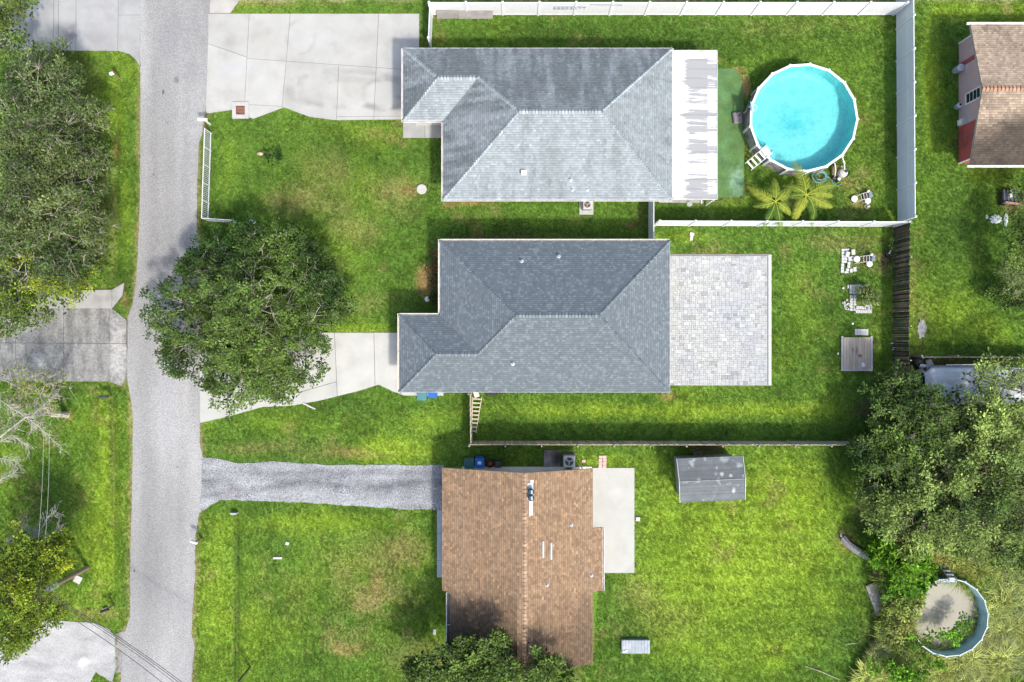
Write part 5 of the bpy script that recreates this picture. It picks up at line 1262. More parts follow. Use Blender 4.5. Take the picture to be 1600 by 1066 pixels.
m = MB(); m.box((0, 0, .03), (.24, .2, .06), bevel=.01); o = m.build('loose_paver', M_pinkp); o.location = P(912, 720.5); tag(o, 'single pink paver lying east of the square air conditioner', 'paver')
# hose reel and things by the wall
r = empty('hose_reel', P(889, 731), 'green garden hose heap below the square air conditioner', 'hose')
m = MB(); torus_coil(m, (0, 0, .35), .20, .02, 4, .08, 9); m.build('hose', pmat('green_hose', (.01, .22, .09), .4), r); MB().lathe((0, 0, 0), [(.16, 0), (.16, .33)], 14).build('pot', pmat('dark_green_pot', (.01, .10, .05), .5), r)
m = MB(); m.tube([(0, .3, .1), (.12, .05, .6), (.25, -.15, 1.1)], .05, 6); o = m.build('leaning_board', pmat('pale_stick', (.55, .48, .36), .8)); o.location = P(905, 730); tag(o, 'short pale post leaning at the wall east of the air conditioner', 'post')
# small wooden deck
r = empty('wooden_platform', P(1337.5, 552.5), 'square wooden platform with brown stains on the east lawn', 'platform')
M_deck = pmat('pinkish_deck_wood', (.45, .385, .30), .88, .12, 3, .004, 50, stretch=(3, .5, 1), tone=True, spots=[(P(1337, 549).x, P(1337, 549).y, .10, .35, (.12, .07, .05), .9), (P(1341, 556).x, P(1341, 556).y, .2, .14, (.12, .07, .05), .85), (P(1331, 546).x, P(1331, 546).y, .08, .16, (.14, .08, .06), .8)])
for i in range(9): MB().box((-.80 + i * .2, .0, .12), (.19, 2.2, .035), tone=random.uniform(.88, 1.12), bevel=.004).build('plank', M_deck, r)
M_deckg = pmat('grey_deck_edge', (.44, .43, .44), .88, .1, 4)
for s in (-1, 1): MB().box((s * .99, 0, .125), (.15, 2.36, .04), bevel=.004).build('edge_plank', M_deckg, r)
MB().box((0, -1.14, .122), (1.82, .09, .04)).build('edge_plank', M_deckg, r)
MB().box((0, 0, .05), (1.9, 2.2, .09)).build('frame', M_joint, r)
m = MB(); m.box((0, 0, .02), (.2, .28, .04), bevel=.01); o = m.build('crumpled_paper', M_white); o.location = P(1348.5, 570, .14); o.rotation_euler.z = .3; tag(o, 'scrap of white paper on the wooden platform', 'paper')
# ribbed cover
r = empty('well_cover', P(992.5, 1008.5), 'ribbed grey-blue rectangular cover on the back lawn', 'cover')
M_cov = pmat('galvanised_sheet', (.23, .28, .33), .5, .12, 3, base2=(.32, .37, .42), s2=1.5)
MB().box((0, 0, .12), (1.92, .92, .24), bevel=.02).build('body', M_cov, r)
for i in range(9): MB().box((-.85 + i * .21, 0, .25), (.09, .88, .025), bevel=.006).build('rib', M_cov, r)
MB().box((-.72, -.28, .28), (.34, .10, .03), rz=.3, bevel=.005).build('handle', M_white, r)

# rings and heaps of white pavers with what grows or leans on them
def paver_heap(name, label, at, bricks, z0=.0):
    r = empty(name, at, label, 'pavers'); M = M_offp
    for (px, py, w, d, lay, rz) in bricks:
        q = P(px, py) - at; me = MB().box((0, 0, 0), (w / S, d / S, .075), bevel=.01).mesh('paver'); me.materials.append(M)
        o = bpy.data.objects.new('paver', me); COL.objects.link(o); o.parent = r; o.location = (q.x, q.y, z0 + .045 + lay * .08); o.rotation_euler.z = rz
    return r
M_offp = pmat('whitish_block', (.50, .51, .50), .85, .10, 6, .004)
bl = []
for j, py in enumerate((391, 395.5, 400, 404.5, 409)): bl.append((1316.5, py, 4.5, 4.0, 0, 0)); bl.append((1321, py, 4.0, 4.0, 0, .05))
bl += [(1316, 414, 4.6, 4, 0, 0), (1315.5, 419, 4.6, 5, 0, 0), (1315.5, 424, 4.8, 4.5, 0, 0), (1322, 398, 5.5, 8, 2, -.25), (1330, 395, 5.5, 8, 3, .05), (1326.5, 405, 5, 7, 1, .1), (1325, 412, 4.5, 4.5, 1, 0), (1324.5, 417, 4.5, 4.5, 1, 0), (1323.5, 422, 5, 4.5, 0, .1), (1322, 425.5, 6, 3.6, 0, .1), (1329.5, 423, 4.5, 6, 0, 0), (1335, 421, 5, 7, 0, 0), (1333, 401.5, 7, 3.4, 0, .15), (1333.5, 406, 6, 3.4, 0, .15), (1325, 390, 4, 3, 0, .4)]
paver_heap('block_heap', 'heap of white blocks beside the upper white chair set', P(1325, 408), bl)
bl = []
for i in range(7): bl += [(1329 + i * 4.4, 447.5, 4.1, 5, 0, 0)]
for i in range(6): bl += [(1329 + i * 4.6, 453, 4.3, 5.2, 0, 0), (1329 + i * 4.6, 457.8, 4.3, 3.6, 0, 0)]
for j in range(6): bl += [(1329.5, 463 + j * 4.2, 4.5, 3.8, 0, random.uniform(-.1, .1)), (1335, 463 + j * 4.2, 4.5, 3.8, 0, random.uniform(-.1, .1))]
for i in range(7): bl += [(1336 + i * 4, 481, 3.7, 5.6, 0, 0), (1338 + i * 3.6, 487, 3.3, 5.0, 0, random.uniform(-.04, .04))]
for j in range(3): bl += [(1354, 472 + j * 4.6, 4, 4, 0, .2), (1359, 474 + j * 4.6, 4, 4, 0, -.2)]
for i in range(16): bl += [(1322 + random.uniform(-5, 5), 476 + random.uniform(-7, 8), random.uniform(2, 4), random.uniform(2, 3.5), random.choice((0, 0, 1)), random.uniform(-1, 1))]
bl += [(1317, 450.5, 3.5, 3, 0, .4), (1324.5, 448, 2, 6, 0, 0)]
paver_heap('planter_ring', 'broken ring of white blocks round a spiky plant', P(1341, 468), bl)
bl = [(1337 + i * 4.2, 516.5, 4, 4.6, 0, 0) for i in range(5)] + [(1337 + i * 4.2, 521.3, 4, 4.4, 0, 0) for i in range(5)]
paver_heap('paver_step', 'little rectangle of white pavers just north of the wooden platform', P(1345.5, 519), bl)
for (px, py, sx, sy, rz, lb) in ((1394.5, 536, .28, .09, .3, 'white shard on the grass near the dark fence, upper one'), (1395.5, 545, .10, .25, -.4, 'white shard on the grass near the dark fence, lower one'), (1332, 532 - 26, .12, .12, 0, 'tiny white stone north of the small paver rectangle'), (1309, 553, .08, .16, .2, 'small pale chip west of the wooden platform')):
    m = MB(); m.box((0, 0, .03), (sx, sy, .04)); o = m.build('white_shard', M_white); o.location = P(px, py); o.rotation_euler.z = rz; tag(o, lb, 'shard')

def loungechair(name, label, at, rz):
    """tipped white folding garden chair with two round white cushions and a dark crate"""
    r = empty(name, at, label, 'garden chair', rz=rz)
    fr = pmat('beige_tube', (.62, .57, .50), .5)
    for s in (-1, 1): m = MB(); m.tube([(-.62, s * .18 - .08, .06), (-.1, s * .2, .32), (.42, s * .22, .36), (.5, s * .22, .05)], .02, 6); m.build('side_frame', fr, r)
    for x, z in ((-.12, .33), (.05, .35), (.25, .36), (.42, .37)): m = MB(); m.tube([(x, -.2, z), (x, .2, z)], .02, 6); m.build('crossbar', fr, r)
    m = MB(); m.lathe((-.52, .02, .12), [(.05, 0), (.20, .04), (.22, .09), (.16, .13)], 16); m.build('round_seat', M_white, r)
    m = MB(); m.lathe((.30, -.34, .18), [(.18, 0), (.21, .07), (.15, .12)], 16); m.build('round_seat', M_white, r)
    MB().box((.28, .06, .20), (.34, .30, .2), bevel=.02).build('seat', pmat('slate_fabric', (.05, .055, .07), .8), r)
    MB().box((.52, .02, .25), (.22, .42, .34), rz=.1, bevel=.03).build('backrest', pmat('grey_blue_crate', (.17, .24, .27), .6), r)
    MB().box((.42, .26, .36), (.16, .14, .12), rz=.4, bevel=.02).build('armrest', M_white, r)
    return r
loungechair('garden_chair', 'jumble of white and dark garden chair parts east of the palms', P(1344.5, 309), .25)
loungechair('garden_chair', 'jumble of white and dark garden chair parts beside the heap of white blocks', P(1348.5, 405.5), .05)
m = MB(); torus_coil(m, (0, 0, .06), .16, .02, 2, .1, 5); m.box((.1, -.02, .05), (.18, .1, .08)); o = m.build('white_scraps', M_offw); o.location = P(1354, 323); tag(o, 'twisted white scraps just below the chair east of the palms', 'scraps')
r = empty('black_pot', P(1386.5, 398), 'black pot with a pale stick at the dark board fence', 'pot')
MB().lathe((0, 0, 0), [(.20, 0), (.27, .38), (.2, .38)], 14).build('pot', M_black, r); MB().box((-.05, .12, .42), (.09, .26, .04), rz=-.5).build('stick', M_offw, r)

# bins, box and rack at the pink wall
M_galv = pmat('blue_grey_bin', (.27, .34, .38), .5, .12, 5)
for (px, py, rr, hh, lb) in ((1492.5, 111, .24, .62, 'tall grey cylinder bin with white lid at the pink wall'), (1494.5, 167.5, .20, .38, 'short grey cylinder with a dark hole on top at the pink wall')):
    r = empty('round_bin', P(px, py), lb, 'bin'); MB().lathe((0, 0, 0), [(rr * .92, 0), (rr, hh * .9), (rr * .95, hh)], 20).build('body', M_galv, r)
    MB().lathe((0, 0, hh + .001), [(rr * 1.02, 0), (rr * .98, .04), (rr * .5, .07)], 20).build('lid', pmat('whitish_lid', (.55, .6, .64), .5, .15, 12), r)
    if hh < .5: MB().lathe((-.02, .03, hh + .073), [(rr * .4, 0), (rr * .4, .004)], 12).build('opening', M_black, r)
r = empty('utility_box', P(1498 - 3.5, 195), 'white utility box on the pink wall above the wire rack', 'utility box'); MB().box((0, 0, .55), (.28, .36, .5), bevel=.015).build('body', M_white, r); MB().box((0, 0, .815), (.34, .42, .025), bevel=.005).build('cover', pmat('pale_blue_grey', (.48, .54, .58), .5), r)
r = empty('wire_rack', P(1495.5, 221), 'thin dark rack leaning at the red wall', 'rack')
for i in range(6): MB().tube([(-.12, -.55 + i * .21, .06), (.06, -.55 + i * .21, .5)], .012, 5).build('bar', pmat('rusty_bar', (.14, .09, .07), .7), r)
for x, z in ((-.12, .06), (.06, .5)): MB().tube([(x, -.6, z), (x, .55, z)], .014, 5).build('rail', pmat('rusty_rail', (.16, .11, .09), .7), r)

# mailboxes
def mailbox(label, at, rz, body, post, L_=.52, hgt=1.05, lean=0):
    r = empty('mailbox', at, label, 'mailbox', rz=rz)
    MB().box((0, 0, hgt / 2 - .05), (.09, .09, hgt - .1), bevel=.008).build('post', post, r)
    m = MB(); pr = [(-.09, 0), (.09, 0), (.09, .11), (.07, .16), (.03, .19), (-.03, .19), (-.07, .16), (-.09, .11)]
    a = [Vector((-L_ / 2 - .08, y, hgt - .1 + z)) for y, z in pr]; b = [Vector((L_ / 2 - .08, y, hgt - .1 + z)) for y, z in pr]
    for i in range(8): m.poly([a[i], a[(i + 1) % 8], b[(i + 1) % 8], b[i]])
    m.poly(a); m.poly(b[::-1]); m.build('box', body, r)
    MB().box((-L_ / 2 - .088, 0, hgt - .01), (.012, .16, .16), bevel=.003).build('door', body, r)
    MB().box((.08, .1, hgt + .05), (.12, .012, .05)).build('flag', pmat('flag_red', (.45, .04, .03), .5), r)
    return r
M_postw = pmat('brown_post', (.22, .15, .10), .85, .15, 5)
mailbox('long white mailbox at the road just north of the low picket fence', P(329, 194.5), 0, M_white, M_white, L_=.62)
mailbox('white mailbox on a brown post at the road, south of the gravel driveway', P(316, 841), -.3, M_white, M_postw, L_=.44)
mailbox('white mailbox in the grass near the top left corner driveway', P(188, 122), .4, M_white, M_postw, L_=.24, hgt=.9)
mailbox('dark mailbox in the grass south of the stained driveway', P(175, 618.5), .1, pmat('charcoal_metal', (.05, .055, .065), .4), M_postw, L_=.5, hgt=.8)
mailbox('dark mailbox with pale base near the lower left driveway', P(178, 945), .35, M_black, M_postw, L_=.5, hgt=.95)
m = MB(); m.box((0, 0, .12), (.34, .22, .22), bevel=.03); o = m.build('newspaper_box', pmat('pale_grey_box', (.55, .57, .58), .5)); o.location = P(166, 951.5); o.rotation_euler.z = .3; tag(o, 'small pale box beside the dark mailbox near the lower left driveway', 'box')
m = MB(); m.box((0, 0, .2), (.42, .10, .4), bevel=.01); o = m.build('drain_headwall', M_conc2); o.location = P(368, 801); tag(o, 'small white culvert end in the lawn just south of the gravel driveway', 'culvert')
m = MB(); m.box((0, 0, .03), (.6, .14, .05), bevel=.01); o = m.build('yellowed_frame', M_offw); o.location = P(434, 872); tag(o, 'thin cream bar lying on the front lawn', 'bar')
for (px, py) in ((391, 1042),):
    r = empty('sign_post', P(px, py), 'leaning brown post at the bottom edge by the ditch', 'post'); m = MB(); m.tube([(0, 0, 0), (-.03, -.04, 1.9)], .06, 8); m.build('pole', pmat('dark_brown_wood', (.07, .05, .04), .8), r); MB().lathe((-.03, -.04, 1.9), [(.075, 0), (.05, .04)], 10).build('cap', M_black, r)

# tarp covered boat, with the junk north of it
def tarp_boat():
    r = empty('covered_boat', P(1427, 600), 'boat or trailer under a wrinkled white tarp, half hidden by the tree', 'boat')
    o = r.location; nx_, ny_ = 70, 26; V = []; F = []
    L_, W = 7.6, 2.7
    for i in range(nx_ + 1):
        for j in range(ny_ + 1):
            u = i / nx_; v = j / ny_ * 2 - 1; x = u * L_; w = W / 2 * (1 - .30 * max(0, u - .55) ** 1.5 * 2) * min(1, .72 + u * 5)
            z = 1.25 + .18 * math.cos(v * 1.5) - (.9 * max(0, abs(v) - .86) / .14) - .25 * max(0, .05 - u) / .05
            z += .05 * math.sin(14 * (v + .35 * u) + 3 * math.sin(5 * u)) * (.4 + u) + .05 * (float(vnoise(np.array([x * 1.0]), np.array([v * 3]), .5, 3)[0]) - .5)
            V.append((x + .1, v * w - .05, z)); 
    idx = lambda i, j: i * (ny_ + 1) + j
    hole = lambda i, j: ((i / nx_ * L_ - .55) / .42) ** 2 + ((j / ny_ * 2 - 1) * W / 2 + .75) ** 2 / .30 < 1
    for i in range(nx_):
        for j in range(ny_):
            if not hole(i + .5, j + .5): F.append((idx(i, j), idx(i + 1, j), idx(i + 1, j + 1), idx(i, j + 1)))
    np_mesh('tarp', np.array(V), np.array(F), {}, [pmat('white_tarp', (.52, .56, .59), .5, .06, 1.5, .01, 8)], r, smooth=True)
    h = MB(); h.hexa([(.3, -1.0, .45), (7.4, -.5, .45), (7.4, .5, .45), (.3, 1.0, .45)], [(.22, -1.2, 1.08), (7.5, -.8, 1.08), (7.5, .8, 1.08), (.22, 1.2, 1.08)]); h.build('hull', pmat('dark_hull', (.04, .045, .05), .5), r)
    for s in (-1, 1): MB().cyl((2.6, s * 1.2 - .1, .33), (2.6, s * 1.2 + .1, .33), .33, n=18).build('wheel', M_black, r)
    MB().tube([(1.5, 1.33, 1.15), (3.6, 1.36, 1.2), (7.4, 1.0, 1.25)], .03, 6).build('edge_rail', M_white, r)
tarp_boat()
r = empty('junk_bag', P(1430, 565), 'black bag against the dark board fence corner', 'bag'); m = MB(); m.lathe((0, 0, 0), [(.3, 0), (.42, .25), (.3, .5), (.1, .6)], 12); m.build('bag', M_black, r)
m = MB(); m.box((0, 0, .35), (.22, .62, .06), bevel=.01); o = m.build('leaning_strip', M_flash); o.location = P(1433, 561, 0); o.rotation_euler = (0, .2, -.6); tag(o, 'pale blue strip leaning in the corner behind the dark fence', 'panel')
m = MB(); m.cyl((-.34, .08, .45), (.34, -.08, .45), .14, n=14); o = m.build('white_drum', M_white); o.location = P(1438, 572); tag(o, 'white cylinder lying between the corner junk and the tarp', 'drum')
m = MB(); m.box((0, 0, .3), (.40, .5, .16), bevel=.05); o = m.build('grey_cushion', pmat('pale_cloth', (.42, .43, .43), .9, .1)); o.location = P(1448, 567); o.rotation_euler.z = .5; tag(o, 'pale grey cushion in the dark corner above the tarp', 'cushion')

# cart under the right-edge bush, with white bags
r = empty('garden_cart', P(1574, 310), 'dark cart with a rusty front board under the right-edge bush', 'cart')
M_dk = pmat('dark_steel', (.035, .042, .055), .5, .2, 6)
MB().box((0, 0, .35), (1.2, .85, .08), bevel=.01).build('bed', M_dk, r)
for i in range(5): MB().box((-.5 + i * .25, .05, .41), (.09, .9, .04), rz=.05).build('slat', pmat('blue_grey_slat', (.10, .12, .15), .6), r)
MB().box((.1, -.45, .5), (1.35, .09, .3), rz=-.12, bevel=.01).build('front_board', pmat('rusty_pink_board', (.34, .21, .17), .8, .25, 6), r)
MB().box((-.15, .1, .52), (.16, .26, .14), bevel=.02).build('box', M_white, r)
MB().tube([(.02, .5, .4), (.06, -.1, .95)], .025, 6).build('handle', M_rack, r)
for s in (-1, 1): MB().cyl((s * .45, -.5, .2), (s * .45, -.42, .2), .2, n=14).build('wheel', M_black, r)
def crumple(name, label, at, sx, sy, sz, seed, mat, cat):
    rr = random.Random(seed); m = MB(); n = 9; P_ = []
    for i in range(n + 1):
        for j in range(n + 1):
            u, v = i / n * 2 - 1, j / n * 2 - 1; e = max(0, 1 - (u * u + v * v) * .7); P_.append((u * sx * (1 + rr.uniform(-.2, .2)), v * sy * (1 + rr.uniform(-.2, .2)), sz * e * rr.uniform(.5, 1.2) + .01))
    m.v = P_; 
    for i in range(n):
        for j in range(n):
            if ((i - 4) ** 2 + (j - 4) ** 2) < 17 + rr.random() * 6: a = i * (n + 1) + j; m.f.append((a, a + n + 1, a + n + 2, a + 1)); m.t.append(1); m.m.append(0)
    o = m.build(name, mat); o.location = at; return tag(o, label, cat)
M_bag = pmat('whitish_plastic_bag', (.50, .56, .54), .5, .15, 6)
crumple('plastic_bag', 'crumpled pale bag on the grass below the cart', P(1555, 343), .38, .28, .18, 4, M_bag, 'bag')
crumple('plastic_bag', 'long narrow pale sack on the grass below the cart', P(1571, 343), .14, .42, .14, 5, M_bag, 'bag')
crumple('white_scrap', 'small pale scrap west of the crumpled bags', P(1541.5, 339), .10, .17, .07, 6, M_bag, 'scrap')
crumple('dirty_sheet', 'pale dirty sheet half in the grass north of the tarp', P(1440, 514), .30, .62, .05, 7, pmat('dirty_pale_sheet', (.42, .42, .38), .8, .3, 4), 'sheet')
# fallen log and slab
def log():
    r = empty('fallen_log', P(1334, 855), 'split grey fallen log at the edge of the overgrown corner', 'log')
    bk = pmat('bleached_bark', (.23, .23, .25), .9, .35, 7, .015, 20, stretch=(1, 3, 1)); pts = [(-.85, .68, .10), (-.5, .25, .16), (-.05, -.08, .20), (.5, -.42, .22), (.9, -.62, .2)]
    m = MB(); m.tube(pts, [.12, .17, .2, .24, .22], 9); m.build('trunk', bk, r)
    for k, s in enumerate((.14, -.13)): m = MB(); m.tube([(x + s * .8, y + s, z + .12) for x, y, z in pts], [.03, .05, .06, .07, .04], 6); m.build('splinter', bk, r)
    m = MB(); m.tube([(-.9, .75, .1), (-1.0, .95, .2), (-.85, 1.05, .25)], [.08, .05, .02], 6); m.build('branch', bk, r)
log()
m = MB(); m.box((0, 0, .08), (.72, 2.2, .14), bevel=.015); o = m.build('concrete_plank', pmat('grey_slab', (.33, .31, .30), .9, .12, 3, .005)); o.location = P(1368, 936); o.rotation_euler.z = .36; tag(o, 'leaning grey slab between the lawn and the murky pool', 'slab')
for (x0, y0, x1, y1, lb) in ((1257, 1040, 1312, 1062, 'thin pale stick in the lawn near the bottom edge'), (1320, 1007, 1338, 1005, 'short pale stick left of the overgrown corner')):
    a, b = P(x0, y0), P(x1, y1); m = MB(); m.tube([a + Vector((0, 0, .07)), (a + b) / 2 + Vector((0, .06, .10)), b + Vector((0, 0, .05))], [.012, .03, .02], 5); o = m.build('dead_stick', pmat('pale_dead_wood', (.45, .40, .32), .9)); tag(o, lb, 'stick')
# dead bush against the shed
def dead_bush(name, label, at, rad, n, seed, hgt=.9, cat='bush'):
    rr = random.Random(seed); m = MB()
    for i in range(n):
        a = rr.uniform(0, 6.28); l = rad * rr.uniform(.5, 1); p = Vector((0, 0, 0)); pts = [p.copy()]
        for k in range(4):
            a += rr.uniform(-.5, .5); p = p + Vector((math.cos(a) * l / 4, math.sin(a) * l / 4, hgt / 4 * rr.uniform(.5, 1.3))); pts.append(p.copy())
        m.tube(pts, [.02, .016, .012, .008, .004], 4)
    o = m.build(name, pmat('dry_twigs', (.30, .27, .22), .9)); o.location = at; return tag(o, label, cat)
dead_bush('dead_bush', 'leafless grey bush in the gap between shed and fence', P(1084, 705), .45, 26, 3)

# utility pole with its wires
def utility_pole():
    r = empty('utility_pole', P(137, 887), 'tall brown utility pole rising out of the yellowish tree', 'utility pole')
    wd = pmat('creosote_pole', (.24, .18, .13), .85, .2, 5, stretch=(3, 3, .4)); hh = 5.2
    m = MB(); m.tube([(0, 0, -.3), (0, 0, 3), (-.02, 0, hh)], [.16, .14, .11], 12); m.build('pole', wd, r)
    m = MB(); m.box((0, 0, hh - .35), (.11, 1.9, .12), rz=.15); m.build('crossarm', wd, r)
    for s in (-.8, -.3, .3, .8): m = MB(); m.lathe((-.03 - s * .14, s, hh - .29), [(.05, 0), (.06, .05), (.03, .14), (.05, .16)], 10); m.build('insulator', pmat('grey_porcelain', (.5, .52, .55), .3), r)
    m = MB(); m.cyl((.24, .1, hh - 1.6), (.24, .1, hh - .8), .2, n=16); m.build('transformer', pmat('transformer_grey', (.45, .48, .5), .5), r)
    top = r.location + Vector((0, 0, hh))
    def wire(nm, label, a, b, sag, rad=.012):
        m = MB(); n = 26; m.tube([a.lerp(b, i / n) - Vector((0, 0, 4 * sag * (i / n) * (1 - i / n))) for i in range(n + 1)], rad, 5); o = m.build(nm, pmat('wire_' + ('dark' if rad > .013 else 'pale'), (.05, .05, .055) if rad > .013 else (.35, .40, .33), .5)); tag(o, label, 'cable')
    for s, dx, lb in ((-.25, -.2, 'western of the two thin cables running north and south over the left lawn'), (.25, .25, 'eastern of the two thin cables running north and south over the left lawn')):
        wire('overhead_cable', lb, top + Vector((dx, 0, -.1)), P(72 + dx * 20, 672, 4.6), .25, .009)
    base = Vector((top.x + .1, top.y, top.z - .8))
    for i, (dx, lb) in enumerate(((0, 'uppermost of the dark cables crossing the road at the bottom left'), (.22, 'second of the dark cables crossing the road at the bottom left'), (.5, 'third of the dark cables crossing the road at the bottom left'), (1.3, 'lowest dark cable crossing the road at the bottom left'))):
        e = P(330 - dx * 26, 1102, 5.0); wire('service_cable', lb, base + Vector((0, -dx * .5, 0)), e, .35, .017 if i != 2 else .014)
utility_pole()
# ------------------------------------------------------------------ trees
def leaves(C, D, n_per, spread, size, tone, hue, up=.55):
    """C cluster points (k,3), D outward directions; returns rhombic leaves as arrays"""
    k = len(C); n = k * n_per
    c = np.repeat(C, n_per, 0); d = np.repeat(D, n_per, 0)
    off = rng.normal(0, 1, (n, 3)); off /= np.linalg.norm(off, axis=1, keepdims=True) + 1e-6; off *= (rng.random((n, 1)) ** .6) * spread
    off[:, 2] *= .6; p = c + off + d * rng.random((n, 1)) * spread * .4
    ax = off + d * spread * .5 + rng.normal(0, .5, (n, 3)) * spread; ax[:, 2] *= .6; ax /= np.linalg.norm(ax, axis=1, keepdims=True) + 1e-6
    nn = rng.normal(0, 1, (n, 3)) * (1 - up); nn[:, 2] += up * 1.6
    sd = np.cross(nn, ax); sd /= np.linalg.norm(sd, axis=1, keepdims=True) + 1e-6
    L_ = size * rng.uniform(.6, 1.4, (n, 1)); W = L_ * rng.uniform(.42, .62, (n, 1))
    V = np.stack([p, p + ax * L_ * .5 + sd * W * .5, p + ax * L_, p + ax * L_ * .5 - sd * W * .5], 1).reshape(-1, 3)
    F = np.arange(n * 4).reshape(-1, 4)
    t = np.repeat(tone, n_per) * rng.uniform(.75, 1.3, n); h = np.clip(np.repeat(hue, n_per) + rng.normal(0, .18, n), 0, 1)
    return V, F, t, h

def cones(A, B, r0, tone=None):
    """thin three-sided twigs from A to B"""
    d = B - A; d /= np.linalg.norm(d, axis=1, keepdims=True) + 1e-6
    a = np.cross(d, np.array([.3, .2, 1.0])); a /= np.linalg.norm(a, axis=1, keepdims=True) + 1e-6; b = np.cross(d, a); n = len(A); r0 = np.broadcast_to(np.asarray(r0, dtype=float).reshape(-1, 1), (n, 1))
    V = np.stack([A + a * r0, A + (-.5 * a + .866 * b) * r0, A + (-.5 * a - .866 * b) * r0, B], 1).reshape(-1, 3)
    i = np.arange(n)[:, None] * 4
    return V, np.concatenate([i + [0, 1, 3], i + [1, 2, 3], i + [2, 0, 3]])

M_bark = pmat('grey_bark', (.15, .135, .10), .9, .25, 6, .01, 20)
M_barkp = pmat('pale_bark', (.42, .39, .32), .9, .18, 6, .006, 20)
ZK = .72
def tree(name, label, base, lobes, mat, leaf=.15, density=9.0, n_leaf=14, spread=.42, bark=None, trunk_r=.22, cat='tree', hue0=.35, tw_r=.012, twigs=5, zk=.72, inner=1.0, limb=.35, group=None, shell=.5, patch=None, bare=0.0, up=.62, fork=None, flat=.72):
    """lobes: (pixel x, pixel y, radius in pixels, height of the lobe's middle); base: pixel of the trunk foot"""
    bark = bark or M_bark
    lobes = [(x, y, r, z * zk if z > 2.6 else z) for x, y, r, z in lobes]
    b0 = P(*base); root = empty(name, b0, label, cat, group); o = np.array(b0)
    Ls = [(np.array(P(x, y, z)) - o, r * (1 - z / H) / S) for x, y, r, z in lobes]
    top = max(c[2] + r * flat for c, r in Ls); zf = fork if fork is not None else min(c[2] for c, r in Ls) * .55
    cen = np.mean([c for c, r in Ls], 0)
    f = Vector((cen[0] * .12, cen[1] * .12, zf))
    tk = MB(); tk.tube([(0, 0, -.2), (0, 0, .1), f * .55, f], [trunk_r * 1.45, trunk_r * 1.1, trunk_r * .95, trunk_r * .85], 10); tk.build('trunk', bark, root, smooth=True)
    br = MB(); CL = []; DL = []; TA = []; TB = []; ZL = []
    for c, r in Ls:
        c_ = Vector(c); m1 = f.lerp(c_, .5) + Vector((random.uniform(-.2, .2), random.uniform(-.2, .2), .15)); r_l = trunk_r * min(1, .3 + r * .15) * .62
        br.tube([f, m1, c_], [r_l, r_l * .75, r_l * .5], 6)
        ns = max(3, int(5 * r)); subs = []
        for i in range(ns):
            a = 2 * math.pi * (i + random.random() * .7) / ns; el = random.uniform(.05, .9); q = c_ + Vector((math.cos(a) * math.cos(el) * r, math.sin(a) * math.cos(el) * r, math.sin(el) * r * flat)) * random.uniform(.45, .72)
            st = c_.lerp(f, random.uniform(0, .25)); mid = st.lerp(q, .5) + Vector((random.uniform(-.12, .12) * r, random.uniform(-.12, .12) * r, -.05 * r))
            br.tube([st, mid, q], [r_l * limb * 1.1, r_l * limb * .8, r_l * limb * .45], 5); subs.append(np.array(q))
        subs = np.array(subs)
        nc = int(density * r * r * 2.9)
        d = rng.normal(0, 1, (nc, 3)); d /= np.linalg.norm(d, axis=1, keepdims=True); d[:, 2] = np.where(d[:, 2] < -.25, -d[:, 2], d[:, 2])
        rad = r * (shell + (1 - shell) * rng.random((nc, 1)) ** .5)
        lump = .88 + .55 * (fbm(d[:, 0] * 3 + c[0] * 7, d[:, 1] * 3 + c[1] * 5, 1.0, 4) - .5)[:, None] * 2
        p = c + d * rad * np.array([1, 1, flat]) * lump
        hole = fbm(p[:, 0] + o[0], p[:, 1] + o[1], 1.25, 33, 3); ok = (hole > .475) | (rng.random(nc) < .22); p = p[ok]; d = d[ok]
        j = np.argmin(((p[:, None] - subs[None]) ** 2).sum(-1), 1); s = subs[j]
        TA.append(s + (p - s) * .05); TB.append(p + (p - s) * .12); CL.append(p); DL.append(d)
    C = np.concatenate(CL); D = np.concatenate(DL); A = np.concatenate(TA); B = np.concatenate(TB)
    br.build('limbs', bark, root, smooth=True)
    V1, F1 = cones(A, B, tw_r * 1.6)
    twigs = max(1, int(twigs * .45)); k = len(C) * twigs; cc = np.repeat(C, twigs, 0); dd = np.repeat(D, twigs, 0) * .6 + rng.normal(0, .6, (k, 3)); dd[:, 2] = np.abs(dd[:, 2]) * .6
    V2, F2 = cones(cc - np.repeat(D, twigs, 0) * .1, cc + dd * spread * 1.05, tw_r)
    np_mesh('twigs', np.concatenate([V1, V2]), np.concatenate([F1, F2 + len(V1)]), {}, [M_barkp if bark is M_barkp else bark], root)
    keep = rng.random(len(C)) > bare
    C = C[keep]; D = D[keep]
    gx_ = C[:, 0] + o[0]; gy_ = C[:, 1] + o[1]
    tone = .62 + .62 * fbm(gx_, gy_, 1.3, 21) + .16 * rng.normal(0, 1, len(C)); tone = np.clip(tone * rng.choice([.7, 1.0, 1.3], len(C)), .35, 1.8); hue = np.clip(hue0 + (fbm(gx_, gy_, 2.2, 22) - .5) * 1.7, 0, 1)
    if patch:
        for (px, py, rr, hv) in patch:
            q = P(px, py, 5); w = np.exp(-((gx_ - q.x) ** 2 + (gy_ - q.y) ** 2) / (rr / S) ** 2); hue = hue * (1 - w) + hv * w; tone = tone * (1 + .25 * w)
    V, F, t, h = leaves(C, D, int(n_leaf * 3.0), spread, leaf * .95, tone, hue, up)
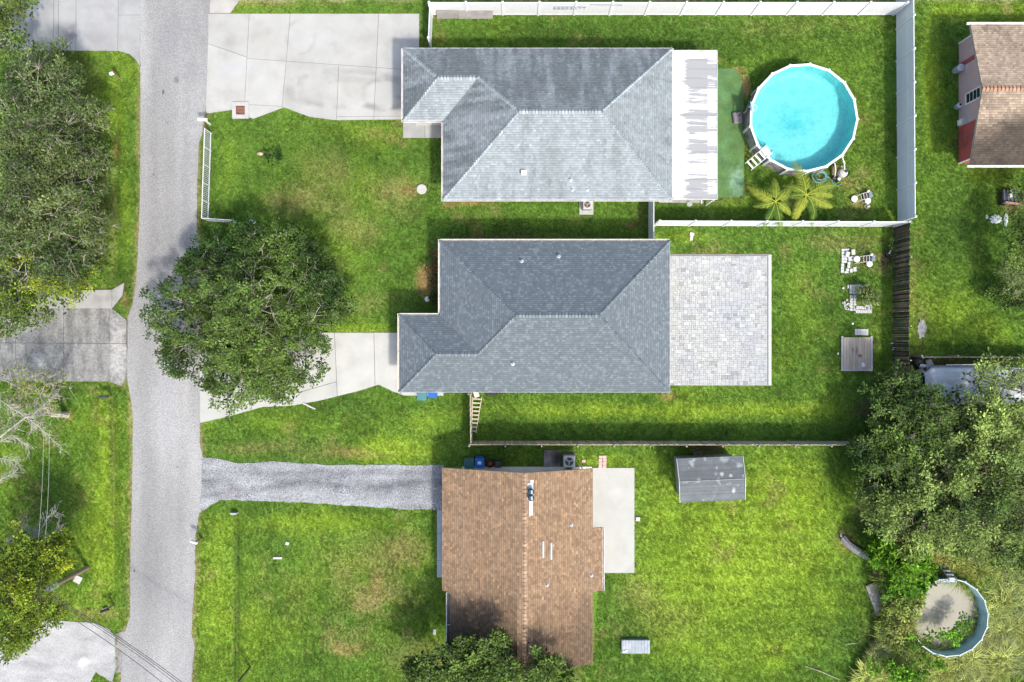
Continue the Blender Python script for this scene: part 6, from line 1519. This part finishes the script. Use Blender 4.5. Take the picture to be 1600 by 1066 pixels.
    if inner:      # inner leaves, toned darker to deepen the crown's own shade
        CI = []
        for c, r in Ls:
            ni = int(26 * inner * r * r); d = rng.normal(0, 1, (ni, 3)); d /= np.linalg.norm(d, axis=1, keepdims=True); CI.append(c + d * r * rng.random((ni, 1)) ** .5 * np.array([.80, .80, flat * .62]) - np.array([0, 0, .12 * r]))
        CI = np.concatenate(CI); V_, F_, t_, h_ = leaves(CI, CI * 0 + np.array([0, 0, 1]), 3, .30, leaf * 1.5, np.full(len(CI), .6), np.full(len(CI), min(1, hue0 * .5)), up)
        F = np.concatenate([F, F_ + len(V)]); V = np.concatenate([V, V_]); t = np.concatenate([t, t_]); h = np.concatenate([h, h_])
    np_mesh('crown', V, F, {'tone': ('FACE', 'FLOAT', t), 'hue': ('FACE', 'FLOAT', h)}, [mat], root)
    return root

LM_oak = leafmat('oak_leaf', (.026, .066, .014), (.140, .220, .042))
LM_olive = leafmat('olive_leaf', (.048, .090, .024), (.185, .250, .075))
LM_yel = leafmat('yellow_green_leaf', (.075, .150, .022), (.37, .43, .035), .3)
LM_big = leafmat('broad_leaf', (.045, .150, .014), (.20, .40, .03), .3)
LM_mid = leafmat('mid_leaf', (.042, .100, .022), (.255, .345, .085))
# the street tree
tree('street_tree', 'round dark green tree overhanging the road and the curved driveway', (412, 512),
     [(395, 480, 95, 4.6), (320, 440, 52, 2.6), (280, 470, 46, 2.6), (400, 395, 46, 4.0), (455, 385, 42, 4.2), (480, 430, 56, 4.0), (525, 475, 34, 3.6), (300, 530, 56, 2.6), (345, 585, 44, 3.4), (410, 580, 60, 4.0), (475, 560, 44, 3.8), (490, 500, 50, 4.2), (395, 540, 70, 5.0), (250, 492, 24, 2.4), (355, 625, 26, 3.0), (262, 530, 30, 3.4), (378, 370, 26, 3.4), (330, 395, 34, 2.4), (545, 478, 18, 3.3), (440, 600, 34, 3.4), (275, 565, 26, 3.2), (350, 415, 52, 3.6)],
     LM_oak, leaf=.155, density=9, n_leaf=13, spread=.33, inner=.9, trunk_r=.26, hue0=.38, bark=M_barkp, tw_r=.010, twigs=5, patch=[(400, 540, 70, .8), (420, 380, 30, .8), (360, 620, 30, .7)])
# the wood at the left edge
tree('evergreen_oak', 'dense grey-green tree at the left edge, north of the stained driveway', (60, 330),
     [(40, 300, 75, 5.6), (105, 290, 62, 5.0), (140, 350, 40, 4.4), (110, 390, 58, 4.8), (40, 380, 68, 5.4), (150, 400, 28, 3.8), (90, 340, 60, 5.8)],
     LM_olive, leaf=.15, density=8.5, n_leaf=13, spread=.42, trunk_r=.3, hue0=.45, bark=M_barkp, tw_r=.013, twigs=7)
tree('evergreen_oak', 'grey-green twiggy tree beside the top left corner driveway', (70, 180),
     [(50, 130, 60, 5.2), (95, 150, 52, 4.8), (130, 190, 40, 4.2), (20, 190, 66, 5.6), (85, 215, 62, 5.2), (140, 250, 40, 4.2), (30, 250, 60, 5.4), (75, 100, 28, 4.4), (95, 82, 18, 4.0)],
     LM_olive, leaf=.15, density=8.5, n_leaf=12, spread=.42, trunk_r=.3, hue0=.50, bark=M_barkp, tw_r=.013, twigs=7)
tree('evergreen_oak', 'tree with bright lime patches just north of the stained driveway', (40, 430),
     [(30, 440, 62, 4.8), (85, 450, 46, 4.2), (120, 440, 34, 3.8), (140, 420, 28, 3.6), (20, 490, 40, 4.0), (60, 480, 34, 3.8), (-20, 460, 60, 5)],
     LM_yel, leaf=.15, density=8.5, n_leaf=11, spread=.4, trunk_r=.26, hue0=.05, bark=M_barkp, tw_r=.013, twigs=7, patch=[(110, 450, 24, .62), (30, 395, 30, .7), (75, 465, 18, .6), (40, 435, 24, .7), (130, 425, 16, .55)])
tree('corner_tree', 'small green tree in the top left corner', (10, 40), [(10, 25, 34, 4), (38, 14, 22, 3.6), (20, 60, 30, 3.8), (-20, 20, 40, 4)], LM_mid, leaf=.15, density=9, n_leaf=12, spread=.36, hue0=.25, trunk_r=.2)
# half-dead tree with bare silvery twigs
tree('dying_tree', 'half bare silvery tree over the left lawn, south of the stained driveway', (104, 648),
     [(60, 610, 44, 3.6), (20, 600, 44, 3.8), (85, 600, 26, 3.2), (20, 650, 44, 3.6), (60, 650, 34, 3.2)],
     LM_yel, leaf=.11, density=8, n_leaf=5, inner=0, spread=.42, trunk_r=.2, hue0=.45, bark=M_barkp, tw_r=.013, twigs=9, bare=.35, flat=.5, fork=1.4)
M_silver = pmat('silver_dead_wood', (.44, .425, .385), .85, .15, 6)
def bare_branch(name, label, at, z, segs, seed, n_tw=60, cat='branch'):
    """a bare limb: main chain given as pixels at height z, twigs fanning off it"""
    rr = random.Random(seed); root = empty(name, P(*at), label, cat); o = root.location.copy(); m = MB(); A = []; B = []
    for chain, r0 in segs:
        pts = [P(x, y, zz) - o for x, y, zz in chain]; n = len(pts)
        m.tube(pts, [r0 * (1 - .75 * i / (n - 1)) for i in range(n)], 6)
        for i in range(1, n):
            p, q = pts[i - 1], pts[i]; d = (q - p).normalized()
            for k in range(n_tw // n):
                s = p.lerp(q, rr.random()); a = rr.choice((-1, 1)) * rr.uniform(.3, .9); v = Matrix.Rotation(a, 3, 'Z') @ d; v = (v + Vector((0, 0, rr.uniform(-.2, .4)))).normalized()
                l = rr.uniform(.25, .75); e = s + v * l; A.append(tuple(s)); B.append(tuple(e))
                for w in range(3):
                    s2 = s.lerp(e, rr.uniform(.3, .9)); v2 = (Matrix.Rotation(rr.uniform(-.8, .8), 3, 'Z') @ v); A.append(tuple(s2)); B.append(tuple(s2 + v2 * l * rr.uniform(.3, .6)))
    m.build('limb', M_silver, root, smooth=True)
    V, F = cones(np.array(A), np.array(B), .010); np_mesh('twigs', V, F, {}, [M_silver], root)
bare_branch('bare_tree', 'bare silver tree trunk with long dead limbs over the left lawn', (108, 650), 3, [([(106, 650, 1.0), (80, 645, 1.6), (40, 652, 2.4), (10, 675, 3.2), (-20, 700, 3.6)], .10), ([(-10, 618, 4), (22, 640, 3.8), (45, 655, 3.6), (62, 668, 3.4), (75, 680, 3.2), (98, 705, 3)], .028),
            ([(45, 655, 3.5), (60, 640, 3.3), (90, 615, 3.0)], .02), ([(0, 690, 3), (20, 680, 3), (44, 700, 2.8)], .035), ([(0, 716, 3), (30, 722, 3)], .03), ([(-12, 760, 3), (8, 745, 3), (26, 738, 3)], .03)], 4, 80, cat='tree')
bare_branch('bare_branch', 'bare silver branch reaching over the grass above the yellowish tree', (30, 842), 3, [([(10, 845, 3), (34, 838, 3.2), (44, 812, 3.3)], .04), ([(10, 846, 3), (52, 840, 3.2), (82, 834, 3.3), (92, 823, 3.4)], .04), ([(52, 838, 3.2), (68, 822, 3.3), (74, 808, 3.4), (88, 799, 3.4)], .03), ([(34, 838, 3.1), (60, 826, 3.1)], .03)], 8, 60)
tree('yellowish_tree', 'yellow-green leafy tree at the lower left corner, over the pale driveway', (40, 930),
     [(30, 870, 48, 4.2), (70, 872, 38, 4.0), (92, 885, 24, 3.6), (20, 920, 50, 4.8), (55, 935, 40, 4.8), (10, 970, 46, 4.4), (42, 975, 28, 4.4), (86, 955, 20, 2.5), (0, 1010, 32, 3.6), (30, 1000, 20, 3.6), (98, 850, 14, 3.2), (112, 846, 9, 3)],
     LM_yel, leaf=.17, density=9.5, n_leaf=12, spread=.36, trunk_r=.2, hue0=.45, twigs=4, zk=1.05, patch=[(95, 890, 14, 1), (40, 925, 14, 1), (60, 940, 20, .2)])
# right-hand wood
tree('hardwood_tree', 'dark leafy tree over the end of the dark board fence', (1425, 650), [(1400, 620, 46, 4.2), (1440, 655, 52, 4.8), (1395, 670, 40, 4), (1480, 640, 34, 4.2), (1370, 700, 42, 3.8), (1410, 720, 50, 4.4), (1375, 740, 40, 3.8), (1440, 690, 50, 4.8)],
     LM_oak, leaf=.18, density=8.5, n_leaf=12, spread=.40, trunk_r=.24, hue0=.40, bark=M_barkp, tw_r=.012, patch=[(1400, 670, 24, .9), (1420, 700, 20, .9)])
tree('hardwood_tree', 'large light green tree in the middle of the right-hand wood', (1500, 740), [(1480, 740, 66, 5.2), (1540, 700, 62, 5.4), (1500, 800, 62, 5), (1430, 790, 58, 4.4), (1560, 760, 60, 5.4), (1520, 660, 50, 5), (1560, 650, 44, 5), (1390, 810, 40, 3.4), (1450, 835, 36, 3.2), (1400, 770, 40, 4), (1370, 775, 30, 3.4), (1420, 845, 30, 2.8), (1500, 845, 34, 3)],
     LM_mid, leaf=.18, density=8.5, n_leaf=12, spread=.42, trunk_r=.32, hue0=.55, tw_r=.012, patch=[(1560, 660, 30, 1.2), (1470, 750, 30, .9)])
tree('hardwood_tree', 'green tree at the right edge of the right-hand wood', (1590, 800), [(1585, 800, 56, 4.6), (1540, 840, 46, 4), (1600, 860, 40, 3.6), (1630, 740, 60, 5), (1560, 870, 26, 3.2), (1620, 690, 50, 5), (1590, 640, 30, 4.6)],
     LM_mid, leaf=.17, density=8.5, n_leaf=12, spread=.42, trunk_r=.28, hue0=.40, tw_r=.012)
tree('hardwood_tree', 'thin-leaved bright green tree over the white tarp', (1600, 620), [(1550, 590, 38, 4.4), (1590, 600, 36, 4.6), (1520, 590, 24, 4), (1620, 580, 40, 4.6), (1575, 575, 22, 4)],
     LM_mid, leaf=.16, density=6.0, n_leaf=9, spread=.45, trunk_r=.2, hue0=.6, tw_r=.012, bare=.05, inner=.4)
tree('garden_bush', 'large dark bush at the right edge below the cart', (1590, 400), [(1590, 370, 30, 2.4), (1600, 400, 34, 2.6), (1602, 340, 20, 2.4), (1597, 303, 13, 2.6), (1615, 300, 26, 3)], LM_oak, leaf=.14, density=9, n_leaf=12, spread=.33, trunk_r=.1, hue0=.55, tw_r=.010, cat='bush')
tree('garden_bush', 'pale twiggy bush at the right edge', (1585, 435), [(1578, 425, 22, 1.8), (1592, 445, 24, 1.8), (1570, 405, 12, 1.4)], LM_olive, leaf=.11, density=9, n_leaf=10, spread=.32, trunk_r=.08, hue0=.95, bark=M_barkp, tw_r=.012, twigs=8, cat='bush')
tree('garden_bush', 'low dark green bush on the grass at the right edge', (1570, 462), [(1548, 456, 14, .8), (1563, 462, 19, 1.0), (1582, 466, 22, 1.2), (1598, 462, 22, 1.3)], LM_oak, leaf=.13, density=12, n_leaf=12, spread=.3, trunk_r=.06, hue0=.45, tw_r=.010, cat='bush')
# tree at the bottom edge over the brown roof
tree('garden_tree', 'dark glossy tree at the bottom edge against the brown roof', (745, 1090), [(700, 1034, 38, 3.4), (768, 1034, 40, 4.6), (772, 1006, 24, 4.8), (740, 1062, 50, 4.4), (665, 1058, 36, 3), (800, 1070, 40, 4.6), (722, 1016, 26, 4.4), (655, 1040, 22, 2.6), (790, 1025, 22, 4.8)],
     LM_oak, leaf=.20, density=10, n_leaf=12, spread=.36, zk=1.0, trunk_r=.2, hue0=.55, bark=M_barkp, tw_r=.011, patch=[(790, 1010, 18, 1)])
tree('garden_tree', 'smaller glossy tree at the bottom edge, right of the roof ridge', (855, 1085), [(850, 1042, 28, 4.8), (832, 1060, 30, 4.8), (872, 1060, 28, 3.6), (846, 1024, 16, 4.9)],
     LM_oak, leaf=.19, density=10, n_leaf=12, spread=.34, zk=1.0, trunk_r=.14, hue0=.6, tw_r=.010)
# broad-leaved thicket by the murky pool
tree('broadleaf_shrub', 'bright broad-leaved shrub west of the murky pool', (1405, 885), [(1380, 870, 26, 1.6), (1400, 880, 32, 2.0), (1430, 885, 28, 1.8), (1405, 910, 26, 1.7), (1450, 893, 16, 1.5), (1375, 850, 18, 1.4), (1425, 915, 18, 1.5)],
     LM_big, leaf=.27, density=9, n_leaf=9, spread=.30, trunk_r=.08, hue0=.6, tw_r=.012, cat='shrub', up=.5)
tree('vine_clump', 'leafy vine reaching across the murky pool', (1425, 1010), [(1440, 1000, 13, 1.4), (1460, 995, 13, 1.4), (1480, 990, 12, 1.4), (1500, 983, 11, 1.4), (1505, 972, 9, 1.5), (1420, 1002, 14, 1.3), (1488, 1000, 9, 1.4)],
     LM_big, leaf=.17, density=16, n_leaf=9, spread=.24, trunk_r=.04, hue0=.55, tw_r=.010, cat='vine')
tree('vine_clump', 'yellowish vine hanging over the west rim of the murky pool', (1400, 960), [(1400, 940, 18, 1.3), (1415, 950, 18, 1.4), (1430, 935, 14, 1.4), (1440, 938, 10, 1.4), (1405, 975, 20, 1.2), (1395, 1000, 18, 1.0), (1420, 985, 14, 1.2), (1410, 925, 16, 1.3), (1385, 950, 14, .9), (1425, 965, 13, 1.3), (1405, 1010, 16, .9), (1385, 975, 14, .9), (1432, 1015, 12, .9)],
     leafmat('dry_vine_leaf', (.17, .29, .045), (.44, .46, .13), .3), leaf=.15, density=15, n_leaf=9, spread=.25, trunk_r=.04, hue0=.5, tw_r=.012, cat='vine', patch=[(1448, 937, 8, 1.3)])
tree('young_shrub', 'bright green shrub at the bottom edge below the murky pool', (1440, 1050), [(1430, 1050, 24, 1.3), (1455, 1040, 16, 1.3), (1400, 1050, 20, 1.2), (1370, 1040, 16, 1.0)], LM_big, leaf=.2, density=11, n_leaf=8, spread=.28, trunk_r=.05, hue0=.75, tw_r=.012, cat='shrub')
tree('planter_shrub', 'spiky grey-green plant in the ring of white blocks', (1347, 462), [(1345, 458, 10, .7), (1355, 462, 11, .8), (1364, 464, 10, .8), (1350, 468, 8, .6)], LM_olive, leaf=.16, density=18, n_leaf=8, spread=.2, trunk_r=.03, hue0=.8, tw_r=.012, cat='plant')
tree('young_tree', 'tiny dark sapling with pale flowers on the front lawn', (423, 247), [(424, 245, 7, .9), (432, 243, 7, .8), (414, 248, 5, .7), (428, 252, 6, .7)], LM_oak, leaf=.16, density=20, n_leaf=6, spread=.18, trunk_r=.03, hue0=.1, tw_r=.01, cat='sapling')
o = crumple('pink_flower', 'pale pink flower head beside the tiny dark sapling', P(407, 241), .2, .12, .2, 12, pmat('pale_pink_petal', (.62, .46, .36), .7, .2, 12), 'flower')
LM_red = leafmat('rusty_leaf', (.05, .08, .03), (.25, .09, .05), .2)
tree('flower_bush', 'reddish bush, upper of two at the west wall of the slate-roofed house', (682, 400), [(678, 393, 9, .8), (683, 402, 9, .9), (676, 404, 6, .6)], LM_red, leaf=.13, density=16, n_leaf=9, spread=.2, trunk_r=.03, hue0=.7, tw_r=.012, cat='bush')
tree('flower_bush', 'dark green and tan bush at the west wall of the slate-roofed house', (680, 424), [(672, 422, 9, .8), (680, 425, 11, .9), (678, 436, 8, .7), (684, 412, 8, .8)], LM_red, leaf=.13, density=16, n_leaf=9, spread=.2, trunk_r=.03, hue0=.25, tw_r=.012, cat='bush')
tree('flower_bush', 'low leafy plant beside the white garden urn', (680, 466), [(679, 462, 7, .5), (683, 452, 7, .6), (678, 472, 6, .5), (684, 476, 6, .5)], LM_red, leaf=.13, density=16, n_leaf=8, spread=.2, trunk_r=.02, hue0=.3, tw_r=.01, cat='plant')
tree('fence_vine', 'leafy vine climbing the north end of the dark board fence', (1395, 385), [(1392, 378, 6, .5), (1393, 392, 6, .6), (1395, 404, 7, .6), (1394, 412, 6, .5)], LM_mid, leaf=.12, density=18, n_leaf=8, spread=.2, trunk_r=.02, hue0=.3, tw_r=.01, cat='vine')

# palms: every frond is a part
def palm(label, base, z, fronds, seed):
    rr = random.Random(seed); b0 = P(*base); c = P(base[0] + 4, base[1] - 3, z) - b0; root = empty('coconut_palm', b0, label, 'palm')
    m = MB(); m.tube([(0, 0, -.1), c * .5, c], [.13, .09, .07], 8); m.build('trunk', M_bark, root)
    for (a, l, hv) in fronds:
        a = math.radians(a); l = l / S * 1.0; d = Vector((math.cos(a), math.sin(a), 0)); s = Vector((-d.y, d.x, 0)); curl = rr.uniform(-.4, .4)
        pts = []; n = 14
        for i in range(n + 1):
            t = i / n; pts.append(c + d * l * t * (1 - .12 * t) + s * curl * l * t * t + Vector((0, 0, .65 * t - 1.15 * t * t)))
        V = []; F = []; T = []; Hh = []
        mb = MB(); mb.tube(pts, [.028 * (1 - .8 * i / n) for i in range(n + 1)], 4)
        nl = 30
        for i in range(nl):
            t = .12 + .88 * i / nl; k = t * n; i0 = min(int(k), n - 1); p = pts[i0].lerp(pts[i0 + 1], k - i0); td = (pts[i0 + 1] - pts[i0]).normalized(); sd = Vector((-td.y, td.x, 0)).normalized()
            ll = .37 * math.sin(math.pi * min(1, .25 + t * .78)) ** .7 * l / 1.9 + .06
            for g in (-1, 1):
                dr = (sd * g * 1.0 + td * (.55 + .5 * t) + Vector((0, 0, rr.uniform(-.55, 0)))).normalized(); w = .028
                e = p + dr * ll + Vector((0, 0, -.12 * ll)); mid = p + dr * ll * .5; wv = td * w
                b = len(V); V += [p - wv * .6, p + wv * .6, mid + wv, e, mid - wv]; F.append((b, b + 1, b + 2, b + 4)); F.append((b + 4, b + 2, b + 3, b + 3))
                T += [rr.uniform(.85, 1.2)] * 2; Hh += [min(1, max(0, hv + rr.uniform(-.15, .15)))] * 2
        off = len(V)
        V = [tuple(v) for v in V] + mb.v; F2 = [f if f[2] != f[3] else (f[0], f[1], f[2]) for f in F] + [tuple(i + off for i in f) for f in mb.f]
        me = bpy.data.meshes.new('frond'); me.from_pydata(V, [], F2); nF = len(F2)
        ta = me.attributes.new('tone', 'FLOAT', 'FACE'); ta.data.foreach_set('value', T + [1.2] * (nF - len(T)))
        ha = me.attributes.new('hue', 'FLOAT', 'FACE'); ha.data.foreach_set('value', Hh + [1.0] * (nF - len(Hh)))
        link_mesh('frond', me, LM_palm, root)
LM_palm = leafmat('palm_leaf', (.06, .16, .03), (.42, .46, .06), .3)
palm('palm with green fronds, west of two by the turquoise pool', (1208, 318), 1.7, [(160, 52, .8), (92, 44, .45), (52, 40, .35), (28, 50, .45), (205, 34, .5), (248, 46, .1), (278, 50, .15), (325, 40, .6)], 3)
palm('palm with yellow-green fronds, east of two by the turquoise pool', (1256, 308), 1.8, [(100, 64, .65), (138, 40, .4), (38, 56, .5), (14, 50, .6), (-30, 54, .7), (-52, 50, .15), (232, 50, .95), (255, 40, .6), (182, 34, .25)], 5)

# ------------------------------------------------------------------ grass, weeds, gravel
def tuft(n, hgt, spread, w, seed, lean=.5):
    rr = random.Random(seed); V = []; F = []
    for i in range(n):
        a = rr.uniform(0, 6.28); r = spread * rr.random() ** .5 * .5; x, y = r * math.cos(a), r * math.sin(a); a2 = a + rr.uniform(-.8, .8)
        hh = hgt * rr.uniform(.6, 1.2); ll = hh * lean * rr.uniform(.4, 1.6); dx, dy = math.cos(a2), math.sin(a2); sx, sy = -dy * w / 2, dx * w / 2; b = len(V)
        V += [(x - sx, y - sy, -.01), (x + sx, y + sy, -.01), (x + dx * ll * .5 + sx, y + dy * ll * .5 + sy, hh * .75), (x + dx * ll * .5 - sx, y + dy * ll * .5 - sy, hh * .75), (x + dx * ll * 1.4, y + dy * ll * 1.4, hh), (x + dx * ll * 1.4, y + dy * ll * 1.4, hh)]
        F += [(b, b + 1, b + 2, b + 3), (b + 3, b + 2, b + 4, b + 5)]
    return V, F
def blocked(x, y):
    m = np.zeros(len(x), dtype=bool)
    for p in hard: m |= in_poly(x, y, p)
    return m
N_G = 450000
x = rng.uniform(-36, 36, N_G); y = rng.uniform(-24.6, 24.6, N_G)
m = ~blocked(x, y)
x = x[m]; y = y[m]
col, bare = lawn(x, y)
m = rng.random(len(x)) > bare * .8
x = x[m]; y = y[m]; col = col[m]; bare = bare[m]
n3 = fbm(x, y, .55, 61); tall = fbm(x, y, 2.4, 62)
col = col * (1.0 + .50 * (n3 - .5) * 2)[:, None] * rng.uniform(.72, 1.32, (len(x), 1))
m = rng.random(len(x)) < .06; col[m] = col[m] * .4 + np.array([.30, .27, .12]) * .6
scl = .75 + .55 * tall + rng.uniform(-.2, .25, len(x)) - .25 * bare
z = swale(x, y) + (fbm(x, y, 1.6, 5) - .5) * .03 - .015
print('tufts', len(x))
scatter('lawn_grass', [tuft(9, .055, .13, .016, 1), tuft(8, .065, .12, .018, 2), tuft(10, .045, .15, .014, 3)], np.stack([x, y, z], 1), rng.uniform(0, 6.28, len(x)), scl, col * 1.12, bladesmat('grass_blade'), 'short lawn grass of the yards')
# tall weeds in the overgrown corner
xy = [(1372, 830), (1470, 815), (1500, 850), (1620, 860), (1620, 1090), (1330, 1090), (1345, 1040), (1375, 1000), (1380, 930), (1368, 880)]
pl = PP(xy); xs = [p.x for p in pl]; ys = [p.y for p in pl]
x = rng.uniform(min(xs), max(xs), 24000); y = rng.uniform(min(ys), max(ys), 24000); q_ = fbm(x, y, .9, 76) + rng.normal(0, .06, len(x)) > .40; x = x[q_]; y = y[q_]; m = in_poly(x, y, pl) & ~blocked(x, y); x = x[m]; y = y[m]
f1 = fbm(x, y, 3.0, 71)[:, None]; f2 = fbm(x, y, 1.1, 72)[:, None]
c1 = np.array([.16, .30, .04]); c2 = np.array([.50, .52, .22]); c3 = np.array([.44, .55, .10])
w1 = sstep(.42, .6, f1); w2 = sstep(.45, .65, f2); q = ell(x, y, 1475, 860, 55, 30, .8, 5)[:, None]; q2 = ell(x, y, 1560, 960, 80, 60, .8, 6)[:, None]
col = c1 * (1 - w1) + c2 * w1; col = col * (1 - w2 * .6) + c3 * w2 * .6; col = col * (1 - q * .8) + np.array([.50, .38, .17]) * q * .8; col = col * (1 - q2 * .5) + c2 * 1.1 * q2 * .5
col = col * rng.uniform(.35, 1.5, (len(x), 1)) * (.45 + 1.0 * fbm(x, y, .7, 75))[:, None]
scatter('tall_weeds', [tuft(10, .44, .22, .034, 5, 1.0), tuft(10, .34, .26, .040, 6, 1.2), tuft(8, .55, .16, .032, 7, .8)], np.stack([x, y, x * 0], 1), rng.uniform(0, 6.28, len(x)), rng.uniform(.6, 1.5, len(x)) * (.5 + .9 * f2[:, 0]), col, bladesmat('weed_blade'), 'tall yellowish weeds and dry grass in the overgrown corner')
# fountain grass clumps there, things one can count
def fountain(label, at, r, n, c, seed, cat='ornamental grass'):
    rr = random.Random(seed); V = []; F = []; T = []; Hh = []
    for i in range(n):
        a = rr.uniform(0, 6.28); l = r * rr.uniform(.5, 1.15); d = Vector((math.cos(a), math.sin(a), 0)); s = Vector((-d.y, d.x, 0)) * rr.uniform(.014, .026); st = d * rr.uniform(0, .12); cu = s.normalized() * rr.uniform(-.15, .15) * l; b = len(V); hh = rr.uniform(.35, .9)
        for k in range(5):
            t = k / 4; p = st + d * l * t + cu * t * t + Vector((0, 0, hh * math.sin(t * 2.3))); w = s * (1 - .85 * t); V += [tuple(p - w), tuple(p + w)]
        for k in range(4): F.append((b + 2 * k, b + 2 * k + 1, b + 2 * k + 3, b + 2 * k + 2)); T.append(rr.uniform(.8, 1.25)); Hh.append(rr.random())
    o = np_mesh('fountain_grass', np.array(V), np.array(F), {'tone': ('FACE', 'FLOAT', T), 'hue': ('FACE', 'FLOAT', Hh)}, [c]); o.location = at; tag(o, label, cat, 'grass clumps in the overgrown corner', 'thing')
LM_fg = leafmat('fountain_blade', (.16, .27, .08), (.46, .47, .25), .3); LM_fy = leafmat('fountain_blade_yellow', (.30, .36, .05), (.50, .50, .18), .3)
for i, (px, py, r, M_, lb) in enumerate(((1575, 905, .95, LM_fg, 'grey-green grass clump at the right edge, above the murky pool'), (1522, 888, .9, LM_fy, 'yellow-green grass clump north-east of the murky pool'), (1585, 940, .9, LM_fg, 'pale grass clump at the right edge beside the murky pool'), (1378, 985, .7, LM_fg, 'grass clump by the leaning slab'), (1410, 1020, .8, LM_fg, 'grass clump south-west of the murky pool'), (1550, 1045, .9, LM_fy, 'yellow-green grass clump south-east of the murky pool'), (1500, 1052, .8, LM_fg, 'grass clump at the bottom edge below the murky pool'), (1385, 915, .7, LM_fg, 'grass clump beside the top of the leaning slab'), (1555, 880, .7, LM_fy, 'small yellow grass clump under the right-hand wood'), (1588, 985, .8, LM_fy, 'yellowish grass clump on the right edge, level with the south rim of the murky pool'), (1562, 1000, .8, LM_fg, 'pale grass clump between the murky pool and the right edge'), (1590, 1035, .9, LM_fg, 'grass clump in the bottom right corner'), (1470, 1045, .6, LM_fy, 'small yellow grass clump below the murky pool'), (1368, 1010, .7, LM_fg, 'grass clump at the border of the lawn, below the leaning slab'), (1560, 935, .6, LM_fy, 'small yellow-green clump at the east rim of the murky pool'), (1470, 868, .7, LM_fy, 'straw coloured clump north of the murky pool'), (1500, 862, .7, LM_fy, 'straw coloured clump under the light green tree'))):
    fountain(lb, P(px, py), r, 150, M_, 20 + i)
# loose stones on the gravel drive and along the verges
def stone(seed, s):
    rr = random.Random(seed); V = [(s * x * rr.uniform(.6, 1.2), s * y * rr.uniform(.6, 1.2), s * z * rr.uniform(.4, .9)) for x, y, z in ((1, 0, 0), (0, 1, 0), (-1, 0, 0), (0, -1, 0), (0, 0, 1), (0, 0, -.3))]
    return V, [(0, 1, 4, 4), (1, 2, 4, 4), (2, 3, 4, 4), (3, 0, 4, 4)]
gp = [(p[0], p[1]) for p in gravel]; xs = [p[0] for p in gp]; ys = [p[1] for p in gp]
x = rng.uniform(min(xs), max(xs), 42000); y = rng.uniform(min(ys), max(ys), 42000); m = in_poly(x, y, gp) & ~in_poly(x, y, h3_fp); x = x[m]; y = y[m]
t = rng.uniform(.14, .52, (len(x), 1)) * (1 - .55 * np.exp(-((y - P(0, 758).y - .25 * np.sin(x * .8)) / .32) ** 2) * sstep(.35, .55, fbm(x, y, 1.6, 78)) - .3 * np.exp(-((y - P(0, 738).y) / .25) ** 2))[:, None] * (.6 + .8 * fbm(x, y, .8, 77))[:, None]
scatter('loose_gravel', [stone(1, .022), stone(2, .028), stone(3, .018)], np.stack([x, y, x * 0 + .026], 1), rng.uniform(0, 6.28, len(x)), rng.uniform(.6, 1.5, len(x)), t * np.array([[.97, 1.0, 1.06]]), bladesmat('gravel_stone', 0), 'loose blue-grey gravel on the driveway')

print('tris', sum(sum(len(p.vertices) - 2 for p in me.polygons) if len(me.polygons) < 3000 else len(me.polygons) * 2 for me in bpy.data.meshes))
